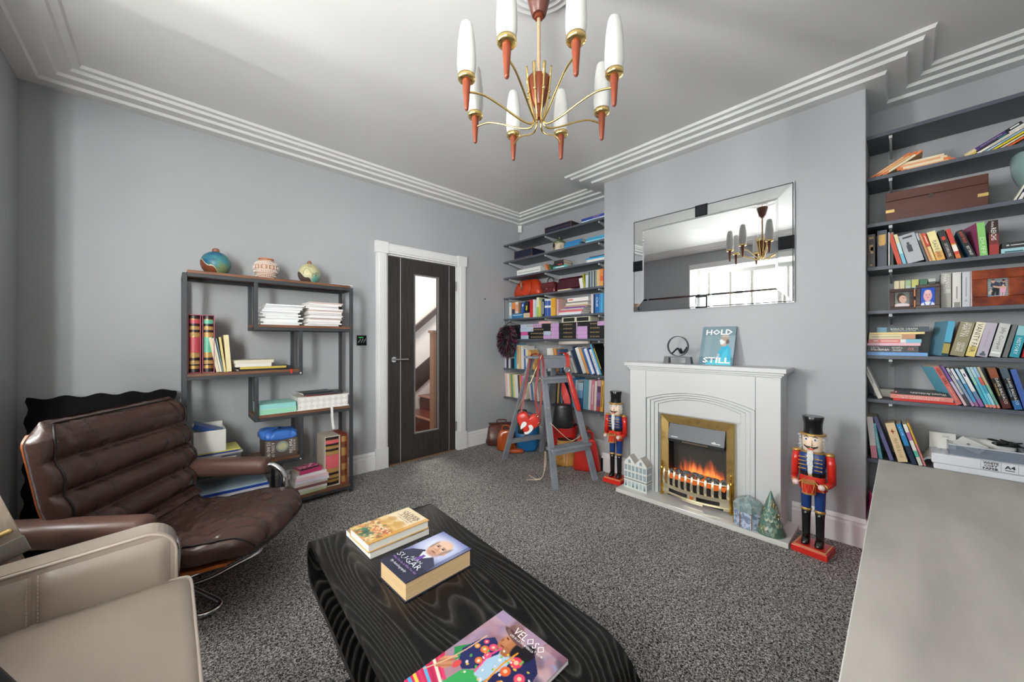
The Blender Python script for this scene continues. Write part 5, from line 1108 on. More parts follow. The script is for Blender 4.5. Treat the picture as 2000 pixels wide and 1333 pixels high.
L8 = [(1117, 1121.5, 738, 3, '#2f8cc8', 'bright blue paperback'), (1122, 1125.5, 742, 3, '#d8dce0', 'pale grey paperback'), (1126, 1137, 747, 3, '#4a86b8', 'broad blue book with purple edge', dict(segs=[(.4, '#3a6090'), (.7, '#7aa8cc'), (1, '#b0c8dc')])), (1138, 1147.5, 741, 3, '#6aa0b4', 'broad grey-teal book'), (1148, 1153, 742, 3, '#e6e2e0', 'white book with pink edge'), (1153.5, 1158.8, 742, 3, '#d87a90', 'rose pink book', dict(print=('#f0dce0', [(.35,.65,.2,.85)]))), (1159.4, 1163.8, 744, 3, '#e2dace', 'cream book'), (1164.4, 1171.5, 742, 3, '#8a5a6a', 'dotted purple and red book', dict(segs=[(.15, '#b04a40'), (.35, '#7a4a80'), (.6, '#8a6a9a'), (.8, '#5a3a5a'), (1, '#c8a0a8')])), (1172, 1176.8, 743, 3, '#dfb04a', 'mustard yellow book', dict(print=('#6a4a20', [(.35,.65,.15,.85)]))), (1177.2, 1180.4, 744, 2, '#8a5a38', 'brown book')]
row(L8, ZL[7], 2.99, 'eighth', 'left', 'books on the eighth shelf of the left alcove', where='in right-end row, eighth left shelf', depth=(.14, .17))
# top three left shelves: flat books
gt = 'flat books on the top left shelves'
flat(1136, 1180.5, ZL[0], .021, 2.985, '#c8dcea', 'pale blue book lying under a navy one on top left shelf', gt, dict(page=PAGEW, print=('#5a90c0', [(.4,.6,.3,.8)])))
flat(1135.5, 1180.5, ZL[0]+.0213, .024, 2.983, '#2a3c98', 'navy and purple book lying on a pale one, top left shelf', gt, dict(segs=[(.5, '#2c429c'), (.8, '#7a60a8'), (1, '#3a4ca4')], page=PAGEW))
flat(1101.5, 1132, ZL[1], .030, 2.985, '#2f88c0', 'lower blue book beside the ceramic pot on second left shelf', gt, {}); flat(1104, 1137, ZL[1]+.0305, .031, 2.99, '#2b7ab4', 'upper blue book beside the ceramic pot on second left shelf', gt, {})
flat(1143.5, 1180.5, ZL[1], .021, 2.985, '#8cd0e4', 'pale aqua book lying at the right end of second left shelf', gt, {}); flat(1145.5, 1180.5, ZL[1]+.0213, .026, 2.985, '#3f9cc4', 'turquoise book lying at the right end of second left shelf', gt, {})
flat(1146, 1180.5, ZL[2], .030, 2.985, '#e4e2dc', 'white binder lying at the right end of third left shelf', gt, dict(page=PAGEW)); flat(1144.5, 1180.5, ZL[2]+.0303, .017, 2.987, '#2f9cc8', 'cyan book lying on the white binder, third left shelf', gt, dict(page=PAGEW)); flat(1151, 1180.5, ZL[2]+.0476, .009, 2.99, '#26345c', 'thin navy book lying on the cyan one, third left shelf', gt, dict(page=PAGEW))
flat(1080, 1108, ZL[2], .026, 2.982, '#4fb0a8', 'teal book lying under a black one on third left shelf', gt, dict(print=('#e8f0ee', [(.3,.7,.2,.8)])))
flat(1080.5, 1101, ZL[2]+.0265, .034, 2.985, '#2a2628', 'black book with red lettering on the teal book, third left shelf', gt, dict(print=('#c84a3c', [(.3,.6,.45,.85)])))
flat(1082, 1100.5, ZL[2]+.061, .028, 2.99, '#302c2e', 'small black book topmost of the pile on third left shelf', gt, {}); 
row([(1068, 1071.5, 514, -30, '#d88a5a', 'orange', dict(label='small orange booklet leaning beside the white box file on third left shelf')), (1075, 1078, 515, -30, '#4a6a40', 'green', dict(label='small green booklet leaning beside the white box file on third left shelf'))], ZL[2], 2.99, 'third', 'left', gt)
# ------------------------------------------------------------------ printed covers: flat artwork as ink colours on a fine grid
import numpy as np
def ink_mat(rough=0.3):
    nm = 'printed_ink_%d' % int(rough*100)
    if nm in MATS: return MATS[nm]
    m = bpy.data.materials.new(nm); m.use_nodes = True; nt = m.node_tree
    a = nt.nodes.new('ShaderNodeAttribute'); a.attribute_name = 'ink'
    nt.links.new(a.outputs['Color'], nt.nodes['Principled BSDF'].inputs['Base Color']); nt.nodes['Principled BSDF'].inputs['Roughness'].default_value = rough
    MATS[nm] = m; return m
class Art:
    def __init__(s, nx, ny, col, seed=1):
        s.nx, s.ny = nx, ny; s.a = np.zeros((ny, nx, 3)); s.a[:] = H(col)[:3]; s.asp = nx/ny
        s.X, s.Y = np.meshgrid((np.arange(nx)+.5)/nx, (np.arange(ny)+.5)/ny); s.r = np.random.RandomState(seed)
    def mixin(s, k, col):
        c = np.array(H(col)[:3]); s.a = s.a*(1-k[..., None]) + c*k[..., None]; return s
    def ell(s, cx, cy, rx, ry, col, rot=0, soft=0.12, op=1):
        dx = (s.X-cx)*s.asp; dy = s.Y-cy; c, q = math.cos(math.radians(rot)), math.sin(math.radians(rot))
        u = (dx*c+dy*q)/(rx*s.asp); v = (-dx*q+dy*c)/ry; d = np.sqrt(u*u+v*v)
        return s.mixin(np.clip((1-d)/max(soft, 1e-3)+.5, 0, 1)*op, col)
    def poly(s, pts, col, op=1):
        n = len(pts); ins = np.zeros(s.X.shape, bool)
        for i in range(n):
            (x0, y0), (x1, y1) = pts[i], pts[(i+1) % n]
            cond = ((y0 > s.Y) != (y1 > s.Y)); 
            xi = (x1-x0)*(s.Y-y0)/((y1-y0) if y1 != y0 else 1e-9)+x0; ins ^= cond & (s.X < xi)
        return s.mixin(ins.astype(float)*op, col)
    def vgrad(s, y0, y1, col, op=1): return s.mixin(np.clip((s.Y-y0)/(y1-y0), 0, 1)*op, col)
    def rect(s, x0, x1, y0, y1, col, op=1): return s.mixin(((s.X > x0) & (s.X < x1) & (s.Y > y0) & (s.Y < y1)).astype(float)*op, col)
    def line(s, pts, w, col, op=1):
        for (x0, y0), (x1, y1) in zip(pts, pts[1:]):
            ax, ay, bx, by = x0*s.asp, y0, x1*s.asp, y1; px, py = s.X*s.asp, s.Y; L2 = (bx-ax)**2+(by-ay)**2+1e-12
            t = np.clip(((px-ax)*(bx-ax)+(py-ay)*(by-ay))/L2, 0, 1); d = np.hypot(px-ax-t*(bx-ax), py-ay-t*(by-ay)); s.mixin(np.clip((w-d)/(w*.4)+.3, 0, 1)*op, col)
        return s
    def specks(s, n, x0, x1, y0, y1, cols, r0, r1, op=.8):
        for i in range(n): s.ell(s.r.uniform(x0, x1), s.r.uniform(y0, y1), s.r.uniform(r0, r1), s.r.uniform(r0, r1)*s.asp*1.3, cols[i % len(cols)], s.r.uniform(0, 180), .5, op)
        return s
    def build(s, name, M, w, h, parent, rough=0.3, lift=0.0005):
        nx, ny = s.nx, s.ny; xs = np.linspace(0, w, nx+1); ys = np.linspace(0, h, ny+1)
        vs = [tuple(M @ Vector((x, y, lift))) for y in ys for x in xs]
        fs = [(j*(nx+1)+i, j*(nx+1)+i+1, (j+1)*(nx+1)+i+1, (j+1)*(nx+1)+i) for j in range(ny) for i in range(nx)]
        me = bpy.data.meshes.new(name); me.from_pydata(vs, [], fs); me.materials.append(ink_mat(rough))
        at_ = me.color_attributes.new('ink', 'FLOAT_COLOR', 'CORNER')
        col = np.ones((nx*ny, 4, 4)); col[:, :, :3] = s.a.reshape(-1, 1, 3); at_.data.foreach_set('color', col.reshape(-1)); me.update()
        o = bpy.data.objects.new(name, me); COL.objects.link(o); o.parent = parent; return o
# ------------------------------------------------------------------ books on the coffee table
def table_book(label, cx0, y0, rot, L_, D_, z0, th, col, page, hard, front=None, name='book'):
    """cover up, head towards +X, spine towards +Y; local frame of make_book with thickness downwards from the cover"""
    M = Matrix.Translation((cx0, y0, z0+th)) @ Matrix.Rotation(math.radians(rot), 4, 'Z') @ Matrix(((0, 0, 1, 0), (-1, 0, 0, 0), (0, -1, 0, 0), (0, 0, 0, 1)))
    o = make_book(label, th-0.0008, L_, D_, M, col, page=page, hard=hard, frontcol=front, name=name)
    Mp = frame_matrix((0, 0, 0), (1, 0, 0), (0, 0, 1))        # cover plane in the book's frame: right = depth, up = height, outward = -y
    return o, Mp
def cover_text(o, body, x0, x1, y, h, col, D_, L_, shear=0, bold=0, lift=0.0009):
    M = frame_matrix(((x0+x1)/2*D_, 0, y*L_), (1, 0, 0), (0, 0, 1)); text('title_lettering', body, 1, M, C(col, .35), o, width=(x1-x0)*D_, height=h*L_, ext=lift, shear=shear, bold=bold)
# lower photo book and OLIVER TWIST
o, Mp = table_book('white-edged photo book lying under the cream-covered novel on the coffee table', 0.492, 1.442, 1.5, 0.228, 0.214, TZ+.0005, .020, '#e4e2e0', PAGEW, False)
A = Art(50, 54, '#a39a92', 3); A.rect(0, .5, 0, .6, '#8c827a'); A.rect(.62, .96, .25, .72, '#b9bcc4'); A.rect(.70, .90, .40, .62, '#b0714a'); A.rect(.86, 1, .66, .9, '#6e665f'); A.ell(.8, .86, .12, .05, '#d8b25a'); A.ell(.5, .1, .3, .06, '#8a4a34'); A.specks(60, 0, 1, 0, 1, ['#8f8982', '#b9b0a6', '#776d66', '#c0b39a'], .01, .06, .4)
A.build('cover_print', Mp, .214, .228, o)
OL, OD = 0.238, 0.156
o, Mp = table_book('cream novel lettered OLIVER TWIST with a painted crowd, on top of a photo book', 0.486, 1.388, 2.0, OL, OD, TZ+.0210, .030, '#d9a860', PAGEW, True)
A = Art(90, 130, '#d8b878', 5); A.vgrad(.45, .8, '#e8d5b0'); A.rect(.04, .96, .60, .97, '#ead9b8'); A.specks(30, .05, .95, .42, .62, ['#c89a50', '#d8b070', '#e4cc9a', '#b98a48'], .03, .12, .5)
A.rect(0, 1, .40, .46, '#c89240', .6); A.rect(.88, 1, 0, 1, '#cf9640', .75)
A.specks(260, 0, .9, .0, .42, ['#c8884a', '#a85a34', '#e0c490', '#7a5a3c', '#d06a48', '#ead8b0', '#5c6a4a', '#b89a60', '#e8c070'], .012, .05, .75); A.specks(26, .2, .62, .03, .2, ['#2f6a58', '#3f7a60', '#284c44'], .02, .06, .7); A.specks(40, .3, .8, .2, .4, ['#d86a4a', '#f0e0c8', '#c04a34', '#e8b890'], .01, .03, .9)
A.build('cover_print', Mp, OD, OL, o)
cover_text(o, 'OLIVER', .14, .84, .885, .075, '#4a2c1c', OD, OL); cover_text(o, 'TWIST', .22, .80, .795, .075, '#4a2c1c', OD, OL); cover_text(o, 'CHARLES DICKENS', .24, .78, .715, .022, '#8a5a34', OD, OL)
q = MB(); 
for zc in (.842, .752): q.add([(.14*OD, -.001, zc*OL), (.84*OD, -.001, zc*OL), (.84*OD, -.001, (zc+.005)*OL), (.14*OD, -.001, (zc+.005)*OL)], [(0,1,2,3)])
q.build('rule_lines', C('#4a2c1c'), o)
# the autobiography
OL, OD = 0.238, 0.157
o, Mp = table_book('thick navy hardback with a portrait cover on the coffee table', 0.480, 1.112, 2.3, OL, OD, TZ+.0005, .056, '#34364a', mat('warm_pages', S(226, 196, 152), .8, mix=(S(206, 172, 126), 4, .35, .65, (1, 180, 1))), True)
A = Art(105, 158, '#30324a', 7); A.vgrad(.22, .55, '#9aa2d0'); A.ell(.45, .72, .40, .26, '#dfe4f6', 0, .9, .9); A.vgrad(.85, 1.0, '#6a74b0', .8); A.rect(.9, 1, 0, 1, '#2a2c3c', .5)
A.poly([(.0, .30), (.10, .44), (.34, .55), (.5, .47), (.70, .52), (.95, .42), (1, .2), (0, .2)], '#3a3a52'); A.poly([(.36, .50), (.50, .36), (.66, .50), (.56, .57), (.42, .57)], '#e6e8f2'); A.poly([(.47, .47), (.54, .47), (.56, .36), (.50, .30), (.45, .36)], '#6a4a9a')
A.ell(.52, .70, .235, .185, '#d6a88e', -6, .12); A.ell(.50, .78, .21, .11, '#e6c2aa', -6, .6); A.ell(.72, .69, .05, .12, '#8a7a76', -10, .5, .8); A.ell(.31, .71, .035, .1, '#8a7a76', 6, .5, .7); A.ell(.56, .555, .16, .05, '#b98a76', 0, .7, .8)
for ex in (.43, .60): A.ell(ex, .715, .05, .014, '#6a4a40', -5, .4); A.ell(ex, .742, .065, .012, '#7a6058', -6, .5, .8); A.ell(ex, .712, .014, .010, '#22242c', 0, .3)
A.poly([(.50, .72), (.54, .72), (.57, .635), (.50, .625), (.475, .64)], '#c08a70', .7); A.ell(.52, .595, .075, .012, '#94564c', -3, .5); A.ell(.755, .66, .03, .045, '#c8957c', 0, .3); A.ell(.52, .645, .11, .02, '#c8987e', 0, .8, .6)
A.rect(0, 1, 0, .30, '#2c2e42', .85)
A.build('cover_print', Mp, OD, OL, o, .22)
cover_text(o, 'ALAN', .34, .70, .335, .045, '#c8cad0', OD, OL); cover_text(o, 'SUGAR', .04, .84, .262, .088, '#d4d6dc', OD, OL); cover_text(o, 'What You See Is What You Get', .05, .90, .178, .036, '#a87ad0', OD, OL); cover_text(o, 'My Autobiography', .14, .72, .105, .050, '#eceef2', OD, OL, shear=.35)
# VELOSO magazine
OL, OD = 0.292, 0.217
o, Mp = table_book('glossy VELOSO magazine with a hatted weaver on its cover, at the near table end', 0.367, 0.728, 1.6, OL, OD, TZ+.0005, .011, '#8f6a80', PAGEW, False, name='magazine')
A = Art(150, 200, '#a8808e', 11); A.specks(60, 0, 1, .45, 1, ['#b99aa6', '#8f6676', '#c4a4a8', '#7d5a68', '#b48890', '#9c8aa8'], .05, .16, .55); A.rect(.0, .2, .9, 1, '#8e86b8', .5); A.specks(18, .78, 1, .6, .95, ['#7a6070', '#c09a9a', '#5e5060', '#8aa0c8', '#a8808c'], .04, .09, .8); A.rect(.7, 1, .94, 1, '#8a5a68', .5)
A.poly([(0, 0), (.30, 0), (.24, .22), (.0, .36)], '#c8285a')
for k, c in enumerate(['#e0456a', '#3a9ad0', '#f0d050', '#d03a60', '#58b0d8', '#b02a50', '#e8e0d0', '#d8406a']): A.line([(-.05, .0+.045*k), (.32, -.04+.035*k)], .012, c)
A.poly([(.02, .44), (.12, .56), (.20, .50), (.16, .36)], '#2f8a50'); A.poly([(.24, .0), (.30, .36), (.42, .44), (.60, .40), (.70, .1), (.7, 0)], '#3aa05a'); A.poly([(.60, 0), (.66, .3), (.95, .3), (1, 0)], '#c8306a', .8)
A.poly([(.10, .48), (.14, .64), (.24, .74), (.40, .70), (.46, .60), (.42, .46), (.30, .36), (.20, .38)], '#252a5c'); A.poly([(.56, .80), (.72, .84), (.88, .74), (.94, .50), (.90, .20), (.66, .26), (.56, .46), (.52, .64)], '#1f2350'); A.poly([(.44, .66), (.58, .72), (.60, .60), (.54, .38), (.42, .40), (.38, .54)], '#a8c4dc')
A.ell(.64, .80, .09, .10, '#17151c', 0, .3); A.ell(.42, .775, .10, .10, '#b0714c', -20, .15); A.ell(.47, .70, .06, .045, '#a4653f', 0, .3); A.ell(.37, .79, .05, .05, '#c48660', 0, .8, .7); A.ell(.36, .805, .024, .006, '#3a2018', -15, .4); A.ell(.33, .765, .016, .018, '#a05c3c', 0, .5); A.ell(.385, .72, .03, .007, '#7a3a30', 0, .4); A.ell(.53, .77, .045, .08, '#17151c', 10, .4)
A.ell(.38, .855, .17, .030, '#6a4a4c', -14, .15); A.ell(.36, .905, .105, .07, '#7d5a58', -14, .15); A.ell(.36, .945, .08, .025, '#8d6a66', -14, .5); A.ell(.39, .872, .11, .015, '#5a3c40', -14, .3)
for x, y, r_, c in ((.33,.66,.045,'#e04a6a'),(.28,.60,.045,'#e0682c'),(.36,.58,.04,'#e8506c'),(.22,.66,.03,'#d8406a'),(.34,.50,.04,'#e0702c'),(.64,.69,.065,'#e0405c'),(.63,.58,.055,'#e0602c'),(.79,.61,.055,'#e04a68'),(.70,.47,.05,'#e88a2c'),(.82,.48,.05,'#d8406a'),(.64,.40,.045,'#e04858'),(.19,.58,.03,'#e8a04c'),(.76,.36,.05,'#e0502c')):
    A.ell(x, y, r_, r_*.75, c, 20, .25); A.ell(x, y, r_*.4, r_*.3, '#f4c0a0', 0, .3)
A.specks(44, .22, .88, .34, .74, ['#58b048', '#f0c040', '#f4e8e0'], .008, .016, .9); A.line([(.40, .70), (.37, .58), (.41, .42)], .008, '#e84a8a'); A.line([(.57, .76), (.55, .6), (.58, .36)], .008, '#e0902c')
A.ell(.11, .31, .075, .055, '#c48864', 20, .25); A.line([(.05, .27), (.15, .37)], .010, '#a86a48'); A.line([(.06, .33), (.14, .40)], .010, '#d89a78'); A.line([(.08, .24), (.18, .32)], .010, '#b07450'); A.ell(.21, .36, .035, .04, '#d84a4a', 0, .3); A.line([(.02, .16), (.10, .33), (.14, .50), (.16, .70)], .006, '#d8b090')
A.build('cover_print', Mp, OD, OL, o, .18)
cover_text(o, 'VELOSO', .33, .76, .915, .075, '#f4f2f2', OD, OL); cover_text(o, 'LIFE IN LATIN AMERICA', .34, .68, .852, .022, '#f0eeee', OD, OL); cover_text(o, 'TOUR', .68, .80, .865, .02, '#f0eeee', OD, OL)

# ------------------------------------------------------------------ HOLD STILL on the mantelpiece
MZ = 1.0132
hx, hy = 2.768, 0.993; hw, hh = 0.2175, 0.287; lean = math.atan2(0.100, 0.268)
Mh = Matrix.Translation((hx, hy, MZ+.0005)) @ Matrix.Rotation(lean, 4, 'Y')
hs = thing('book', 'large grey-blue book lettered HOLD STILL leaning on the wall above the mantel', 'book', (hx, hy, MZ))
MI = Matrix.Translation(-Vector((hx, hy, MZ))) @ Mh
def hb(x0, x1, y0, y1, z0, z1): 
    b = MB(); b.T = MI; b.box(x0, x1, -y1, -y0, z0, z1); return b
hb(0, .0025, 0, hw, 0, hh).build('front_board', C('#7d949e', .3), hs); hb(.0135, .016, 0, hw, 0, hh).build('back_board', C('#55707c', .3), hs); hb(0, .016, 0, .003, 0, hh).build('spine', C('#6a828c', .3), hs); hb(.0025, .0135, .003, hw-.004, .004, hh-.004).build('page_block', PAGEW, hs)
A = Art(100, 132, '#7f97a1', 13); A.vgrad(0, .25, '#869fa9'); A.rect(.0, .12, 0, 1, '#6d858f', .5); A.rect(.12, .30, .12, .76, '#92a9b2', .5); A.rect(.72, 1, .25, .76, '#9ab0b8', .5); A.rect(0, 1, .76, 1, '#71898f', .6); A.rect(0, 1, 0, .2, '#4f6f80', .7)
A.poly([(.50, .0), (.50, .20), (.56, .34), (.66, .50), (.78, .53), (.90, .42), (.93, .22), (.94, 0)], '#3fb0d0'); A.poly([(.62, .12), (.68, .32), (.80, .44), (.84, .28), (.74, .1)], '#58c4de', .7); A.poly([(.50, .12), (.54, .30), (.60, .28), (.58, .1)], '#d8c4c0', .7); A.poly([(.2, 0), (.3, .10), (.55, .14), (.94, .12), (.94, 0)], '#5ac0d4')
A.ell(.68, .64, .10, .10, '#d8b09a', 0, .15); A.ell(.70, .70, .13, .075, '#a89a90', -10, .2); A.ell(.79, .60, .05, .06, '#6a5f5c', 0, .3); A.ell(.71, .74, .11, .03, '#c0b4aa', 0, .5); A.poly([(.55, .64), (.62, .66), (.72, .60), (.68, .54), (.60, .52)], '#e8ecee'); A.poly([(.62, .52), (.74, .55), (.78, .50), (.66, .47)], '#d0a890')
Mc = MI @ frame_matrix((0, 0, 0), (0, -1, 0), (0, 0, 1))
A.build('cover_print', Mc, hw, hh, hs, .25)
for bd, y, x0, x1 in (('HOLD', .85, .12, .90), ('STILL', .12, .12, .92)):
    text('title_lettering', bd, 1, MI @ frame_matrix((0, -(x0+x1)/2*hw, y*hh), (0, -1, 0), (0, 0, 1)), C('#f2f4f4', .35), hs, width=(x1-x0)*hw, height=.15*hh, ext=.0011, bold=.03)
# ------------------------------------------------------------------ contents of the zigzag bookcase (spines towards -Y)
def upright(label, x0, x1, z0, z1, yf, d, col, lean=0, segs=None, print_=None, texts=None, group=None, page=PAGE, hard=True, name='book', front=None):
    w = x1-x0; a = math.radians(-lean)
    M = Matrix.Translation((x1 if lean <= 0 else x0, yf, z0+.0006)) 
    R_ = Matrix.Rotation(math.radians(lean), 4, 'Y')
    base = Matrix(((0, -1, 0, 0), (1, 0, 0, 0), (0, 0, 1, 0), (0, 0, 0, 1)))
    M = Matrix.Translation((x1 if lean >= 0 else x0, yf, z0+.0006)) @ R_ @ Matrix.Translation((0 if lean >= 0 else w, 0, 0)) @ base
    return make_book(label, w-.0006, (z1-z0), d, M, col, segs, print_, texts, page=page, hard=hard, group=group, name=name, frontcol=front)
def lying(label, x0, x1, z0, th, yf, d, col, yaw=0, segs=None, print_=None, group=None, page=PAGEW, hard=False, name='book', cat='book', front=None):
    M = Matrix.Translation((x0, yf, z0+.0004)) @ Matrix.Rotation(math.radians(yaw), 4, 'Z') @ Matrix(((0, 0, 1, 0), (1, 0, 0, 0), (0, 1, 0, 0), (0, 0, 0, 1)))
    return make_book(label, th-.0006, x1-x0, d, M, col, segs, print_, None, page=page, hard=hard, group=group, name=name, cat=cat, frontcol=front)
def boxed(label, x0, x1, z0, z1, yf, d, casecol, bookcol, ribs, edge=None):
    """a tall volume in a slipcase open towards the room"""
    t = thing('boxed_volume', label, 'book', ((x0+x1)/2, yf, z0+.0006)); w = (x1-x0)/2-.0008; h = z1-z0; e = .004
    b = MB(); b.box(-w, -w+e, 0, d, 0, h); b.box(w-e, w, 0, d, 0, h); b.box(-w+e, w-e, 0, d, 0, e); b.box(-w+e, w-e, 0, d, h-e, h); b.box(-w+e, w-e, d-e, d, e, h-e); b.build('slipcase', C(casecol, .5), t)
    if edge:
        b = MB()
        for q in ((-w, -w+e, 0, h), (w-e, w, 0, h), (-w+e, w-e, 0, e), (-w+e, w-e, h-e, h)): b.box(q[0], q[1], -.0012, 0, q[2], q[3])
        b.build('case_edge', C(edge, .5), t)
    wi = w-e-.001; bk = MB(); n = 9
    pr = [(-wi+2*wi*i/(n-1), .006+.010*(1-math.cos(pi*i/(n-1)-pi/2)) if False else .004+.010*abs(2*i/(n-1)-1)**2) for i in range(n)]
    fr = [0.01, 0.99]; lv = [(0.0, None)]
    zc = .006; 
    for f0, f1, c in ribs:
        z_0, z_1 = .006+(h-.012)*f0, .006+(h-.012)*f1; mb = MB(); k = 2*n
        vs = [(x, y, z_0) for x, y in pr]+[(x, y, z_1) for x, y in pr]
        mb.add(vs, [(i, i+1, n+i+1, n+i) for i in range(n-1)]); bk.v += []
        o = len(bk.v); bk.v += [tuple(v) for v in mb.v]; bk.f += [tuple(i+o for i in f) for f in mb.f]; bk.m += [c]*len(mb.f)
    cols_ = [C(bookcol, .4), mat('gold_tooling', S(176, 136, 74), .4, .5), C('#2a1a1c', .4), C('#b08a50', .4)]
    bk.build('leather_spine', cols_, t, smooth=True)
    MB().box(-wi, wi, .015, d-.006, .006, h-.006).build('page_block', PAGE, t); return t
RB = [(0, .06, 2), (.06, .115, 1), (.115, .14, 2), (.14, .19, 3), (.19, .205, 1), (.205, .255, 2), (.255, .27, 1), (.27, .33, 3), (.33, .345, 1), (.345, .38, 0), (.38, .62, 0), (.62, .635, 1), (.635, .69, 3), (.69, .705, 1), (.705, .75, 2), (.75, .80, 3), (.80, .815, 1), (.815, .86, 2), (.86, .93, 0), (.93, .945, 1), (.945, 1, 2)]
boxed('tall crimson boxed volume with gold bands on the bookcase beside a green one', .086, .148, .980, 1.343, 2.985, .21, '#7a1f34', '#c04a54', RB, '#a8465c')
boxed('tall green boxed volume with gold bands on the bookcase beside a crimson one', .153, .214, .980, 1.343, 2.985, .21, '#8a2a44', '#5fae92', [(a, b_, c if c != 2 else 2) for a, b_, c in RB], '#a85a70')
for i, (x0, x1, zt, c, n, ln) in enumerate(((.222, .238, 1.205, '#ddd2b4', 'cream', -10), (.239, .250, 1.200, '#e0d9c4', 'pale cream', -10), (.251, .259, 1.198, '#6a7f8a', 'grey-blue', -9), (.260, .272, 1.205, '#e2d08a', 'yellowish', -7), (.274, .300, 1.218, '#e6d9ac', 'thick primrose', -4))):
    upright('%s booklet leaning left, %s of five beside the boxed volumes' % (n, ORD[i]), x0, x1, .980, zt, 2.985, .15, c, ln, group='five leaning booklets on the bookcase', hard=False)
lying('black magazine lying lowest under the white ring folder on the bookcase', .335, .655, .980, .012, 2.99, .19, '#2a2a2c', 2, group='flat papers beside the leaning booklets'); lying('black folder with yellow edge lying under the white ring folder on the bookcase', .345, .635, .9922, .014, 2.985, .19, '#34302c', -2, segs=[(.9, '#c8b048'), (1, '#2c2c2e')], group='flat papers beside the leaning booklets')
lying('white ring folder lying on dark magazines on the bookcase', .320, .520, 1.0064, .024, 2.985, .18, '#e4e0d6', 1, group='flat papers beside the leaning booklets', name='ring_folder'); lying('cream document folder topmost of the flat papers on the bookcase', .315, .535, 1.0306, .022, 2.982, .18, '#dcd5c2', 3, group='flat papers beside the leaning booklets', name='document_folder')
b = MB(); strap(b, [(.630, 3.0, .9815), (.630, 2.945, .9815), (.631, 2.940, .972), (.632, 2.939, .952)], .012, .0008, (1, 0, 0)); tag(base_at(b.build('ribbon_marker', C('#c8281e')), (.630, 2.95, .98)), 'short red ribbon end hanging over the bookcase board', 'ribbon')
rm = random.Random(3)
def mag_stack(nm, x0, x1, n, z, zt, cols_):
    th0 = (zt-z)/n
    for i in range(n):
        th = th0; sx = rm.uniform(-.022, .022); lying('%s magazine, %s from bottom in the %s bookcase stack' % (cols_[i % len(cols_)][1], ORD[i], nm), x0+sx+.01, x1+sx-.012, z, th, 2.975+rm.uniform(-.010, .012), .20, cols_[i % len(cols_)][0], rm.uniform(-3, 3), group='magazines in the %s bookcase stack' % nm, name='magazine', cat='magazine'); z += th+.0001
mag_stack('left', .458, .712, 13, 1.292, 1.435, [('#e8e8e8', 'white'), ('#dcdde0', 'pale grey'), ('#ecebe8', 'off-white'), ('#e2e6ea', 'cool white')])
mag_stack('right', .730, .985, 15, 1.292, 1.470, [('#ebeaea', 'white'), ('#e4e0de', 'off-white'), ('#d9d8da', 'pale grey'), ('#e9e4e2', 'warm white'), ('#c8b8b4', 'blush')])
lying('thin white booklet lying at the right end of the bookcase top', .905, 1.068, 1.6122, .009, 3.00, .15, '#e6e6e4', -4, name='booklet')
mint = mat('mint_wave_card', S(150, 216, 204), .5, mix=(S(178, 230, 216), 30, .45, .55, (1, 1, 12)))
for i, (x0, x1, z0, n, c) in enumerate(((.4425, .668, .676, 'lower', '#98d8b8'), (.442, .664, .7115, 'upper', '#93d4d0'))):
    t = thing('mint_box', '%s of two shallow mint green boxes stacked on the bookcase' % n, 'box', ((x0+x1)/2, 3.09, z0+.0003)); w = (x1-x0)/2
    MB().box(-w, w, -.125, .085, 0, .033).build('box_body', mat('mint_card_%d' % i, c, .5), t); MB().box(-w-.001, w+.001, -.126, .086, .033, .0345).build('box_lid', mint, t); MB().box(-w-.001, w+.001, -.126, .086, -.0001, .0012).build('box_base', C('#eef0ea'), t)
lat = bpy.data.materials.new('trellis_paper'); lat.use_nodes = True
nt = lat.node_tree; N = nt.nodes; L = nt.links; tc = N.new('ShaderNodeTexCoord'); mp = N.new('ShaderNodeMapping'); mp.inputs['Rotation'].default_value = (0, math.radians(45), 0); mp.inputs['Scale'].default_value = (34, 34, 34)
br = N.new('ShaderNodeTexChecker'); br.inputs['Scale'].default_value = 1.0; br.inputs[1].default_value = S(222, 218, 214); br.inputs[2].default_value = S(240, 238, 236)
L.new(tc.outputs['Object'], mp.inputs[0]); L.new(mp.outputs[0], br.inputs['Vector']); L.new(br.outputs['Color'], N['Principled BSDF'].inputs['Base Color'])
t = thing('patterned_box', 'white trellis-patterned keepsake box with cream base on the bookcase', 'box', (.851, 3.095, .6764))
MB().box(-.172, .172, -.130, .085, .006, .088).build('box_body', lat, t); MB().box(-.180, .180, -.138, .09, 0, .006).build('box_base', C('#ece8e0'), t); MB().box(-.178, .180, -.136, .09, .088, .095).build('box_lid', C('#e6e2da'), t)
b = MB(); strap(b, smooth_path([(.895, 2.99, .683), (.897, 2.95, .683), (.898, 2.938, .665), (.899, 2.936, .60), (.905, 2.937, .545), (.909, 2.938, .515)], 3), .017, .001, (1, 0, 0)); b.build('ribbon_tie', mat('white_satin_ribbon', S(236, 236, 236), .3), t).location = -Vector(t.location)
lying('thin red folder lying on the trellis-patterned box', .735, .955, .7722, .007, 2.985, .15, '#c8403a', 3, name='folder', cat='folder'); lying('dark grey folder lying on a red one above the patterned box', .715, .985, .7795, .012, 2.97, .17, '#3a3c40', -3, name='folder', cat='folder'); lying('thin black folder topmost of the pile on the patterned box', .712, .93, .792, .006, 2.975, .15, '#2c2e31', 5, name='folder', cat='folder')
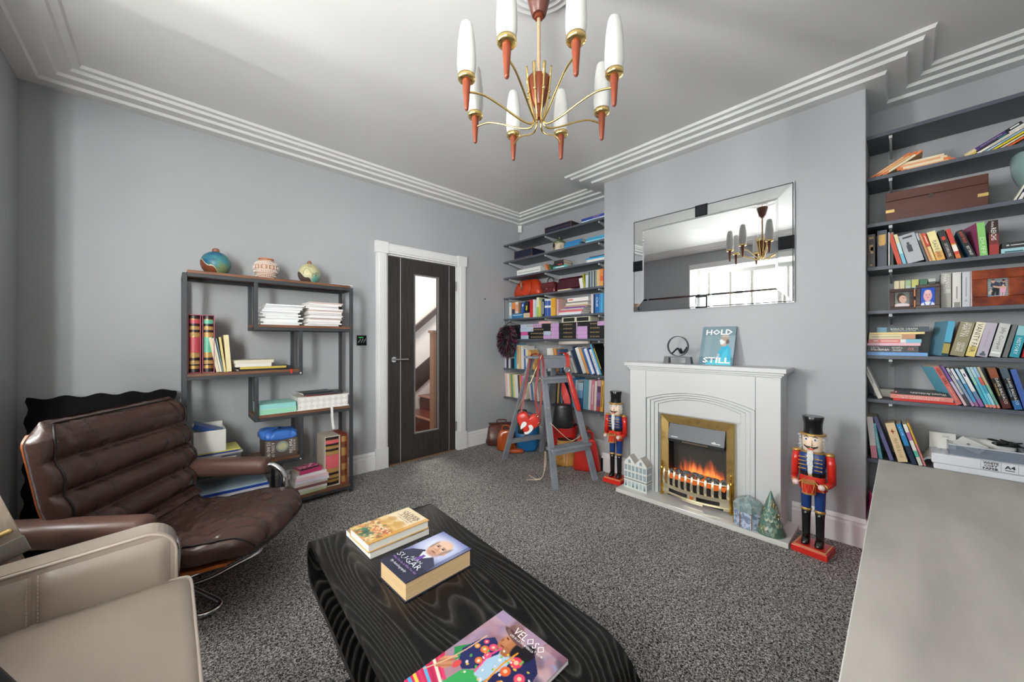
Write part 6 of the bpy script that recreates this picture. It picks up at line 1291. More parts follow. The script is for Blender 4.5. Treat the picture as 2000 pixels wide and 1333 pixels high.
# white box with blue book, magazines and metal tray on the fifth board
whitebox = mat('white_card_box', S(226, 224, 218), .6)
silver = mat('brushed_tray_steel', S(176, 178, 180), .3, .9)
t = thing('wire_letter_tray', 'silver metal letter tray under magazines behind the lounge chair', 'tray', (.215, 3.09, .3683))
b = MB(); b.box(-.125, .130, -.13, .09, .055, .060); b.box(-.125, .130, -.135, -.13, .045, .085); b.build('tray_top', silver, t, bev=.002)
for x in (-.115, .115): MB().box(x-.012, x+.012, -.128, -.11, 0, .055).build('tray_leg', silver, t)
for x in (-.115, .115): MB().box(x-.012, x+.012, .07, .088, 0, .055).build('tray_leg', silver, t)
z = .4290
for c, n, th in (('#c8c2b0', 'cream', .010), ('#4a4a5c', 'dark slate', .012), ('#d8d4ce', 'pale', .010), ('#3a4a8c', 'navy blue', .010), ('#e0d870', 'white and yellow', .008)):
    lying('%s magazine in the pile on the silver letter tray' % n, .10+rm.uniform(-.01, .01), .345+rm.uniform(-.03, .02), z, th, 2.96+rm.uniform(-.006, .008), .20, c, rm.uniform(-4, 4), name='magazine', cat='magazine', group='magazines on the silver letter tray'); z += th+.0003
t = thing('white_card_box', 'open white card box holding a blue book on the bookcase', 'box', (.190, 3.07, z+.0006))
b = MB(); w, d_, h = .078, .11, .135
b.box(-w, w, -d_, d_, 0, .003); b.box(-w, w, -d_, -d_+.003, .003, h); b.box(-w, -w+.003, -d_+.003, d_-.003, .003, h); b.box(w-.003, w, -d_+.003, d_-.003, .003, h); b.box(-w, w, d_-.003, d_, .003, h+.02); b.build('box_body', whitebox, t)
M = Matrix.Translation((.105, 2.985, z+.155)) @ Matrix.Rotation(math.radians(24), 4, 'Y') @ Matrix(((0, 0, 1, 0), (1, 0, 0, 0), (0, 1, 0, 0), (0, 0, 0, 1)))
make_book('blue hardback lying tilted across the open white box', .030, .165, .15, M, '#2f4f8c', hard=True)
# slipcase set with a blue carrier bag
t = thing('boxed_set', 'brown boxed set lettered A SONG OF ICE AND FIRE on the bookcase', 'box', (.578, 3.07, .3684)); w, d_, h = .098, .10, .125
brn = mat('taupe_brown_card', S(92, 80, 72), .5)
b = MB(); b.box(-w, w, -d_, -d_+.003, 0, h); b.box(-w, -w+.003, -d_+.003, d_, 0, h); b.box(w-.003, w, -d_+.003, d_, 0, h); b.box(-w+.003, w-.003, -d_+.003, d_, 0, .003); b.box(-w+.003, w-.003, d_-.003, d_, .003, h); b.build('slipcase', brn, t)
MB().box(-w+.004, w-.004, -d_+.006, d_-.006, .004, h-.012).build('inner_books', C('#3a3632'), t)
for body, x, z_, wid, hei in (('GEORGE R.R.', .078, .070, .085, .014), ('MARTIN', .056, .066, .095, .022)):
    text('box_lettering', body, 1, frame_matrix((x, -d_-.0004, z_), (0, 0, -1), (1, 0, 0)), C('#e8e6e0'), t, width=wid, height=hei)
for body, x, z_, wid, hei in (('A SONG OF', -.052, .058, .100, .020), ('ICE AND FIRE', -.078, .060, .110, .020)):
    text('box_lettering', body, 1, frame_matrix((x, -d_-.0004, z_), (0, 0, -1), (1, 0, 0)), C('#e8e6e0'), t, width=wid, height=hei)
b = MB(); b.add([(.004+.038*math.cos(k*pi/12), -d_-.0005, .072+.038*math.sin(k*pi/12)) for k in range(24)], [tuple(range(24))]); b.add([(.004+.026*math.cos(k*pi/12), -d_-.0008, .072+.024*math.sin(k*pi/12)) for k in range(24)], [tuple(range(24))], 1); b.build('coin_emblem', [C('#8c9690', .4), C('#b9b890', .4)], t)
b = MB(); NB = 40; secs = []
for k, (zz0, sx_, sy_) in enumerate(((.116, .080, .085), (.128, .100, .100), (.140, .112, .108), (.160, .115, .106), (.176, .108, .098), (.180, .075, .07), (.176, .02, .02))):
    pass
def bagfn(u, v):
    a = u*2*pi; prof_ = [(.100, .070), (.118, .108), (.130, .118), (.152, .118), (.172, .104), (.181, .070), (.178, .0)]
    f = v*(len(prof_)-1); i = min(int(f), len(prof_)-2); q = f-i; z_ = prof_[i][0]*(1-q)+prof_[i+1][0]*q; r_ = prof_[i][1]*(1-q)+prof_[i+1][1]*q
    cr = mnoise.noise(Vector((math.cos(a)*3, math.sin(a)*3, z_*25)))*.014
    sa, ca = math.sin(a), math.cos(a); x = math.copysign(abs(ca)**.6, ca)*(r_+cr); y = math.copysign(abs(sa)**.6, sa)*(r_*.95+cr)
    return (x*1.0-.004, y, z_+cr*.8+.012*ca*ca*(1 if ca < 0 else -.5))
b.grid(bagfn, 56, 16, cu=True); tag(base_at(b.build('carrier_bag', mat('blue_plastic_film', S(66, 118, 200), .28), smooth=True), (0, 0, .1)), 'crumpled blue plastic bag stuffed into the brown boxed set', 'bag').location = (.578, 3.07, .3684+.1)
# bottom board
z = .0683
for i, (c, n, th, x0, x1) in enumerate((('#c9d0a8', 'pale green', .022, .650, .868), ('#e0dcd4', 'off-white', .018, .655, .870), ('#8a5a5a', 'maroon', .016, .662, .872), ('#d8d0c8', 'stone', .020, .655, .878), ('#dcd8e4', 'lilac-white', .020, .660, .884), ('#e8c8d0', 'pale pink', .018, .664, .882), ('#e6e2e4', 'white', .022, .672, .876))):
    lying('%s book, %s from bottom in the pile on the lowest bookcase board' % (n, ORD[i]), x0, x1, z, th, 2.955+.003*i, .17, c, rm.uniform(-4, 4), group='pile on the lowest bookcase board', page=PAGEW); z += th+.0002
o = lying('pink book with a black label, topmost of the pile on the lowest board', .690, .850, z, .030, 2.975, .13, '#b83a6a', 9, page=PAGE, group='pile on the lowest bookcase board', front='#cc4a7c')
MB().add([(.004, .0305, .016), (.034, .0305, .016), (.034, .0305, .146), (.004, .0305, .146)], [(0, 1, 2, 3)]).build('black_label', C('#1c1a1c'), o)
q = MB(); rr = random.Random(4)
for k in range(26):
    x, y = rr.uniform(.04, .12), rr.uniform(.01, .15); q.tube([(x+.014*math.cos(a_*.9+k), .0304, y+.010*math.sin(a_*.9+k)) for a_ in range(5)], .0011, 4)
q.build('leaf_print', C('#f0c4d4'), o)['kind'] = 'stuff'
boxed('cream slipcased volume with a red and gold spine on the lowest bookcase board', .862, .972, .0685, .448, 2.985, .20, '#d8cfba', '#d8606a', RB, '#e6e0d2')
boxed('red-brown slipcased volume with green and gold spine on the lowest bookcase board', .9745, 1.030, .0685, .448, 2.985, .20, '#8f3f2a', '#7a4a2c', [(0, .12, 3), (.12, .14, 1), (.14, .26, 0), (.26, .28, 1), (.28, .40, 3), (.40, .56, 0), (.56, .58, 1), (.58, .72, 3), (.72, .74, 1), (.74, .86, 0), (.86, .98, 3), (.98, 1, 2)], '#a84a3a')
# folders on the floor behind the lounge chair
z = 0.001
for i, (c, n, th) in enumerate((('#3a3c40', 'charcoal', .055), ('#c8c4bc', 'grey', .045), ('#e4e4e8', 'white', .05), ('#dcdfe6', 'pale grey', .03), ('#e9e9ec', 'bright white', .022), ('#2448a8', 'royal blue', .016), ('#b9d0dc', 'light blue', .010))):
    lying('%s folder, %s from bottom in the floor pile left of the bookcase boards' % (n, ORD[i]), .13+rm.uniform(-.01, .01), .50+rm.uniform(-.02, .01), z, th, 2.955+rm.uniform(-.008, .01), .22, c, rm.uniform(-3, 3), group='folders in the floor pile behind the lounge chair', name='folder', cat='folder', hard=True); z += th+.0003

# ------------------------------------------------------------------ three vases on top of the bookcase
def vase_mat(name, c1, c2, c3, cb, split):
    m = bpy.data.materials.new(name); m.use_nodes = True; nt = m.node_tree; N = nt.nodes; L = nt.links; b = N['Principled BSDF']; b.inputs['Roughness'].default_value = .4
    tc = N.new('ShaderNodeTexCoord'); nz = N.new('ShaderNodeTexNoise'); nz.inputs['Scale'].default_value = 9; nz.inputs['Detail'].default_value = 2
    r = N.new('ShaderNodeValToRGB'); e = r.color_ramp.elements; e[0].position = .36; e[0].color = c1; e[1].position = .66; e[1].color = c3; k = e.new(.5); k.color = c2
    L.new(tc.outputs['Object'], nz.inputs['Vector']); L.new(nz.outputs['Fac'], r.inputs[0])
    sp = N.new('ShaderNodeSeparateXYZ'); L.new(tc.outputs['Object'], sp.inputs[0])
    def math_(op, a, b_):
        q = N.new('ShaderNodeMath'); q.operation = op
        for i, x in enumerate((a, b_)):
            if isinstance(x, (int, float)): q.inputs[i].default_value = x
            else: L.new(x, q.inputs[i])
        return q.outputs[0]
    # brown glaze running up the left side to the foot with a wavy edge
    f = math_('ADD', math_('MULTIPLY', sp.outputs['X'], 0.85), math_('MULTIPLY', sp.outputs['Z'], 1.0))
    f = math_('ADD', f, math_('MULTIPLY', math_('SINE', math_('MULTIPLY', sp.outputs['X'], 95), 0), .010))
    band = math_('LESS_THAN', f, split); rim = math_('MULTIPLY', math_('LESS_THAN', f, split+.006), math_('SUBTRACT', 1.0, band))
    m1 = N.new('ShaderNodeMixRGB'); L.new(band, m1.inputs[0]); L.new(r.outputs[0], m1.inputs[1]); m1.inputs[2].default_value = cb
    m2 = N.new('ShaderNodeMixRGB'); L.new(rim, m2.inputs[0]); L.new(m1.outputs[0], m2.inputs[1]); m2.inputs[2].default_value = S(200, 200, 176); L.new(m2.outputs[0], b.inputs['Base Color']); return m
def sphere_vase(name, label, loc, r, h, neck, vm, nm, lines):
    t = thing(name, label, 'vase', loc)
    pr = [(0, 0), (r*.52, 0)]
    for i in range(1, 20):
        a = -pi/2+.56+(pi-.56-.20)*i/19; pr.append((r*math.cos(a), h*.5/1.0*(1+math.sin(a)*1.06)-.002))
    b = MB(); b.lathe(pr, 40); b.build('body', vm, t, smooth=True)
    zt = pr[-1][1]; b = MB(); b.lathe([(neck*1.0, zt-.006), (neck*1.08, zt+.010), (neck*.9, zt+.020), (neck*.5, zt+.024), (0, zt+.0245)], 24); b.build('neck', nm, t, smooth=True)
    q = MB()
    for pts in lines:
        P = []
        for az, el in smooth_path([(a_, e_, 0) for a_, e_ in pts], 5) and [(p.x, p.y) for p in smooth_path([(a_, e_, 0) for a_, e_ in pts], 5)]:
            a_ = math.radians(az); e_ = math.radians(el); P.append(((r+.0006)*math.cos(e_)*math.cos(a_), (r+.0006)*math.cos(e_)*math.sin(a_), h*.5*(1+math.sin(e_)*1.06)-.002))
        q.tube(P, .0011, 6)
    q.build('incised_line', C('#5c4630'), t, smooth=True); return t
teal_ = vase_mat('blue_green_glaze', S(34, 96, 132), S(70, 136, 136), S(126, 140, 96), S(120, 66, 42), .020)
sphere_vase('round_vase', 'round vase glazed blue and green with a brown knob, left on the bookcase', (.226, 3.075, 1.6125), .080, .150, .019, teal_, mat('terracotta_glaze', S(140, 92, 66), .4), [[(235, -30), (245, -5), (262, -20), (285, -28)], [(240, 5), (255, 12), (270, 8)]])
sand_ = vase_mat('sand_teal_glaze', S(196, 186, 142), S(188, 188, 150), S(104, 164, 156), S(78, 66, 58), .012)
sphere_vase('round_vase', 'round vase glazed sand and teal with a line drawing, right on the bookcase', (.780, 3.075, 1.6125), .078, .150, .014, sand_, mat('terracotta_glaze', S(140, 92, 66), .4), [[(225, -5), (232, 20), (250, 25), (262, 5), (280, -4), (292, 8), (305, -2)], [(240, 40), (255, 50), (270, 42), (262, 34), (248, 36)], [(268, -2), (270, -18), (276, -4)], [(284, 2), (288, -14), (292, 4)]])
t = thing('relief_vase', 'white and terracotta relief jar in the middle of the bookcase top', 'vase', (.503, 3.075, 1.6125))
terra = mat('terracotta_body', S(176, 128, 100), .7); wrel = mat('white_relief_slip', S(232, 228, 222), .6)
b = MB(); pr = [(0, 0), (.042, 0), (.052, .012), (.066, .04), (.074, .07), (.073, .095), (.060, .118), (.046, .130), (.042, .136)]; b.lathe(pr, 40); b.build('body', terra, t, smooth=True)
b = MB(); b.lathe([(.041, .134), (.046, .140), (.047, .148), (.040, .149), (.038, .140)], 36); b.build('rim', mat('terracotta_rim', S(178, 118, 86), .6), t, smooth=True)
def rad(z_):
    for (r0, z0), (r1_, z1) in zip(pr, pr[1:]):
        if z0 <= z_ <= z1: return r0+(r1_-r0)*(z_-z0)/max(1e-6, z1-z0)
    return .04
b = MB()
for z_, rr_ in ((.014, .0022), (.036, .0028), (.046, .002), (.064, .0028), (.100, .0026), (.118, .0026), (.130, .002)): b.tube([((rad(z_)+.0006)*math.cos(k*pi/24), (rad(z_)+.0006)*math.sin(k*pi/24), z_) for k in range(48)], rr_, 6, closed=True)
b.build('relief_ring', wrel, t, smooth=True)
b = MB()
for row_, z_, n_ in ((0, .055, 40), (1, .025, 34), (2, .109, 36)):
    for k in range(n_):
        a = 2*pi*k/n_; r_ = rad(z_)+.001; loft(b, [((r_*math.cos(a), r_*math.sin(a), z_+dz), (.0036*q, 0, 0), (0, .0036*q, 0), 2) for dz, q in ((-.005, .3), (-.002, 1), (.002, 1), (.005, .3))], 6)
for k in range(20):
    a = 2*pi*k/20; r_ = rad(.082)+.001; tx = Vector((-math.sin(a), math.cos(a), 0)); c = Vector((r_*math.cos(a), r_*math.sin(a), .082))
    if k % 2: b.beam(c-Vector((0,0,.013)), c+Vector((0,0,.013)), .007, .004, up=tx)
    else: b.tube([c+tx*.006*math.cos(j*pi/4)+Vector((0,0,.009*math.sin(j*pi/4))) for j in range(8)], .0022, 5, closed=True)
b.build('relief_bead', wrel, t)['kind'] = 'stuff'

# ------------------------------------------------------------------ small wall fittings
t = thing('thermostat', 'small black glass touch thermostat on the wall beside the bookcase', 'thermostat', (1.255, YA, 1.185))
MB().box(-.043, .043, -.011, -.001, -.045, .045).build('glass_plate', mat('black_glass_plate', S(14, 15, 16), .1), t, bev=.002)
b = MB(); b.box(-.028, .012, -.0115, -.011, .024, .030); b.build('green_light', mat('green_display', S(40, 150, 60), .4, emit=((.1, .8, .2, 1), .4)), t)
b = MB(); rr = random.Random(9)
for k in range(9): x = -.03+.0075*k; b.box(x, x+.004, -.0115, -.011, -.02+.01*(k % 3), -.008+.012*(k % 3))
b.build('display_digits', C('#b9bcc0'), t)['kind'] = 'stuff'
t = thing('alarm_sensor', 'white alarm sensor high in the far corner under the cornice', 'sensor', (3.205, 3.262, 2.575)); t.rotation_euler = (0, 0, math.radians(45))
MB().box(-.026, .020, -.024, .024, -.042, .042).build('casing', mat('white_casing', S(232, 232, 230), .4), t, bev=.006); MB().box(-.0275, -.026, -.016, .016, -.034, .004).build('sensor_lens', C('#dcdcd8'), t)
b = MB(); b.tube([(2.668, YA, 1.665), (2.668, YA-.012, 1.665), (2.668, YA-.014, 1.673)], .004, 8); tag(base_at(b.build('wall_hook', C('#3a3a3a')), (2.668, YA, 1.665)), 'tiny dark hook on the wall right of the door', 'hook')
# ------------------------------------------------------------------ small things on the hearth
HZ0 = 0.0325
cardw = mat('house_tin_white', S(226, 226, 222), .4); roofm = mat('house_tin_roof', S(176, 172, 164), .45); winm = mat('house_tin_window', S(140, 158, 168), .35); winf = mat('house_tin_sill', S(206, 208, 206), .4); bandm = mat('house_tin_band', S(120, 128, 124), .4); treem = mat('house_tin_tree', S(86, 116, 110), .5)
t = thing('gabled_house_tin', 'white twin-gabled house tin with grey windows at the far end of the hearth', 'tin', (2.655, 1.3975, HZ0), math.radians(-3))
w = .0955; hd = .038; ze, za = .200, .252
for s_, nm in ((1, 'far'), (-1, 'near')):
    c = s_*.048; b = MB(); b.prism([(c-.0475, 0), (c+.0475, 0), (c+.0475, ze), (c, za), (c-.0475, ze)], lambda y, z, h: (h, y, z), -hd, hd); b.build('house_body', cardw, t)
    for q in (1, -1):
        b = MB(); b.hexa([(-hd-.003, c, za+.001), (-hd-.003, c+q*.050, ze-.003), (hd+.003, c+q*.050, ze-.003), (hd+.003, c, za+.001), (-hd-.003, c, za+.005), (-hd-.003, c+q*.050, ze+.001), (hd+.003, c+q*.050, ze+.001), (hd+.003, c, za+.005)]); b.build('roof_slope', roofm, t)
    for k in range(3):
        y = c+(.031-.031*k)
        for z in (.086, .140):
            MB().box(-hd-.0012, -hd, y-.0105, y+.0105, z, z+.040).build('window', winm, t); q_ = MB(); q_.box(-hd-.002, -hd-.0012, y-.0008, y+.0008, z, z+.04); q_.box(-hd-.002, -hd-.0012, y-.0105, y+.0105, z+.02, z+.0215); q_.box(-hd-.003, -hd, y-.012, y+.012, z+.040, z+.0425); q_.build('window_bar', winf, t)
        pl = [(y-.011, .012), (y+.011, .012), (y+.011, .046)]+[(y+.011*math.cos(j*pi/8), .046+.010*math.sin(j*pi/8)) for j in range(1, 8)]+[(y-.011, .046)]
        b = MB(); b.prism(pl, lambda a, z, h: (h, a, z), -hd-.0012, -hd); b.build('arched_window', mat('house_tin_shop', S(178, 196, 200), .35), t)
        if k != 1: b = MB(); b.prism([(y-.007, .013), (y+.007, .013), (y, .044)], lambda a, z, h: (h, a, z), -hd-.002, -hd-.0012); b.build('fir_tree', treem, t)
    pl = [(c-.010, .196), (c+.010, .196), (c+.010, .214)]+[(c+.010*math.cos(j*pi/6), .214+.009*math.sin(j*pi/6)) for j in range(1, 6)]+[(c-.010, .214)]
    b = MB(); b.prism(pl, lambda a, z, h: (h, a, z), -hd-.0012, -hd); b.build('gable_window', winm, t)
b = MB(); b.box(-hd-.003, hd+.003, -w-.003, w+.003, .068, .074); b.build('string_band', bandm, t)
for k in range(3):
    x = -.024+.024*k
    for z, h in ((.014, .045), (.086, .04), (.140, .04)): MB().box(x-.007, x+.007, -w-.0012, -w, z, z+h).build('window', winm, t)
# octagonal carousel tin
def tin_scene(nm, c1, c2, sc_):
    return mat(nm, c1, .35, mix=(c2, sc_, .46, .54, (1, 1, 1)))
snow = tin_scene('snow_scene_print', S(196, 206, 226), S(120, 136, 166), 46); lidm = tin_scene('frost_lid_print', S(126, 148, 150), S(160, 174, 172), 30); goldt = mat('tin_gold_line', S(164, 120, 60), .35, .5)
t = thing('octagonal_tin', 'octagonal winter-scene tin with a domed lid on the hearth beside the fire', 'tin', (2.640, .652, HZ0), math.radians(4)); R8_ = .081
def octa(r, z): return [(r*math.cos(pi/8+k*pi/4), r*math.sin(pi/8+k*pi/4), z) for k in range(8)]
def ocl(name, lv, m, auto=20):
    b = MB(); vs = sum([octa(r, z) for r, z in lv], []); n = len(lv)
    b.add(vs, [(j*8+k, j*8+(k+1)%8, (j+1)*8+(k+1)%8, (j+1)*8+k) for j in range(n-1) for k in range(8)]+[tuple(range(7,-1,-1)), tuple((n-1)*8+k for k in range(8))]); return b.build(name, m, t)
ocl('tin_body', [(R8_-.002, 0), (R8_-.002, .098)], snow); ocl('tin_lid', [(R8_, .096), (R8_, .132), (R8_-.014, .150), (R8_-.05, .170), (.012, .178), (.010, .184), (.003, .186)], lidm)
b = MB()
for p in octa(R8_-.001, 0): b.beam((p[0], p[1], .002), (p[0], p[1], .096), .004, .004)
b.build('gold_edge', goldt, t)['kind'] = 'stuff'
b = MB()
for p, q in zip(octa(R8_, .132), octa(R8_-.05, .170)): b.beam(p, q, .003, .003)
b.build('lid_rib', mat('tin_pale_line', S(170, 166, 150), .4), t)['kind'] = 'stuff'
# cone tree
t = thing('cone_tree', 'green and gold cone-shaped tree ornament at the near end of the hearth', 'ornament', (2.628, .532, HZ0))
gr = [mat('tree_green_%d' % i, c, .28, mix=(S(86, 104, 92), 40, .5, .8, (1, 1, 1))) for i, c in enumerate((S(132, 152, 132), S(92, 128, 116), S(156, 164, 138), S(76, 104, 92)))]
b = MB(); RCn, HCn = .078, .252
b.lathe([(0, 0), (RCn-.003, 0), (RCn-.002, .004), (.004, HCn-.006), (0, HCn)], 40); b.build('cone_body', gr[1], t, smooth=True)
rr = random.Random(8); b = MB()
for row_ in range(9):
    z1 = .022+.025*row_; n = max(5, int(20*(1-row_/10.5))); 
    for k in range(n):
        a0 = 2*pi*(k+.5*(row_ % 2))/n; da = pi/n*.98; pts = []
        for u, dz in ((-1, .020), (-1, -.004), (-.7, -.013), (0, -.018), (.7, -.013), (1, -.004), (1, .020)):
            z_ = max(.001, z1+dz); r_ = (RCn-.002)*(1-z_/HCn)+.0012+.0008*(1-dz/.02); pts.append((r_*math.cos(a0+u*da), r_*math.sin(a0+u*da), z_))
        b.add(pts, [tuple(range(7))], rr.randrange(4))
b.build('scale', gr, t)['kind'] = 'stuff'
b = MB()
for k in range(22):
    a = rr.uniform(0, 2*pi); z_ = rr.uniform(.02, .2); pts = []
    for j in range(10):
        aa = 2*pi*j/10; zz_ = z_+.016*math.sin(aa); r_ = RCn*(1-zz_/HCn)+.0028; pts.append((r_*math.cos(a+.10/(r_*14)*math.cos(aa)*1.0), r_*math.sin(a+.10/(r_*14)*math.cos(aa)), zz_))
    b.tube(pts, .0011, 5, closed=True)
b.build('gold_loop', mat('gold_glitter', S(224, 200, 130), .25, .9), t, smooth=True)['kind'] = 'stuff'
# ring sculpture on the mantel
bronze = mat('dark_bronze', S(48, 48, 50), .35, .6)
t = thing('ring_sculpture', 'dark metal ring sculpture with a reclining figure on a stand, on the mantelpiece', 'sculpture', (2.775, 1.140, MZ)); Rg, zc = .076, .050+.078
b = MB(); n = 48; vs = []; fs = []
for k in range(n):
    a = 2*pi*k/n
    for r_, x in ((Rg, -.011), (Rg, .011), (Rg-.0045, .011), (Rg-.0045, -.011)): vs.append((x, r_*math.cos(a), zc+r_*math.sin(a)))
for k in range(n):
    for j in range(4): fs.append((k*4+j, k*4+(j+1)%4, ((k+1)%n)*4+(j+1)%4, ((k+1)%n)*4+j))
b.add(vs, fs); b.build('ring', bronze, t, auto=40)
grey = mat('grey_cast_stand', S(98, 100, 102), .5)
b = MB()
for y0, y1 in ((.062, .096), (-.096, -.062)): b.hexa([(-.022, y0-.006*(y0 < 0), 0), (-.022, y1+.006*(y0 > 0), 0), (.022, y1+.006*(y0 > 0), 0), (.022, y0-.006*(y0 < 0), 0), (-.018, y0, .047), (-.018, y1, .047), (.018, y1, .047), (.018, y0, .047)])
b.box(-.016, .016, -.096, .096, .043, .050); b.build('stand', grey, t)
def fy(y, z): return Vector((0, y, zc+z))
b = MB()
for off in (-.006, .006):
    D = Vector((off, 0, 0))
    b.tube([fy(.046, -.056)+D, fy(.038, -.050)+D, fy(.008, -.020)+D, fy(.002, -.016)+D, fy(-.004, -.020)+D, fy(-.026, -.052)+D], [.0035, .004, .005, .0055, .006, .0075], 8)
b.tube([fy(-.026, -.052), fy(-.044, -.042), fy(-.056, -.026), fy(-.060, -.016)], [.008, .0075, .008, .003], 8)
loft(b, [(fy(-.062, -.012+dz), (.0055*k, 0, 0), (0, .0055*k, 0), 2) for dz, k in ((-.008, .4), (-.004, .9), (0, 1), (.004, .9), (.008, .4))], 10)
b.tube([fy(-.055, -.028), fy(-.040, -.044), fy(-.030, -.034)], [.004, .0035, .003], 6)
b.beam(fy(-.020, -.014), fy(-.030, -.040), .020, .004, up=(0, 1, 0.3)); b.build('reclining_figure', bronze, t, smooth=True)
tag(base_at(MB().box(2.70, 2.80, 1.26, 1.49, MZ+.0003, MZ+.0012).build('paper_sheet', C('#e9e9ea')), (2.75, 1.375, MZ)), 'white paper sheet lying flat at the far end of the mantelpiece', 'paper')

# ------------------------------------------------------------------ two nutcracker soldiers (wooden dolls)
red = mat('lacquer_red', S(206, 42, 32), .28, coat=.3); blue_ = mat('lacquer_blue', S(28, 58, 120), .35); blk_ = mat('lacquer_black', S(22, 22, 24), .22, coat=.3); gold_ = mat('painted_gold', S(206, 164, 92), .3, .55); skin = mat('painted_flesh', S(240, 214, 190), .4); furw = mat('white_fur_trim', S(238, 238, 236), .9); pinkh = mat('painted_hand', S(238, 206, 200), .4)
def nutcracker(label, loc, rz):
    t = thing('nutcracker', label, 'nutcracker', loc, rz); P = lambda b, n, m, **k: b.build(n, m, t, **k)     # faces +x
    P(MB().box(-.075, .075, -.080, .080, 0, .034), 'base', red, bev=.002); P(MB().box(-.068, .068, -.073, .073, .034, .040), 'base_top', mat('base_trim', S(214, 150, 104), .5)); P(MB().box(-.060, .060, -.065, .065, .040, .042), 'base_plate', red)
    for s_ in (1, -1):
        y = .031*s_
        b = MB(); loft(b, [((.012, y, .043), (.034, 0, 0), (0, .019, 0), 2.4), ((.012, y, .052), (.034, 0, 0), (0, .019, 0), 2.4), ((.004, y, .066), (.024, 0, 0), (0, .019, 0), 2.2), ((0, y, .075), (.018, 0, 0), (0, .018, 0), 2)], 20); b.lathe([(.018, .070), (.0185, .10), (.0205, .20), (.0225, .228)], 20, c=(0, y, 0)); P(b, 'boot', blk_, smooth=True)
        P(MB().lathe([(.0225, .226), (.0255, .230), (.0255, .238), (.0225, .242)], 20, c=(0, y, 0)), 'boot_band', gold_, smooth=True); P(MB().lathe([(.0225, .240), (.0245, .30), (.0265, .365)], 20, c=(0, y, 0)), 'trouser_leg', blue_, auto=40)
    b = MB(); loft(b, [((0, 0, .352), (.044, 0, 0), (0, .062, 0), 3), ((0, 0, .40), (.044, 0, 0), (0, .061, 0), 3), ((0, 0, .432), (.040, 0, 0), (0, .054, 0), 3)], 28); P(b, 'tunic_skirt', red, auto=40)
    b = MB(); loft(b, [((0, 0, .430), (.043, 0, 0), (0, .057, 0), 3), ((0, 0, .452), (.043, 0, 0), (0, .057, 0), 3)], 28); P(b, 'belt', blk_, auto=40)
    b = MB(); loft(b, [((0, 0, .451), (.040, 0, 0), (0, .052, 0), 3), ((0, 0, .50), (.043, 0, 0), (0, .058, 0), 3), ((0, 0, .545), (.042, 0, 0), (0, .060, 0), 3), ((0, 0, .558), (.034, 0, 0), (0, .05, 0), 3)], 28); P(b, 'jacket', blue_, auto=40)
    b = MB()
    for z in (.468, .489, .510, .531):
        for s_ in (1, -1): b.tube([(.0455, .018*s_, z), (.0445, .046*s_, z)], .0034, 6); loft(b, [((.046, .050*s_+dy, z), (.0045*k, 0, 0), (0, 0, .0045*k), 2) for dy, k in ((-.004, .4), (0, 1), (.004, .4))], 8)
    P(b, 'gold_braid', gold_, smooth=True)['kind'] = 'stuff'
    P(MB().box(.042, .048, -.009, .009, .432, .450), 'belt_buckle', gold_)
    b = MB()
    for z in (.556,): loft(b, [((0, 0, z), (.036, 0, 0), (0, .054, 0), 3), ((0, 0, z+.006), (.036, 0, 0), (0, .054, 0), 3)], 24)
    P(b, 'collar', gold_, auto=40)
    for s_ in (1, -1):
        b = MB(); b.tube([(0, .074*s_, .553), (0, .080*s_, .50), (.006, .084*s_, .40)], [.019, .020, .018], 16); P(b, 'sleeve', red, smooth=True)
        P(MB().lathe([(.0, .551), (.0205, .552), (.0215, .560), (.012, .566), (0, .567)], 16, c=(0, .074*s_, 0)), 'epaulette', gold_, smooth=True)
        b = MB(); b.tube([(.006, .084*s_, .408), (.040, .074*s_, .395), (.060, .064*s_, .392)], [.018, .0155, .014], 14); P(b, 'forearm', red, smooth=True)
        P(MB().tube([(.052, .068*s_, .393), (.060, .064*s_, .392)], .0165, 14), 'cuff', gold_, smooth=True)
        b = MB(); c = Vector((.074, .057*s_, .391)); loft(b, [(c+Vector((dx, 0, 0)), (0, .0165*k, 0), (0, 0, .0165*k), 2) for dx, k in ((-.016, .4), (-.009, .85), (0, 1), (.009, .85), (.016, .3))], 14)
        P(b, 'hand', pinkh, smooth=True)
        b = MB(); b.tube([c+Vector((.012, .012*s_, -.022)), c+Vector((.0, -.02*s_, .012)), c+Vector((-.010, -.040*s_, .030))], .0028, 6); P(b, 'drumstick', gold_, smooth=True)
    b = MB(); b.lathe([(.029, .345), (.029, .405)], 24, c=(.070, .0, 0)); P(b, 'drum', red, auto=40)
    for z in (.343, .401): P(MB().lathe([(.0, z), (.031, z), (.031, z+.009), (.0, z+.009)], 24, c=(.070, 0, 0)), 'drum_rim', gold_, auto=40)
    b = MB()
    for k in range(8):
        a0 = k*pi/4; b.tube([(.070+.0298*math.cos(a0), .0298*math.sin(a0), .352), (.070+.0298*math.cos(a0+pi/8), .0298*math.sin(a0+pi/8), .40), (.070+.0298*math.cos(a0+pi/4), .0298*math.sin(a0+pi/4), .352)], .0012, 4)
    P(b, 'drum_cord', gold_)['kind'] = 'stuff'
    b = MB(); loft(b, [((0, 0, .560), (.030, 0, 0), (0, .036, 0), 2.6), ((0, 0, .572), (.038, 0, 0), (0, .044, 0), 2.6), ((0, 0, .62), (.041, 0, 0), (0, .047, 0), 2.6), ((0, 0, .660), (.040, 0, 0), (0, .046, 0), 2.6)], 28); P(b, 'head', skin, smooth=True)
    b = MB(); b.hexa([(.038, -.005, .642), (.038, .005, .642), (.038, .005, .640), (.038, -.005, .640), (.058, -.0075, .603), (.058, .0075, .603), (.038, .0065, .600), (.038, -.0065, .600)]); P(b, 'nose', skin, bev=.002)
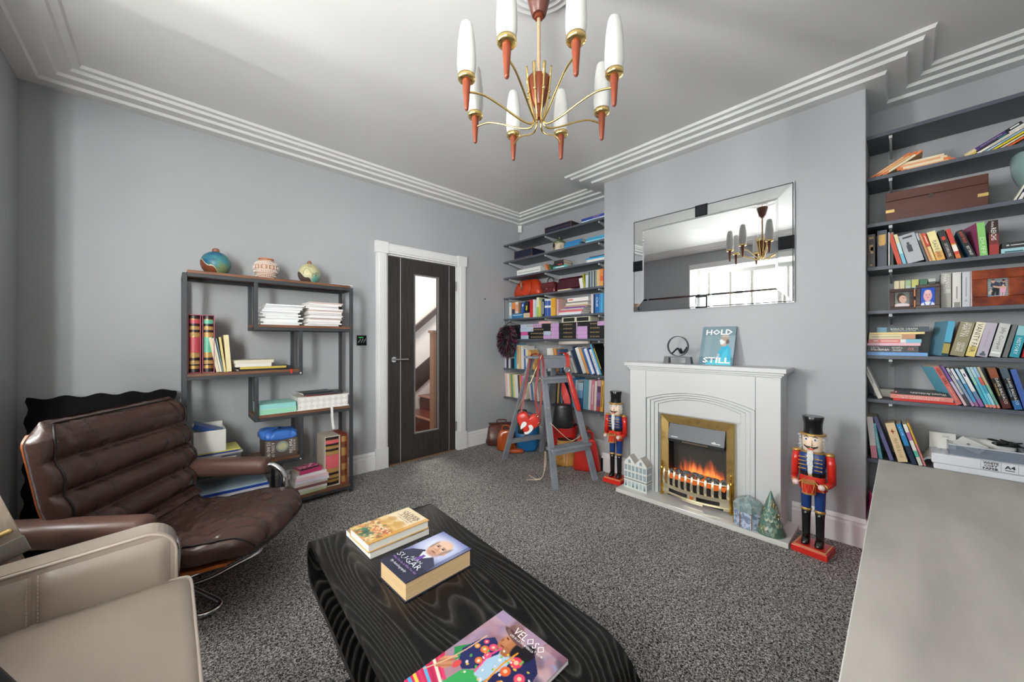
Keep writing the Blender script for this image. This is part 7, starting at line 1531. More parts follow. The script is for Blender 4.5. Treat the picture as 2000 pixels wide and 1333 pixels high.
    for s_ in (1, -1):
        b = MB(); b.add([(.0412-.0016, .020*s_+.0085*math.cos(k*pi/8), .634+.0065*math.sin(k*pi/8)) for k in range(16)], [tuple(range(16))]); b.v = [(x+.0022, y, z) for x, y, z in b.v]; P(b, 'eye_white', C('#f4f4f2', .3))
        b = MB(); b.add([(.0424, .020*s_+.0048*math.cos(k*pi/6), .634+.0055*math.sin(k*pi/6)) for k in range(12)], [tuple(range(12))]); P(b, 'iris', C('#3a7ab8', .3))
        b = MB(); b.add([(.0428, .020*s_+.0022*math.cos(k*pi/6), .634+.0028*math.sin(k*pi/6)) for k in range(12)], [tuple(range(12))]); P(b, 'pupil', C('#101012', .3))
        b = MB(); b.tube([(.040, .010*s_, .645), (.0412, .020*s_, .651), (.038, .032*s_, .645)], [.0015, .0025, .0012], 6); P(b, 'eyebrow', blk_, smooth=True)
        b = MB(); b.tube([(.045, .002*s_, .592), (.043, .014*s_, .589), (.039, .026*s_, .594), (.036, .032*s_, .600)], [.003, .0055, .0035, .0012], 8); P(b, 'moustache', blk_, smooth=True)
    P(MB().box(.037, .0405, -.014, .014, .577, .583), 'lower_lip', red)
    rr = random.Random(12); b = MB()
    for k in range(420):
        a = rr.choice((1, -1))*rr.uniform(math.radians(72), pi); z = rr.uniform(.572, .655); c = Vector((.041*math.cos(a), .047*math.sin(a), z)); o_ = Vector((math.cos(a)*.6, math.sin(a), rr.uniform(-.9, .25))).normalized()*rr.uniform(.014, .026); s2 = Vector((-math.sin(a), math.cos(a), .3))*.0025
        b.add([c-s2, c+s2, c+o_*.6+Vector((0, 0, -.002))+s2*.6, c+o_], [(0, 1, 2, 3)])
    P(b, 'white_hair', furw)['kind'] = 'stuff'
    b = MB()
    for k in range(300):
        y = rr.uniform(-.014, .014); z = rr.uniform(.452, .572); k_ = 1-abs(z-.53)/.16; c = Vector((.042+.006*k_, y*k_, z)); b.add([c+Vector((0, -.002, 0)), c+Vector((0, .002, 0)), c+Vector((rr.uniform(.004, .011), rr.uniform(-.004, .004), -.014))], [(0, 1, 2)])
    P(b, 'white_beard', furw)['kind'] = 'stuff'
    P(MB().lathe([(0, .657), (.058, .656), (.060, .660), (.056, .665), (.0, .666)], 32), 'hat_brim', gold_, smooth=True); P(MB().lathe([(.044, .664), (.0415, .69), (.0425, .72), (.049, .755), (.047, .759), (0, .759)], 32), 'top_hat', blk_, auto=40)
    return t
nutcracker('nutcracker soldier with a drum standing on the carpet left of the fireplace', (2.742, 1.640, .0), math.radians(184))
nutcracker('nutcracker soldier with a drum standing on the carpet right of the fireplace', (2.632, .335, .0), math.radians(172))

# ------------------------------------------------------------------ grey painted stepladder with bags hung on it
gp = mat('grey_painted_wood', S(140, 145, 152), .5, mix=(S(124, 128, 135), 7, .35, .7, (1, 1, 1)))
ld = thing('stepladder', 'grey painted wooden stepladder standing in front of the left alcove shelves', 'stepladder', (2.54, 2.20, 0)); OL_ = Vector(ld.location)
TT = Vector((2.545, 2.200, 1.024)); e = Vector((.97, -.244, 0)).normalized(); fw_ = Vector((-.244, -.97, 0)).normalized()
A_, B_, C_, D_ = Vector((2.233, 1.871, 0)), Vector((2.635, 1.770, 0)), Vector((2.441, 2.707, 0)), Vector((2.883, 2.613, 0))
legs = ((A_, TT-e*.115+fw_*.045), (B_, TT+e*.135+fw_*.045), (C_, TT-e*.165-fw_*.05), (D_, TT+e*.10-fw_*.05))
for p, q in legs: b = MB(); b.beam(p-OL_, q-OL_, .052, .024, up=fw_); b.build('leg', gp, ld, bev=.002)
b = MB(); b.beam(TT-e*.235+Vector((0, 0, .011))-OL_, TT+e*.205+Vector((0, 0, .011))-OL_, .13, .022, up=(0, 0, 1)); b.build('top_board', gp, ld, bev=.003)
b = MB(); b.beam(TT-e*.13+fw_*.062+Vector((0, 0, -.045))-OL_, TT+e*.15+fw_*.062+Vector((0, 0, -.045))-OL_, .018, .088, up=(0, 0, 1)); b.build('apron_board', gp, ld, bev=.002)
for tt, wd in ((.835, .105), (.285, .105)):
    l0 = A_+(legs[0][1]-A_)*tt; l1 = B_+(legs[1][1]-B_)*tt; b = MB(); b.beam(l0-e*.02-OL_, l1+e*.02-OL_, wd, .022, up=(0, 0, 1)); b.build('tread', gp, ld, bev=.002); b = MB(); b.beam(l0+fw_*.03+Vector((0, 0, -.028))-OL_, l1+fw_*.03+Vector((0, 0, -.028))-OL_, .018, .034, up=(0, 0, 1)); b.build('tread_rail', gp, ld)
for tt in (.19, .80):
    l0 = C_+(legs[2][1]-C_)*tt; l1 = D_+(legs[3][1]-D_)*tt; b = MB(); b.beam(l0-OL_, l1-OL_, .020, .045, up=(0, 0, 1)); b.build('rear_bar', gp, ld)
b = MB()
for tt in (.27, .60):
    for q in (0, 1):
        c = legs[q][0]+(legs[q][1]-legs[q][0])*tt+fw_*.014-OL_; b.tube([c, c+fw_*.003], .006, 8)
b.build('screw_head', C('#c9b9a8'), ld)['kind'] = 'stuff'

# ---- handbags: lofted leather bodies with flaps, straps and fittings
def leather(nm, c, c2=None, rough=.35): return mat(nm, c, rough, bump=(40, .25, .003), mix=((c2 or tuple(x*.75 for x in c[:3])+(1,)), 6, .35, .7, (1, 1, 1)))
redl = leather('red_leather', S(206, 48, 40)); ored = leather('orange_red_leather', S(206, 66, 30)); burg = leather('burgundy_croc', S(96, 26, 32), rough=.25); plum = leather('plum_leather', S(72, 20, 36), rough=.25); blackl = leather('black_leather', S(26, 27, 29)); tanl = leather('tan_leather', S(172, 96, 44)); camel = leather('camel_leather', S(206, 154, 82), S(188, 132, 64)); dkbr = leather('doctor_bag_leather', S(92, 46, 36)); bluel = leather('blue_leather', S(30, 112, 170)); darkred = leather('deep_red_leather', S(140, 24, 26))
metal_ = mat('bag_metal', S(196, 180, 150), .25, .9)
def body(t, rings, m, e=3.0, n=36, name='bag_body', wob=.004, seed=1):
    """rings: (z, half width (local y), half depth (local x), x offset)"""
    b = MB(); secs = [((o_, 0, z), (d, 0, 0), (0, w_, 0), e) for z, w_, d, o_ in rings]; loft(b, secs, n)
    b.v = [tuple(Vector(v)*(1)+Vector((mnoise.noise(Vector(v)*14+Vector((seed, 0, 0)))*wob, mnoise.noise(Vector(v)*11+Vector((0, seed, 0)))*wob, 0))) for v in b.v]
    return b.build(name, m, t, smooth=True, sub=1)
def handle(t, pts, m, r=.006, name='handle', w=None):
    b = MB(); pts = smooth_path(pts, 6)
    if w: strap(b, pts, w, .004, (0, 1, 0))
    else: b.tube(pts, r, 8)
    return b.build(name, m, t, smooth=not w)
face = math.radians(226)
# big red bucket tote
t = thing('bucket_tote', 'tall bright red leather bucket tote on the carpet behind the stepladder', 'bag', (2.955, 2.36, 0), math.radians(200)); body(t, [(0, .10, .055, 0), (.01, .115, .065, 0), (.18, .125, .075, 0), (.325, .135, .08, 0), (.335, .132, .076, 0)], leather('scarlet_leather', S(212, 34, 28)), 3.6)
b = MB(); loft(b, [((0, 0, .330), (.076, 0, 0), (0, .131, 0), 3.6), ((0, 0, .3385), (.068, 0, 0), (0, .122, 0), 3.6)], 36); b.build('dark_lining', C('#2a1214'), t)
b = MB()
for y in (-.06, -.03):
    for z in (.14, .19, .25, .29): loft(b, [((.079, y, z+dz), (.004*k, 0, 0), (0, .004*k, 0), 2) for dz, k in ((-.004, .4), (0, 1), (.004, .4))], 8)
b.build('stud', metal_, t, smooth=True)['kind'] = 'stuff'
handle(t, [(0, .11, .32), (-.02, .08, .40), (-.02, -.05, .40), (0, -.11, .32)], redl, .006)
# red slouchy tote by the chimney breast
t = thing('slouchy_tote', 'soft red leather tote slumped on the carpet against the chimney breast side', 'bag', (2.772, 1.958, 0), math.radians(215)); body(t, [(0, .115, .040, 0), (.012, .125, .050, 0), (.10, .118, .058, 0), (.20, .100, .045, .01), (.27, .085, .030, .02), (.30, .07, .016, .03)], redl, 2.6, wob=.012, seed=4)
handle(t, [(.03, .06, .28), (.05, .05, .36), (.055, -.03, .37), (.03, -.06, .28)], redl, .007); handle(t, [(-.01, .06, .28), (-.03, .03, .33), (-.03, -.03, .33), (-.01, -.06, .28)], darkred, .007)
# camel drawstring bag
t = thing('drawstring_bag', 'camel leather drawstring bucket bag in front of the red bucket tote', 'bag', (2.755, 2.185, 0), math.radians(222)); body(t, [(0, .085, .065, 0), (.008, .100, .075, 0), (.08, .106, .082, 0), (.15, .098, .076, 0), (.19, .080, .060, 0), (.205, .074, .055, 0), (.235, .088, .066, 0), (.245, .090, .068, 0)], camel, 2.3, wob=.008, seed=7)
b = MB(); b.tube([(.058*math.cos(k*pi/12), .077*math.sin(k*pi/12), .203) for k in range(24)], .0035, 6, closed=True); b.tube(smooth_path([(.062, .012, .203), (.085, .010, .16), (.090, .008, .06), (.086, .010, .02)], 5), .003, 6); b.tube(smooth_path([(.062, -.02, .203), (.088, -.018, .15), (.092, -.016, .05)], 5), .003, 6); b.build('drawstring', mat('cream_cord', S(226, 208, 180), .8), t, smooth=True)
b = MB(); b.tube([(.092+.0*k, .0-.055+.020*math.cos(k*pi/8), .095+.016*math.sin(k*pi/8)) for k in range(16)], .0016, 5, closed=True); b.build('stamped_logo', C('#7a5020'), t)
b = MB(); loft(b, [((0, 0, .238), (.060, 0, 0), (0, .080, 0), 2.3), ((0, 0, .2455), (.055, 0, 0), (0, .075, 0), 2.3)], 30); b.build('dark_lining', C('#3a2412'), t)
# tan bag behind
t = thing('tan_handbag', 'tan leather handbag with two stiff handles behind the slouchy red tote', 'bag', (2.965, 2.10, 0), math.radians(215)); body(t, [(0, .095, .045, 0), (.01, .105, .052, 0), (.12, .10, .048, 0), (.20, .085, .032, 0), (.225, .075, .02, 0)], leather('brown_tan_leather', S(150, 92, 40)), 3)
for x in (-.02, .02): handle(t, [(x, .05, .21), (x*1.5, .045, .29), (x*2, .0, .335), (x*1.5, -.045, .29), (x, -.05, .21)], leather('brown_tan_leather', S(150, 92, 40)), .008)
# blue bag
t = thing('blue_tote', 'blue leather tote on the carpet between the stepladder legs', 'bag', (2.80, 2.735, 0), math.radians(228)); body(t, [(0, .06, .03, 0), (.015, .105, .052, 0), (.12, .125, .060, 0), (.22, .13, .045, 0), (.30, .125, .022, 0), (.31, .12, .016, 0)], bluel, 2.6, wob=.012, seed=11); handle(t, [(0, .08, .29), (.01, .05, .40), (.01, -.05, .40), (0, -.08, .29)], bluel, .006)
# brown gladstone bag and orange-brown bag by the far wall
t = thing('gladstone_bag', 'dark brown leather gladstone bag with brass frame against the far wall', 'bag', (2.775, 3.125, 0), math.radians(238)); body(t, [(0, .165, .070, 0), (.012, .175, .080, 0), (.06, .172, .082, 0), (.13, .160, .070, 0), (.20, .150, .030, 0), (.235, .146, .014, 0)], dkbr, 4, wob=.010, seed=2)
b = MB(); b.beam((0, -.148, .240), (0, .148, .240), .026, .018); b.build('frame_bar', leather('dark_frame_leather', S(70, 34, 28)), t, bev=.004); handle(t, [(0, .05, .246), (0, .045, .278), (0, -.045, .278), (0, -.05, .246)], dkbr, .007); b = MB(); b.box(.012, .018, -.014, .014, .205, .235); b.build('brass_lock', metal_, t)
b = MB()
for z, k in ((.05, 1.0), (.028, 1.01)): b.tube([(.083*math.copysign(abs(math.cos(a))**.5, math.cos(a))*k, .175*math.copysign(abs(math.sin(a))**.5, math.sin(a))*k, z) for a in [2*pi*j/48 for j in range(48)]], .004, 6, closed=True)
b.build('welt_seam', leather('dark_frame_leather', S(70, 34, 28)), t, smooth=True)
t = thing('patent_bag', 'crumpled orange-brown patent leather bag in front of the gladstone bag', 'bag', (2.655, 2.915, 0), math.radians(225)); body(t, [(0, .09, .035, 0), (.01, .105, .048, 0), (.08, .10, .05, 0), (.15, .085, .035, .01), (.21, .06, .02, .015), (.225, .05, .01, .015)], leather('orange_patent', S(176, 82, 34), rough=.18), 2.4, wob=.022, seed=9); handle(t, [(.01, .045, .21), (.03, .03, .27), (.03, -.03, .27), (.01, -.045, .21)], leather('orange_patent', S(176, 82, 34), rough=.18), .007)
t = thing('flat_clutch', 'orange and red leather clutch lying on the carpet beside the blue tote', 'bag', (2.745, 2.635+.03, 0), math.radians(228)); t.location = (2.655, 2.800, 0); body(t, [(0, .10, .03, 0), (.006, .11, .035, 0), (.03, .108, .034, 0), (.04, .10, .028, 0)], leather('rust_leather', S(190, 84, 36)), 4)
# heart bag hung from the ladder top
hn = Vector((-math.cos(YAW), -math.sin(YAW), 0)); hx_ = Vector((math.sin(YAW), -math.cos(YAW), 0))
t = thing('heart_bag', 'red heart-shaped handbag with two white hands printed on it, hung from the stepladder', 'bag', (2.275, 2.215, .34)); OH = Vector(t.location)
def heart(s_, n=40):
    out = []
    for k in range(n):
        a = 2*pi*k/n; out.append((.0065*s_*16*math.sin(a)**3, .0072*s_*(13*math.cos(a)-5*math.cos(2*a)-2*math.cos(3*a)-math.cos(4*a))))
    return out
rot = math.radians(-12); b = MB(); lv = [(-.034, .80), (-.026, .95), (-.012, 1.0), (.012, 1.0), (.026, .95), (.034, .80), (.037, .5)]; vs = []; nH = 40
def hp(p, d): 
    x = p[0]*math.cos(rot)-p[1]*math.sin(rot); y = p[0]*math.sin(rot)+p[1]*math.cos(rot); return hx_*x + Vector((0, 0, y+.135)) + hn*d
for d, k in lv: vs += [hp(p, d) for p in heart(k)]
b.add(vs, [(j*nH+i, j*nH+(i+1)%nH, (j+1)*nH+(i+1)%nH, (j+1)*nH+i) for j in range(len(lv)-1) for i in range(nH)]+[tuple(range(nH)), tuple((len(lv)-1)*nH+i for i in range(nH))]); b.build('heart_body', leather('coral_red_leather', S(216, 58, 46), rough=.3), t, auto=50)
b = MB()
for pts in ([(-.052, -.012), (-.040, .004), (-.022, .004), (-.012, -.012), (-.020, -.034), (-.038, -.052), (-.050, -.066), (-.058, -.046)], [(.006, -.022), (.026, -.010), (.044, -.020), (.050, -.042), (.036, -.070), (.014, -.094), (-.008, -.098), (-.018, -.084), (.006, -.074), (.020, -.056), (.016, -.040)]):
    q = smooth_path([(x, y, 0) for x, y in pts], 4, closed=True); b.add([hp((p.x, p.y), .0385) for p in q], [tuple(range(len(q)))])
b.build('white_hand_print', C('#f0efec', .4), t)
b = MB(); b.tube([hp(p, .013) for p in heart(1.005)], .0022, 6, closed=True); b.build('edge_seam', darkred, t, smooth=True)
top_c = TT-e*.15+Vector((0, 0, .026))
def wp(u, v, dep): 
    F = Vector((math.cos(YAW), math.sin(YAW), 0)); return Vector((0, 0, CAMH))+(F+hx_*((u-1000)/FPX)+Vector((0, 0, -(v-666)/FPX)))*dep
b = MB(); strap(b, smooth_path([wp(1018, 806, 3.13), wp(1024, 770, 3.15), wp(1030, 730, 3.2), wp(1036, 700, 3.24), wp(1040, 692.0, 3.30), wp(1052, 692.0, 3.30), wp(1058, 693.0, 3.24), wp(1061, 712, 3.20), wp(1060, 745, 3.17), wp(1056, 790, 3.13), wp(1053, 826, 3.12)], 4), .016, .003, hx_); b.v = [tuple(Vector(v)-OH) for v in b.v]; b.build('shoulder_strap', darkred, t)
b = MB(); strap(b, smooth_path([wp(1053, 693.5, 3.22), wp(1050, 730, 3.17), wp(1046, 770, 3.14), wp(1049, 800, 3.13), wp(1053, 822, 3.12)], 4), .020, .003, hx_); b.v = [tuple(Vector(v)-OH) for v in b.v]; b.build('rear_strap', darkred, t)
b = MB()
for (u, v) in ((1053, 828), (1055, 742), (1049, 812)):
    c = wp(u, v, 3.11)-OH; b.tube([c+hx_*.011*math.cos(k*pi/6)+Vector((0, 0, .011*math.sin(k*pi/6))) for k in range(12)], .0024, 6, closed=True)
b.build('strap_ring', metal_, t, smooth=True)
# dark green bag on gold chain beside the heart bag
t = thing('green_bag', 'small dark green bag on a gold chain behind the heart bag', 'bag', (2.385, 2.395, .32), math.radians(226)); OGb = Vector(t.location)
body(t, [(0, .038, .02, 0), (.01, .046, .026, 0), (.20, .048, .024, 0), (.23, .042, .012, 0)], leather('bottle_green_leather', S(18, 44, 40)), 4)
iM = t.matrix_basis.inverted() if False else (Matrix.Translation(OGb) @ Matrix.Rotation(math.radians(226), 4, 'Z')).inverted()
b = MB(); b.tube([iM @ p for p in (wp(1010.5, 800, 3.32), wp(1036, 748, 3.18), wp(1057.5, 694.5, 3.215), wp(1059, 691.6, 3.26))], .0035, 6); b.build('gold_chain', mat('pale_gold_chain', S(214, 186, 130), .4, .6), t)
# black bucket bag
t = thing('black_bucket_bag', 'black leather bucket bag hanging on the right side of the stepladder', 'bag', (2.565, 2.06, .405), math.radians(222)); OBb = Vector(t.location); body(t, [(0, .075, .05, 0), (.012, .092, .06, 0), (.08, .095, .062, 0), (.17, .082, .055, 0), (.205, .078, .052, 0), (.215, .074, .048, 0)], blackl, 2.4, wob=.006, seed=5)
b = MB(); b.tube([(.056*math.cos(k*pi/16), .082*math.sin(k*pi/16), .178) for k in range(32)], .0025, 6, closed=True); b.build('top_seam', blackl, t, smooth=True)
iM = (Matrix.Translation(OBb) @ Matrix.Rotation(math.radians(222), 4, 'Z')).inverted()
b = MB(); l0 = A_+(legs[0][1]-A_)*.835; l1 = B_+(legs[1][1]-B_)*.835; mid = l1-e*.03+Vector((0, 0, .013)); b.tube(smooth_path([(0, .074, .20), iM @ (mid+fw_*.058-e*.02+Vector((0, 0, -.10))), iM @ (mid+fw_*.058), iM @ (mid+Vector((0, 0, .006))), iM @ (mid-fw_*.062), iM @ (mid-fw_*.062+Vector((0, 0, -.12))), (-.03, -.02, .21)], 5), .004, 6); b.build('strap', blackl, t, smooth=True)
# red studded belt-strap bag over the top right corner
t = thing('studded_strap_bag', 'red leather pouch on a wide studded strap hung over the stepladder top right end', 'bag', (2.70, 2.10, .70)); OSb = Vector(t.location)
b = MB(); strap(b, smooth_path([wp(1092, 690.5, 3.50), wp(1098, 688.6, 3.40), wp(1104, 689.5, 3.32), wp(1108, 697, 3.27), wp(1109.5, 712, 3.26), wp(1107, 717, 3.26)], 5), .034, .004, hx_); b.v = [tuple(Vector(v)-OSb) for v in b.v]; b.build('wide_strap', redl, t)
b = MB(); c = wp(1107, 722, 3.25)-OSb; b.tube([c+hx_*.024*math.cos(k*pi/10)+Vector((0, 0, .024*math.sin(k*pi/10))) for k in range(20)], .0035, 8, closed=True); b.build('metal_ring', metal_, t, smooth=True)
b = MB(); pts = [wp(1109, 727, 3.24), wp(1112, 735, 3.23), wp(1121, 768, 3.21), wp(1130, 798, 3.20), wp(1131, 803, 3.20)]; secs = []
for p, k in zip(pts, (.012, .022, .026, .022, .010)): secs.append((p-OSb, hx_*k, hn*.014, 2.6))
loft(b, secs, 20); b.build('long_pouch', redl, t, smooth=True)
b = MB(); fl = smooth_path([wp(1098, 744, 3.30), wp(1104, 752, 3.30), wp(1113, 778, 3.29), wp(1114, 795, 3.29), wp(1108, 797, 3.29), wp(1100, 782, 3.30), wp(1097, 762, 3.30)], 4, closed=True); m_ = len(fl); b.add([p-OSb for p in fl]+[p-OSb-hn*.012 for p in fl], [tuple(range(m_)), tuple(range(m_, 2*m_))]+[(i, (i+1)%m_, m_+(i+1)%m_, m_+i) for i in range(m_)]); b.build('hanging_flap', redl, t)
b = MB()
for k in range(10): c = wp(1107+1.2*(k % 2)*2, 692+3*k if k < 8 else 735, 3.235)-OSb; b.tube([c, c+hn*.006], .0026, 6)
for k in range(9): c = wp(1110+1.4*k, 732+6*k, 3.19)-OSb; b.tube([c, c+hn*.006], .002, 6)
b.build('stud', metal_, t)['kind'] = 'stuff'
# cords trailing from the ladder
cord = mat('cream_cord', S(226, 208, 180), .8)
b = MB(); b.tube(smooth_path([at(1064, 882, Z=.20), at(1064, 900, Z=.10), at(1062, 925, Z=.02), at(1055, 936, Z=.006), at(1040, 937, Z=.006), at(1028, 937.5, Z=.006)], 5), .0035, 6); b.tube(smooth_path([at(1065.5, 882, Z=.20), at(1066, 905, Z=.08), at(1060, 930, Z=.008), at(1049, 936, Z=.008), at(1040, 932, Z=.008), at(1033, 928, Z=.007)], 5), .0035, 6); tag(base_at(b.build('trailing_cord', cord, smooth=True), at(1055, 936, Z=0)), 'pair of cream cord ends trailing on the carpet beside the stepladder foot', 'cord')
b = MB(); pp = [wp(1075, 826, 3.05), wp(1092, 843, 3.10), wp(1106, 855, 3.16), wp(1114, 860.5, 3.20), wp(1122, 859, 3.22), wp(1131, 853, 3.24)]; b.tube(smooth_path(pp, 5), .0028, 6); tag(base_at(b.build('draped_cord', cord, smooth=True), pp[2]), 'thin cream cord draped between the stepladder front legs', 'cord')
# ------------------------------------------------------------------ other things on the left alcove shelves
def Yp(u, X): return yplane(u, X)
navy = mat('navy_leatherette', S(22, 28, 52), .45); dk = mat('dark_box_side', S(20, 19, 22), .5); cop = mat('copper_edge', S(150, 110, 84), .4, .4)
def case(label, u0, u1, X, z, h, d, seamz):
    y0, y1 = Yp(u0, X), Yp(u1, X); t = thing('presentation_case', label, 'box', (X+d/2, (y0+y1)/2, z+.0004)); w = (y0-y1)/2
    MB().box(-d/2+.002, d/2-.002, -w+.002, w-.002, 0, seamz-.0008).build('case_base', navy, t); MB().box(-d/2+.002, d/2-.002, -w+.002, w-.002, seamz+.0008, h).build('case_lid', navy, t)
    b = MB()
    for z_ in (.001, seamz, h-.001): 
        for s_ in (1, -1): b.beam((-d/2, -w, z_), (-d/2, w, z_), .003, .003) if s_ > 0 else b.beam((-d/2, -w, z_), (d/2, -w, z_), .003, .003)
    for y in (-w, w): b.beam((-d/2, y, 0), (-d/2, y, h), .003, .003)
    b.build('copper_edging', cop, t); return t
case('flat navy presentation case with copper edging on the top left shelf', 1064, 1115.5, 2.985, ZL[0], .066, .20, .030)
case('deep navy presentation case with copper edging on the second left shelf', 1004.5, 1039, 2.985, ZL[1], .098, .22, .012)
t = thing('box_file', 'white lidded box with grey lettering on the third left shelf', 'box', (3.085, (Yp(1009.5, 2.985)+Yp(1055, 2.985))/2, ZL[2]+.0004)); w = (Yp(1009.5, 2.985)-Yp(1055, 2.985))/2
MB().box(-.10, .12, -w, w, 0, .066).build('box_body', C('#e2e2de', .5), t, bev=.002); q = MB()
rr = random.Random(2)
x = -w+.03
while x < w-.02: l_ = rr.uniform(.008, .022); q.add([(-.1005, -x, .026), (-.1005, -x-l_, .026), (-.1005, -x-l_, .036), (-.1005, -x, .036)], [(0, 1, 2, 3)]); x += l_+.006
q.build('grey_lettering', C('#9a9a98'), t)['kind'] = 'stuff'
MB().box(.0, .03, -w-.0006, -w, .02, .046).build('side_label', C('#8a9a90'), t)
yc = (Yp(1078, 3.02)+Yp(1103, 3.02))/2
t = thing('ceramic_house_pot', 'small cream ceramic pot with green roof lid and a face in its window', 'pot', (3.04, yc, ZL[1]+.0004))
b = MB(); b.lathe([(0, 0), (.052, 0), (.064, .02), (.066, .05), (.062, .078), (.055, .084)], 28); b.build('pot_body', mat('cream_ceramic', S(214, 202, 178), .3, mix=(S(160, 150, 120), 30, .55, .65, (1, 1, 1))), t, smooth=True)
b = MB(); b.lathe([(.070, .080), (.066, .090), (.045, .108), (.020, .122), (.008, .128), (.010, .138), (.005, .150), (0, .152)], 28); b.build('roof_lid', mat('moss_ceramic', S(96, 110, 78), .35, mix=(S(150, 150, 120), 24, .5, .6, (1, 1, 1))), t, smooth=True)
ax = Vector((-.80, -.25*0+.35, 0)).normalized(); az = Vector((-ax.y, ax.x, 0)); q = MB()
def disc(r1_, r2_, cx, cz, d, m, qq): qq.add([ax*(.066+d)+az*(cx+r1_*math.cos(k*pi/10))+Vector((0, 0, cz+r2_*math.sin(k*pi/10))) for k in range(20)], [tuple(range(20))], m)
disc(.026, .036, 0, .044, .001, 0, q); disc(.018, .020, 0, .030, .002, 1, q); disc(.019, .016, 0, .050, .0025, 0, q); disc(.020, .008, 0, .046, .003, 2, q); q.build('window_face', [C('#2a2420'), C('#c89a84'), C('#16161a')], t)
# handbags on the fourth shelf
t = thing('leather_handbag', 'orange-red leather handbag with gold clasp on the fourth left shelf', 'bag', (3.075, (Yp(1000, 3.02)+Yp(1053, 3.02))/2, ZL[3]+.0004), pi); 
wb = (Yp(1000, 3.02)-Yp(1053, 3.02))/2
body(t, [(0, wb*.92, .06, 0), (.012, wb, .075, 0), (.09, wb*.98, .08, 0), (.16, wb*.80, .055, -.01), (.195, wb*.62, .025, -.015), (.20, wb*.5, .012, -.015)], ored, 2.8, wob=.010, seed=3)
handle(t, [(.04, -wb*.5, .16), (.095, -wb*.35, .13), (.105, -wb*.1, .05), (.10, wb*.2, .012), (.095, wb*.45, .02), (.088, wb*.55, .10), (.05, wb*.35, .17)], ored, .007)
b = MB(); c = Vector((.088, -.02, .125)); b.box(c.x, c.x+.012, c.y-.012, c.y+.012, c.z-.02, c.z+.035); b.tube([c+Vector((.01, .018*math.cos(k*pi/6), -.03+.018*math.sin(k*pi/6))) for k in range(12)], .004, 6, closed=True); b.build('gold_clasp', metal_, t)
t = thing('croc_handbag', 'small burgundy crocodile handbag with a top handle on the fourth left shelf', 'bag', (3.06, (Yp(1055.5, 3.0)+Yp(1082, 3.0))/2, ZL[3]+.0004), pi); wb = (Yp(1055.5, 3.0)-Yp(1082, 3.0))/2
body(t, [(0, wb, .05, 0), (.006, wb*1.02, .056, 0), (.07, wb, .054, 0), (.115, wb*.92, .035, 0), (.125, wb*.88, .02, 0)], burg, 5, wob=.003)
b = MB(); n_ = 12
b.grid(lambda u, v: (.052+.006*math.sin(v*pi)+.004, -wb*.97+2*wb*.97*u, .118-.062*v), 10, 8); b.build('front_flap', burg, t, smooth=True)
b = MB(); b.tube([(.062, -.004, .048), (.066, -.004, .048)], .008, 10); b.build('clasp', metal_, t); handle(t, [(0, .042, .118), (0, .040, .155), (0, .0, .178), (0, -.040, .155), (0, -.042, .118)], blackl, .006)
for s_ in (1, -1): MB().box(-.008, .008, s_*.042-.006, s_*.042+.006, .114, .130).build('handle_mount', metal_, t)
t = thing('plum_handbag', 'glossy plum leather wedge-shaped handbag on the fourth left shelf', 'bag', (3.08, (Yp(1088, 3.0)+Yp(1130, 3.0))/2, ZL[3]+.0184), pi); wb = (Yp(1088, 3.0)-Yp(1130, 3.0))/2
b = MB(); b.prism([(-.085, 0), (.085, 0), (.045, .120), (-.005, .135), (-.03, .12)], lambda x, z, h: (x, h, z), -wb, wb); b.build('bag_body', plum, t, bev=.016, auto=50); b = MB(); b.tube([(.081, -wb, .004), (.044, -wb-.0, .118)], .003, 6); b.tube([(.081, wb, .004), (.044, wb, .118)], .003, 6); b.build('edge_seam', plum, t)
flat(1089, 1114, ZL[3], .017, 2.98, '#cdbf9c', 'beige booklet lying under the plum handbag on fourth left shelf', 'books on the fourth shelf of the left alcove', dict(page=PAGEW, hard=False), d=.22)
# framed tray on top of the black volumes
y0, y1 = Yp(1097.5, 2.985), Yp(1153, 2.985); t = thing('twin_panel_box', 'cream box with two dark inset panels on the black volumes, sixth left shelf', 'box', (3.06, (y0+y1)/2, ZL[5]+.1683)); w = (y0-y1)/2
MB().box(-.075, .08, -w, w, 0, .052).build('box_body', C('#d6d2be', .5), t)
for s_ in (1, -1): MB().box(-.0765, -.075, s_*w*.48-w*.40, s_*w*.48+w*.40, .007, .045).build('dark_panel', mat('dark_green_panel', S(34, 38, 34), .3), t)
# rolled paper lying on the leaning books
y0, y1 = Yp(1093, 3.0), Yp(1146, 3.0); b = MB(); n = 40
pts = []
for k in range(n): a = k*2*pi/18; r_ = .024-.00018*k; pts.append((r_*math.cos(a), r_*math.sin(a)))
vs = [(0, (y0-y1)/2, 0)]; 
b.grid(lambda u, v: (pts[int(round(u*(n-1)))][0], -(y0-y1)/2+(y0-y1)*v, pts[int(round(u*(n-1)))][1]), n, 2)
o = b.build('paper_roll', mat('roll_paper', S(224, 216, 206), .6), auto=60); md = o.modifiers.new('solid', 'SOLIDIFY'); md.thickness = .001
zc_ = at(1137, 668, X=3.0).z; o.location = (3.02, (y0+y1)/2, zc_-.004); o.rotation_euler = (math.radians(-3), 0, math.radians(6)); tag(o, 'rolled white paper lying on top of the books, seventh left shelf', 'paper roll')
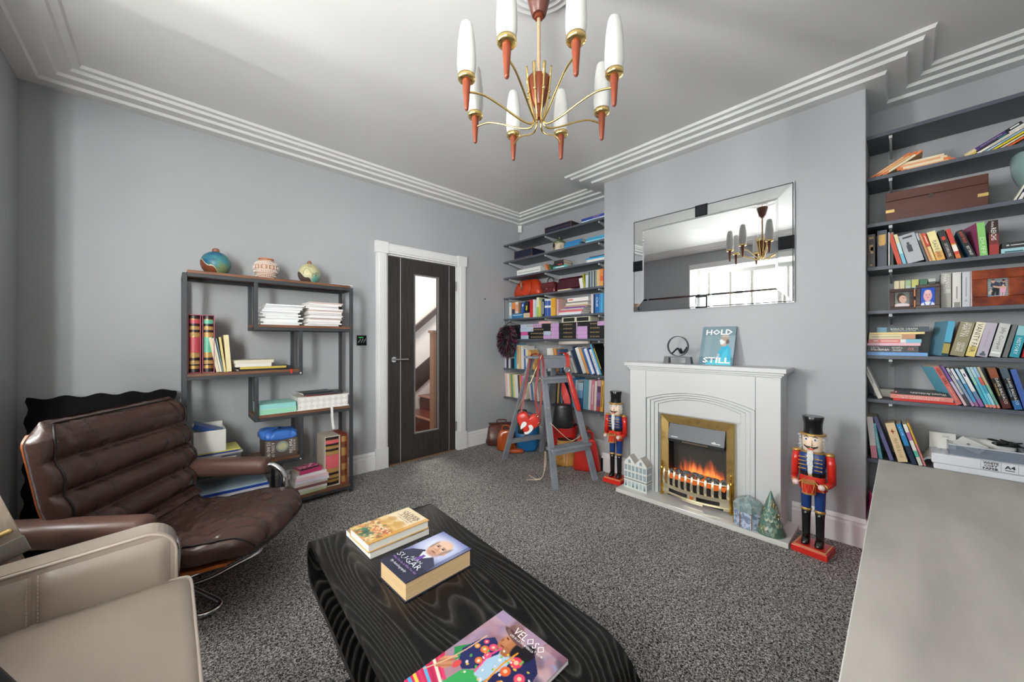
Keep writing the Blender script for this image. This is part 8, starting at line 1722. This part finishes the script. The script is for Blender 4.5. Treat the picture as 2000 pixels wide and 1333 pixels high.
# faux fur bag hanging from the sixth shelf end
t = thing('fur_bag', 'shaggy multicoloured faux fur bag hanging at the left end of sixth left shelf', 'bag', (2.895, 3.165, 1.0)); zf = at(986, 664, X=2.895).z-1.0
b = MB(); loft(b, [((0, 0, zf+.16*math.sin(a)), (.07*math.cos(a)+.002, 0, 0), (0, .082*math.cos(a)+.002, 0), 2) for a in [-pi/2+.1+(pi-.2)*k/10 for k in range(11)]], 24); b.build('bag_core', C('#17131a'), t, smooth=True)
fcol = [C(c, .6) for c in ('#141216', '#1a1519', '#0f1214', '#5a1a44', '#7a2a5c', '#1a5a52', '#9a2c3a', '#3a2440', '#1a1618', '#6a7a74')]; rr = random.Random(6); b = MB()
for k in range(2600):
    a = rr.uniform(0, 2*pi); s_ = rr.uniform(-1, 1); c_ = math.sqrt(1-s_*s_); nrm = Vector((c_*math.cos(a), c_*math.sin(a), s_)); p = Vector((.07*nrm.x, .082*nrm.y, zf+.16*nrm.z)); l_ = rr.uniform(.03, .06)
    d = (nrm*.7+Vector((0, rr.uniform(-.3, .3), -.75))).normalized(); s2 = nrm.cross(Vector((0, 0, 1)))
    if s2.length < .1: s2 = Vector((1, 0, 0))
    s2 = s2.normalized()*rr.uniform(.0015, .0028); q = p+nrm*l_*.35+d*l_*.45; b.add([p-s2, p+s2, q+s2*.7, p+nrm*l_*.35+d*l_, q-s2*.7], [(0, 1, 2, 3, 4)], rr.randrange(len(fcol)))
b.build('fur', fcol, t)['kind'] = 'stuff'
b = MB(); b.tube(smooth_path([(.0, .02, zf+.15), (.03, .03, zf+.19), (.075, .03, zf+.215), (.10, .03, zf+.22)], 4), .004, 6); b.build('hanging_loop', blackl, t)
b = MB(); b.tube(smooth_path([(2.966, 3.272, ZL[4]-.02), (2.955, 3.262, 1.40), (2.952, 3.25, 1.33), (2.955, 3.262, 1.24)], 4), .002, 5); b.tube(smooth_path([(2.966, 3.285, ZL[3]-.02), (2.956, 3.272, 1.6), (2.958, 3.27, 1.5), (2.966, 3.285, ZL[4]+.001)], 4), .002, 5); tag(base_at(b.build('black_lead', black), (2.96, 3.27, 1.4)), 'thin black lead hanging at the left ends of the left alcove shelves', 'cable')

# ------------------------------------------------------------------ right alcove: box, frames, oddments
mah = mat('mahogany_box', S(88, 46, 34), .4, mix=(S(74, 36, 27), 5, .3, .7, (12, 1, 14)))
y0, y1 = Yp(1730, 2.985), Yp(1931, 2.985); w = (y0-y1)/2; zt = at(1830, 376, X=2.985).z-ZR[2]
t = thing('wooden_chest', 'mahogany writing box with brass corner straps on the third right shelf', 'box', (3.10, (y0+y1)/2, ZR[2]+.0004)); h = .162
MB().box(-.115, .115, -w, w, 0, h*.70).build('chest_body', mah, t, bev=.002); MB().box(-.115, .115, -w, w, h*.70+.0015, h).build('chest_lid', mah, t, bev=.002)
for s_, z in ((1, .05), (-1, .05)):
    MB().box(-.1165, -.115, s_*w-(.034 if s_ > 0 else -.034), s_*w, z, z+.016).build('brass_strap', mat('brass_strap', S(206, 176, 110), .35, .6), t)
b = MB(); b.add([(-.1156, .010+.011*math.cos(k*pi/8), h*.64+.013*math.sin(k*pi/8)) for k in range(16)], [tuple(range(16))]); b.build('lock_plate', C('#38281e'), t)
celadon = mat('celadon_glaze', S(150, 178, 172), .25)
t = thing('celadon_dish', 'pale green round dish standing on edge at the frame side of third right shelf', 'dish', (3.075, Yp(2004, 3.05), ZR[2]+.002)); b = MB(); b.lathe([(0, 0), (.05, 0), (.10, .012), (.152, .036), (.155, .040), (.150, .041), (.098, .018), (0, .008)], 40); b.v = [(x*.84, y*.84, z) for x, y, z in b.v]; o = b.build('dish_body', celadon, t, smooth=True); o.rotation_euler = (math.radians(64), 0, math.radians(12)); o.location = (0, 0.008, .118)
row([(1978, 1983, 352, 24, '#dcd8cc', 'cream magazine', dict(label='cream magazine leaning beside the celadon dish, third right shelf')), (1986, 1994, 345, 24, '#22327c', 'royal blue', dict(label='royal blue annual leaning at the frame edge, third right shelf', segs=[(.1, '#d8d8d8'), (.3, '#e0dcd4'), (1, '#22327c')])), (1999, 2008, 340, 24, '#2c3c8c', 'indigo', dict(label='indigo annual leaning outermost at the frame edge, third right shelf'))], ZR[2], 2.985, 'third', 'right', 'annuals leaning on the third right shelf')
# double photo frame
wal = mat('dark_walnut_frame', S(66, 46, 36), .3, mix=(S(44, 28, 22), 9, .3, .7, (1, 1, 6)))
y0, ym, y1 = Yp(1738, 2.99), Yp(1787, 2.99), Yp(1836, 2.99)
t = thing('double_photo_frame', 'hinged double walnut photo frame with two child portraits, fifth right shelf', 'photo frame', (2.985, ym, ZR[4]+.0004))
def photo_frame(t, ya, yb, z0, z1, xa, xb, bw_, m, art, tilt=0, nm='frame_border', bev=.002):
    """ya > yb local y ; facing -x"""
    O = Vector((xa, ya, z0)); X_ = Vector((xb-xa, yb-ya, 0)); W_ = X_.length; X_.normalize(); Zd = Vector((tilt, 0, 1)).normalized(); Hh = z1-z0; Nn = X_.cross(Zd)
    M = frame_matrix(O, X_, Zd); b = MB(); b.T = M
    for q in ((0, W_, 0, bw_), (0, W_, Hh-bw_, Hh), (0, bw_, bw_, Hh-bw_), (W_-bw_, W_, bw_, Hh-bw_)): b.box(q[0], q[1], q[2], q[3], -.016, .0)
    b.build(nm, m, t, bev=bev); b = MB(); b.T = M; b.box(.003, W_-.003, .003, Hh-.003, -.018, -.0165); b.build('frame_back', C('#3a3028'), t)
    art.build('photograph', M @ Matrix.Translation((bw_, bw_, -.007)), W_-2*bw_, Hh-2*bw_, t, .15)
    return W_
A = Art(44, 50, '#7d7f78', 3); A.vgrad(.5, 1, '#5c605c'); A.ell(.46, .58, .30, .36, '#3a2c26', 10, .1); A.ell(.56, .50, .25, .27, '#dcb09c', 8, .12); A.ell(.60, .58, .04, .02, '#4a3028'); A.ell(.74, .57, .03, .02, '#4a3028'); A.ell(.66, .38, .10, .03, '#b86a62'); A.ell(.66, .39, .06, .012, '#f2ece8'); A.ell(.70, .48, .03, .035, '#d09c88'); A.ell(.5, .02, .6, .20, '#e2cfd4', 0, .2)
photo_frame(t, y0-ym, .0008, 0, .120, 0.0, .006, .019, wal, A, .10)
A = Art(44, 50, '#1f4fb8', 4); A.ell(.5, .55, .30, .33, '#dcaeb0', 0, .1); A.ell(.5, .78, .22, .10, '#e6c2bc', 0, .4); A.ell(.40, .60, .035, .022, '#4a3440'); A.ell(.62, .60, .035, .022, '#4a3440'); A.ell(.51, .44, .07, .02, '#b8646c'); A.ell(.51, .52, .03, .03, '#cf9ca0'); A.ell(.5, .02, .48, .20, '#e4e6ee', 0, .2); A.line([(.25, .18), (.34, 0)], .04, '#2a5ac0'); A.line([(.75, .18), (.66, 0)], .04, '#2a5ac0')
photo_frame(t, -.0008, y1-ym, 0, .134, .006, -.004, .019, wal, A, .10)
b = MB()
for z in (.03, .09): b.tube([(.004, .0, z-.02), (.007, 0, z+.02)], .004, 8)
b.build('copper_hinge', mat('copper_hinge', S(196, 130, 96), .3, .8), t)
# burr wood frame with the family photograph
burr = mat('burr_wood_frame', S(150, 66, 30), .25, mix=(S(96, 34, 14), 16, .35, .62, (1, 1, 1)))
y0, y1 = Yp(1899, 2.985), Yp(2003, 2.985); zt = at(1950, 523, X=2.985).z
t = thing('burr_photo_frame', 'large red-brown burr wood frame with a family photograph, fifth right shelf', 'photo frame', (2.985, (y0+y1)/2, ZR[4]+.0004)); w = (y0-y1)/2; hh_ = zt-ZR[4]
A = Art(80, 72, '#7a7f80', 5)
for k in range(9): A.rect(0, 1, .10*k, .10*k+.05, '#a4a8a8', .8)
A.poly([(.22, .82), (.42, .84), (.62, .72), (.64, .45), (.30, .45), (.16, .6)], '#3c4458'); A.poly([(.24, .46), (.60, .48), (.56, .05), (.40, .05), (.42, .3), (.34, .04), (.2, .06)], '#2c3032'); A.ell(.30, .86, .085, .11, '#d0a088', 0, .15); A.ell(.30, .94, .085, .045, '#5a4a3c', 0, .3); A.poly([(.62, .78), (.86, .80), (.90, .55), (.66, .5)], '#363c50'); A.ell(.80, .82, .065, .09, '#c89a84', 0, .2); A.ell(.80, .88, .075, .05, '#2a2420', 0, .3)
A.poly([(.62, .50), (.92, .52), (.88, .22), (.62, .20)], '#e0a4bc'); A.ell(.78, .58, .06, .07, '#d8b098', 0, .2); A.poly([(.66, .22), (.72, .22), (.68, .02), (.62, .02)], '#e2b4c4'); A.poly([(.78, .22), (.84, .22), (.82, .02), (.76, .02)], '#e2b4c4'); A.poly([(.04, .22), (.2, .42), (.26, .30), (.12, .12)], '#c8b8a4'); A.poly([(.0, .08), (.12, .14), (.18, .0), (0, 0)], '#6a92b4'); A.line([(.32, .56), (.55, .50), (.84, .50)], .05, '#d0a890')
photo_frame(t, w, -w, 0, hh_, 0, 0, .048, burr, A, .12, bev=.003)
b = MB(); rr = random.Random(14)
for k in range(34):
    sd = k % 4; u = rr.uniform(.05, .95); v = rr.uniform(.012, .036); yy, z = (w-2*w*u, v) if sd == 0 else (w-2*w*u, hh_-v) if sd == 1 else (w-v, hh_*u) if sd == 2 else (-w+v, hh_*u)
    b.tube([(-.0005+.12*z, yy, z), (-.0020+.12*z, yy, z)], rr.uniform(.0012, .0024), 6)
b.build('wormhole_dot', C('#3a1408'), t)['kind'] = 'stuff'
# adapter and trunking behind the seventh shelf pile
t = thing('router_box', 'pale grey wireless box with short arm lying at the back of seventh right shelf', 'router', (3.15, .035, ZR[6]+.0004)); MB().box(-.05, .05, -.075, .075, 0, .048).build('casing', C('#cfcfca', .5), t, bev=.006); b = MB(); b.beam((-.02, -.07, .03), (-.02, -.30, .045), .02, .014); b.build('antenna_arm', C('#d8d8d4', .5), t, bev=.004)
# eighth shelf: paper packs, plastic tub with white fittings
ream = mat('white_paper_wrap', S(232, 234, 240), .35, bump=(18, .25, .006))
def ream_pack(label, y0, y1, z, h, x0, d, texts=True):
    t = thing('paper_ream', label, 'paper pack', (x0+d/2, (y0+y1)/2, z+.0004)); w = (y0-y1)/2
    MB().box(-d/2, d/2, -w, w, 0, h).build('wrapped_ream', ream, t, bev=.006)
    if texts:
        for body_, y, z_, wd, hi in (('WHITE', -.009, h*.79, .048, .0115), ('COPY', -.009, h*.53, .042, .0115), ('PAPER', -.009, h*.27, .048, .0115), ('A4', -.066, h*.62, .032, .017)):
            text('ream_lettering', body_, 1, frame_matrix((-d/2-.0006, y, z_), (0, -1, 0), (0, 0, 1)), C('#202226'), t, width=wd, height=hi, bold=.03)
        b = MB()
        for q in ((.022, -.142, h*.10, h*.12), (.022, -.142, h*.93, h*.95)): b.add([(-d/2-.0006, q[0], q[2]), (-d/2-.0006, q[1], q[2]), (-d/2-.0006, q[1], q[3]), (-d/2-.0006, q[0], q[3])], [(0, 1, 2, 3)])
        for yv in (.022, -.142, -.040, -.090): b.add([(-d/2-.0006, yv, h*.10), (-d/2-.0006, yv-.0008, h*.10), (-d/2-.0006, yv-.0008, h*.95), (-d/2-.0006, yv, h*.95)], [(0, 1, 2, 3)])
        b.add([(-d/2-.0006, -.052, h*.28), (-d/2-.0006, -.080, h*.28), (-d/2-.0006, -.080, h*.36), (-d/2-.0006, -.052, h*.36)], [(0, 1, 2, 3)])
        b.build('label_rules', C('#5a5e66'), t)['kind'] = 'stuff'
    return t
ya, yb = Yp(1807, 2.985), Yp(1807, 2.985)-.297-.06
ya = Yp(1812, 2.99)
ream_pack('white paper ream lettered COPY and A4 on the eighth right shelf', ya-.012, ya-.38, ZR[7]+.0325, .052, 2.965, .21)
ream_pack('plain white paper ream under the lettered one on the eighth right shelf', ya-.02, ya-.385, ZR[7], .032, 2.972, .21, False)
b = MB(); yq = ya+.02
def film(u, v):
    x = 2.985+.10*v; y = yq+.012-.10*u; return (x, y, ZR[7]+.02+.075*math.sin(u*2.2)*(.5+.5*v)+.014*mnoise.noise(Vector((u*6, v*6, 2))))
b.grid(film, 14, 10); o = b.build('clear_film', mat('clear_plastic_film', S(220, 224, 230), .12, alpha=.32), smooth=True); md = o.modifiers.new('solid', 'SOLIDIFY'); md.thickness = .0006; tag(base_at(o, (3.03, yq, ZR[7]+.03)), 'crinkled clear plastic film at the left end of the paper reams', 'plastic film')
zt_ = ZR[7]+.0325+.0524; tubm = mat('translucent_tub', S(150, 160, 176), .25, alpha=.45)
yt0 = Yp(1853, 3.0); yt1 = yt0-.235; t = thing('plastic_tub', 'translucent plastic tub of white fittings on the paper reams, eighth right shelf', 'tub', (3.07, (yt0+yt1)/2, zt_)); w = (yt0-yt1)/2
b = MB(); hh2 = .052
b.box(-.075, .075, -w, w, 0, .003); b.box(-.075, -.072, -w, w, .003, hh2); b.box(.072, .075, -w, w, .003, hh2); b.box(-.072, .072, w-.003, w, .003, hh2); b.box(-.072, .072, -w, -w+.003, .003, hh2); b.build('tub_body', tubm, t)
b = MB(); b.tube([(-.076, -w, hh2), (-.076, w, hh2), (.076, w, hh2), (.076, -w, hh2)], .003, 6, closed=True); b.build('tub_rim', mat('tub_rim', S(206, 210, 214), .4), t)
wp_ = mat('white_plastic', S(232, 231, 228), .35)
t = thing('socket_plate', 'white double socket faceplate tilted in the plastic tub, eighth right shelf', 'socket plate', (3.035, yt0-.075, zt_+.010)); b = MB(); b.box(-.004, .004, -.05, .05, -.03, .03); o = b.build('plate', wp_, t, bev=.002); o.rotation_euler = (math.radians(32), math.radians(-28), 0); o.location = (0, 0, .045); b = MB(); b.tube([(-.005, -.035, 0), (-.0055, -.035, 0)], .004, 8); b.box(-.0052, -.004, .004, .016, -.004, .006); o2 = b.build('screw_hole', C('#8a8a88'), o)
for nm, lb, y, z, sx, sy, sz in (('alarm_unit', 'white wedge-shaped alarm unit at the back of the plastic tub', yt0+.015, .060, .05, .055, .032),):
    t = thing(nm, lb, 'alarm unit', (3.16, y, zt_-.05)); b = MB(); b.prism([(-.03, 0), (.03, 0), (.035, .10), (-.012, .135), (-.035, .10)], lambda x, z_, h: (x, h, z_), -.048, .048); b.build('casing', wp_, t, bev=.005); MB().box(-.034, -.02, -.02, .0, .112, .118).build('button', C('#c8c8c4'), t)
t = thing('white_tube_lamp', 'rounded white plastic tube lying across the back of the plastic tub', 'tube', (3.11, yt0-.13, zt_+.055)); b = MB(); loft(b, [((0, y, 0), (.030*k, 0, 0), (0, 0, .028*k), 2.4) for y, k in ((.085, .5), (.08, .85), (.07, 1), (-.08, 1), (-.09, .85), (-.094, .5))], 24); b.build('tube_body', wp_, t, smooth=True)
t = thing('black_cable_bundle', 'tangled black cable bundle lying on the plastic tub, eighth right shelf', 'cable', (3.03, yt0-.185, zt_+.075)); rr = random.Random(31); b = MB()
pts = [(rr.uniform(-.03, .03), rr.uniform(-.05, .05), rr.uniform(-.006, .022)) for k in range(26)]; b.tube(smooth_path(pts, 4), .0032, 6); b.tube(smooth_path([(-.02, -.03, .01), (-.045, -.055, .0), (-.06, -.075, -.03), (-.066, -.10, -.065)], 4), .0028, 6); b.build('cable', black, t, smooth=True); b = MB(); b.tube([(-.052, -.062, -.012), (-.064, -.088, -.05)], .0055, 10); b.build('jack_plug', black, t)
t = thing('adhesive_roll', 'white roll of tape lying at the right end of the paper reams', 'tape roll', (3.06, yt1-.006-.048, zt_)); b = MB(); b.lathe([(.022, 0), (.046, 0), (.047, .045), (.022, .045), (.022, 0)], 32, cap=False); b.build('tape_ring', wp_, t, auto=40); t2 = thing('tape_roll', 'second white roll of tape stacked on the first, eighth right shelf', 'tape roll', (3.065, yt1-.05, zt_+.0454)); b = MB(); b.lathe([(.018, 0), (.040, 0), (.041, .030), (.018, .030), (.018, 0)], 32, cap=False); b.build('tape_ring', wp_, t2, auto=40)
# floor of the right alcove beside the desk: ring binder and magazine stand
t = thing('ring_binder', 'bright pink lever arch binder standing on the alcove floor beside the desk', 'binder', (2.66, .048, 0), math.radians(8)); pk = mat('magenta_card', S(214, 28, 120), .4)
MB().box(0, .30, -.036, -.033, 0, .318).build('cover', pk, t); MB().box(0, .30, .033, .036, 0, .318).build('cover', pk, t); MB().box(-.003, 0, -.036, .036, 0, .318).build('spine', pk, t)
b = MB(); b.tube([(-.0035, .0+.016*math.cos(k*pi/8), .11+.016*math.sin(k*pi/8)) for k in range(16)], .003, 6, closed=True); b.build('finger_ring', chrome, t); b = MB(); b.add([(-.0036, .013*math.cos(k*pi/8), .11+.013*math.sin(k*pi/8)) for k in range(16)], [tuple(range(16))]); b.build('finger_hole', black, t); MB().box(.004, .29, -.03, .03, .004, .305).build('page_block', PAGEW, t); MB().add([(-.0034, -.024, .20), (-.0034, .024, .20), (-.0034, .024, .285), (-.0034, -.024, .285)], [(0, 1, 2, 3)]).build('spine_label', C('#e6c8a8'), t)
for i, (c, n, x) in enumerate((('#b4b6bc', 'pale grey', 2.955), ('#7c7e84', 'mid grey', 2.965), ('#6a2c34', 'dark red', 2.975))):
    y = .112-.022*i-(.0 if i < 2 else .02); b = MB(); pr_ = [(0, 0), (-.02, .05), (-.005, .12), (.01, .20), (0, .30+.02*i)]; ps = smooth_path([(a_, 0, z_) for a_, z_ in pr_], 5); q = MB(); 
    vs = []; 
    for p in ps: vs += [(x+p.x, y, p.z+.001), (x+p.x, y-.014, p.z+.001), (x+.20+p.x*.2, y-.014, p.z+.001), (x+.20+p.x*.2, y, p.z+.001)]
    m_ = len(ps); q.add(vs, [(k*4+j, k*4+(j+1)%4, (k+1)*4+(j+1)%4, (k+1)*4+j) for k in range(m_-1) for j in range(4)]+[(0, 1, 2, 3), ((m_-1)*4, (m_-1)*4+1, (m_-1)*4+2, (m_-1)*4+3)]); tag(base_at(q.build('magazine', C(c, .35), auto=40), (x, y, 0)), '%s curling magazine standing on the alcove floor behind the pink binder' % n, 'magazine')
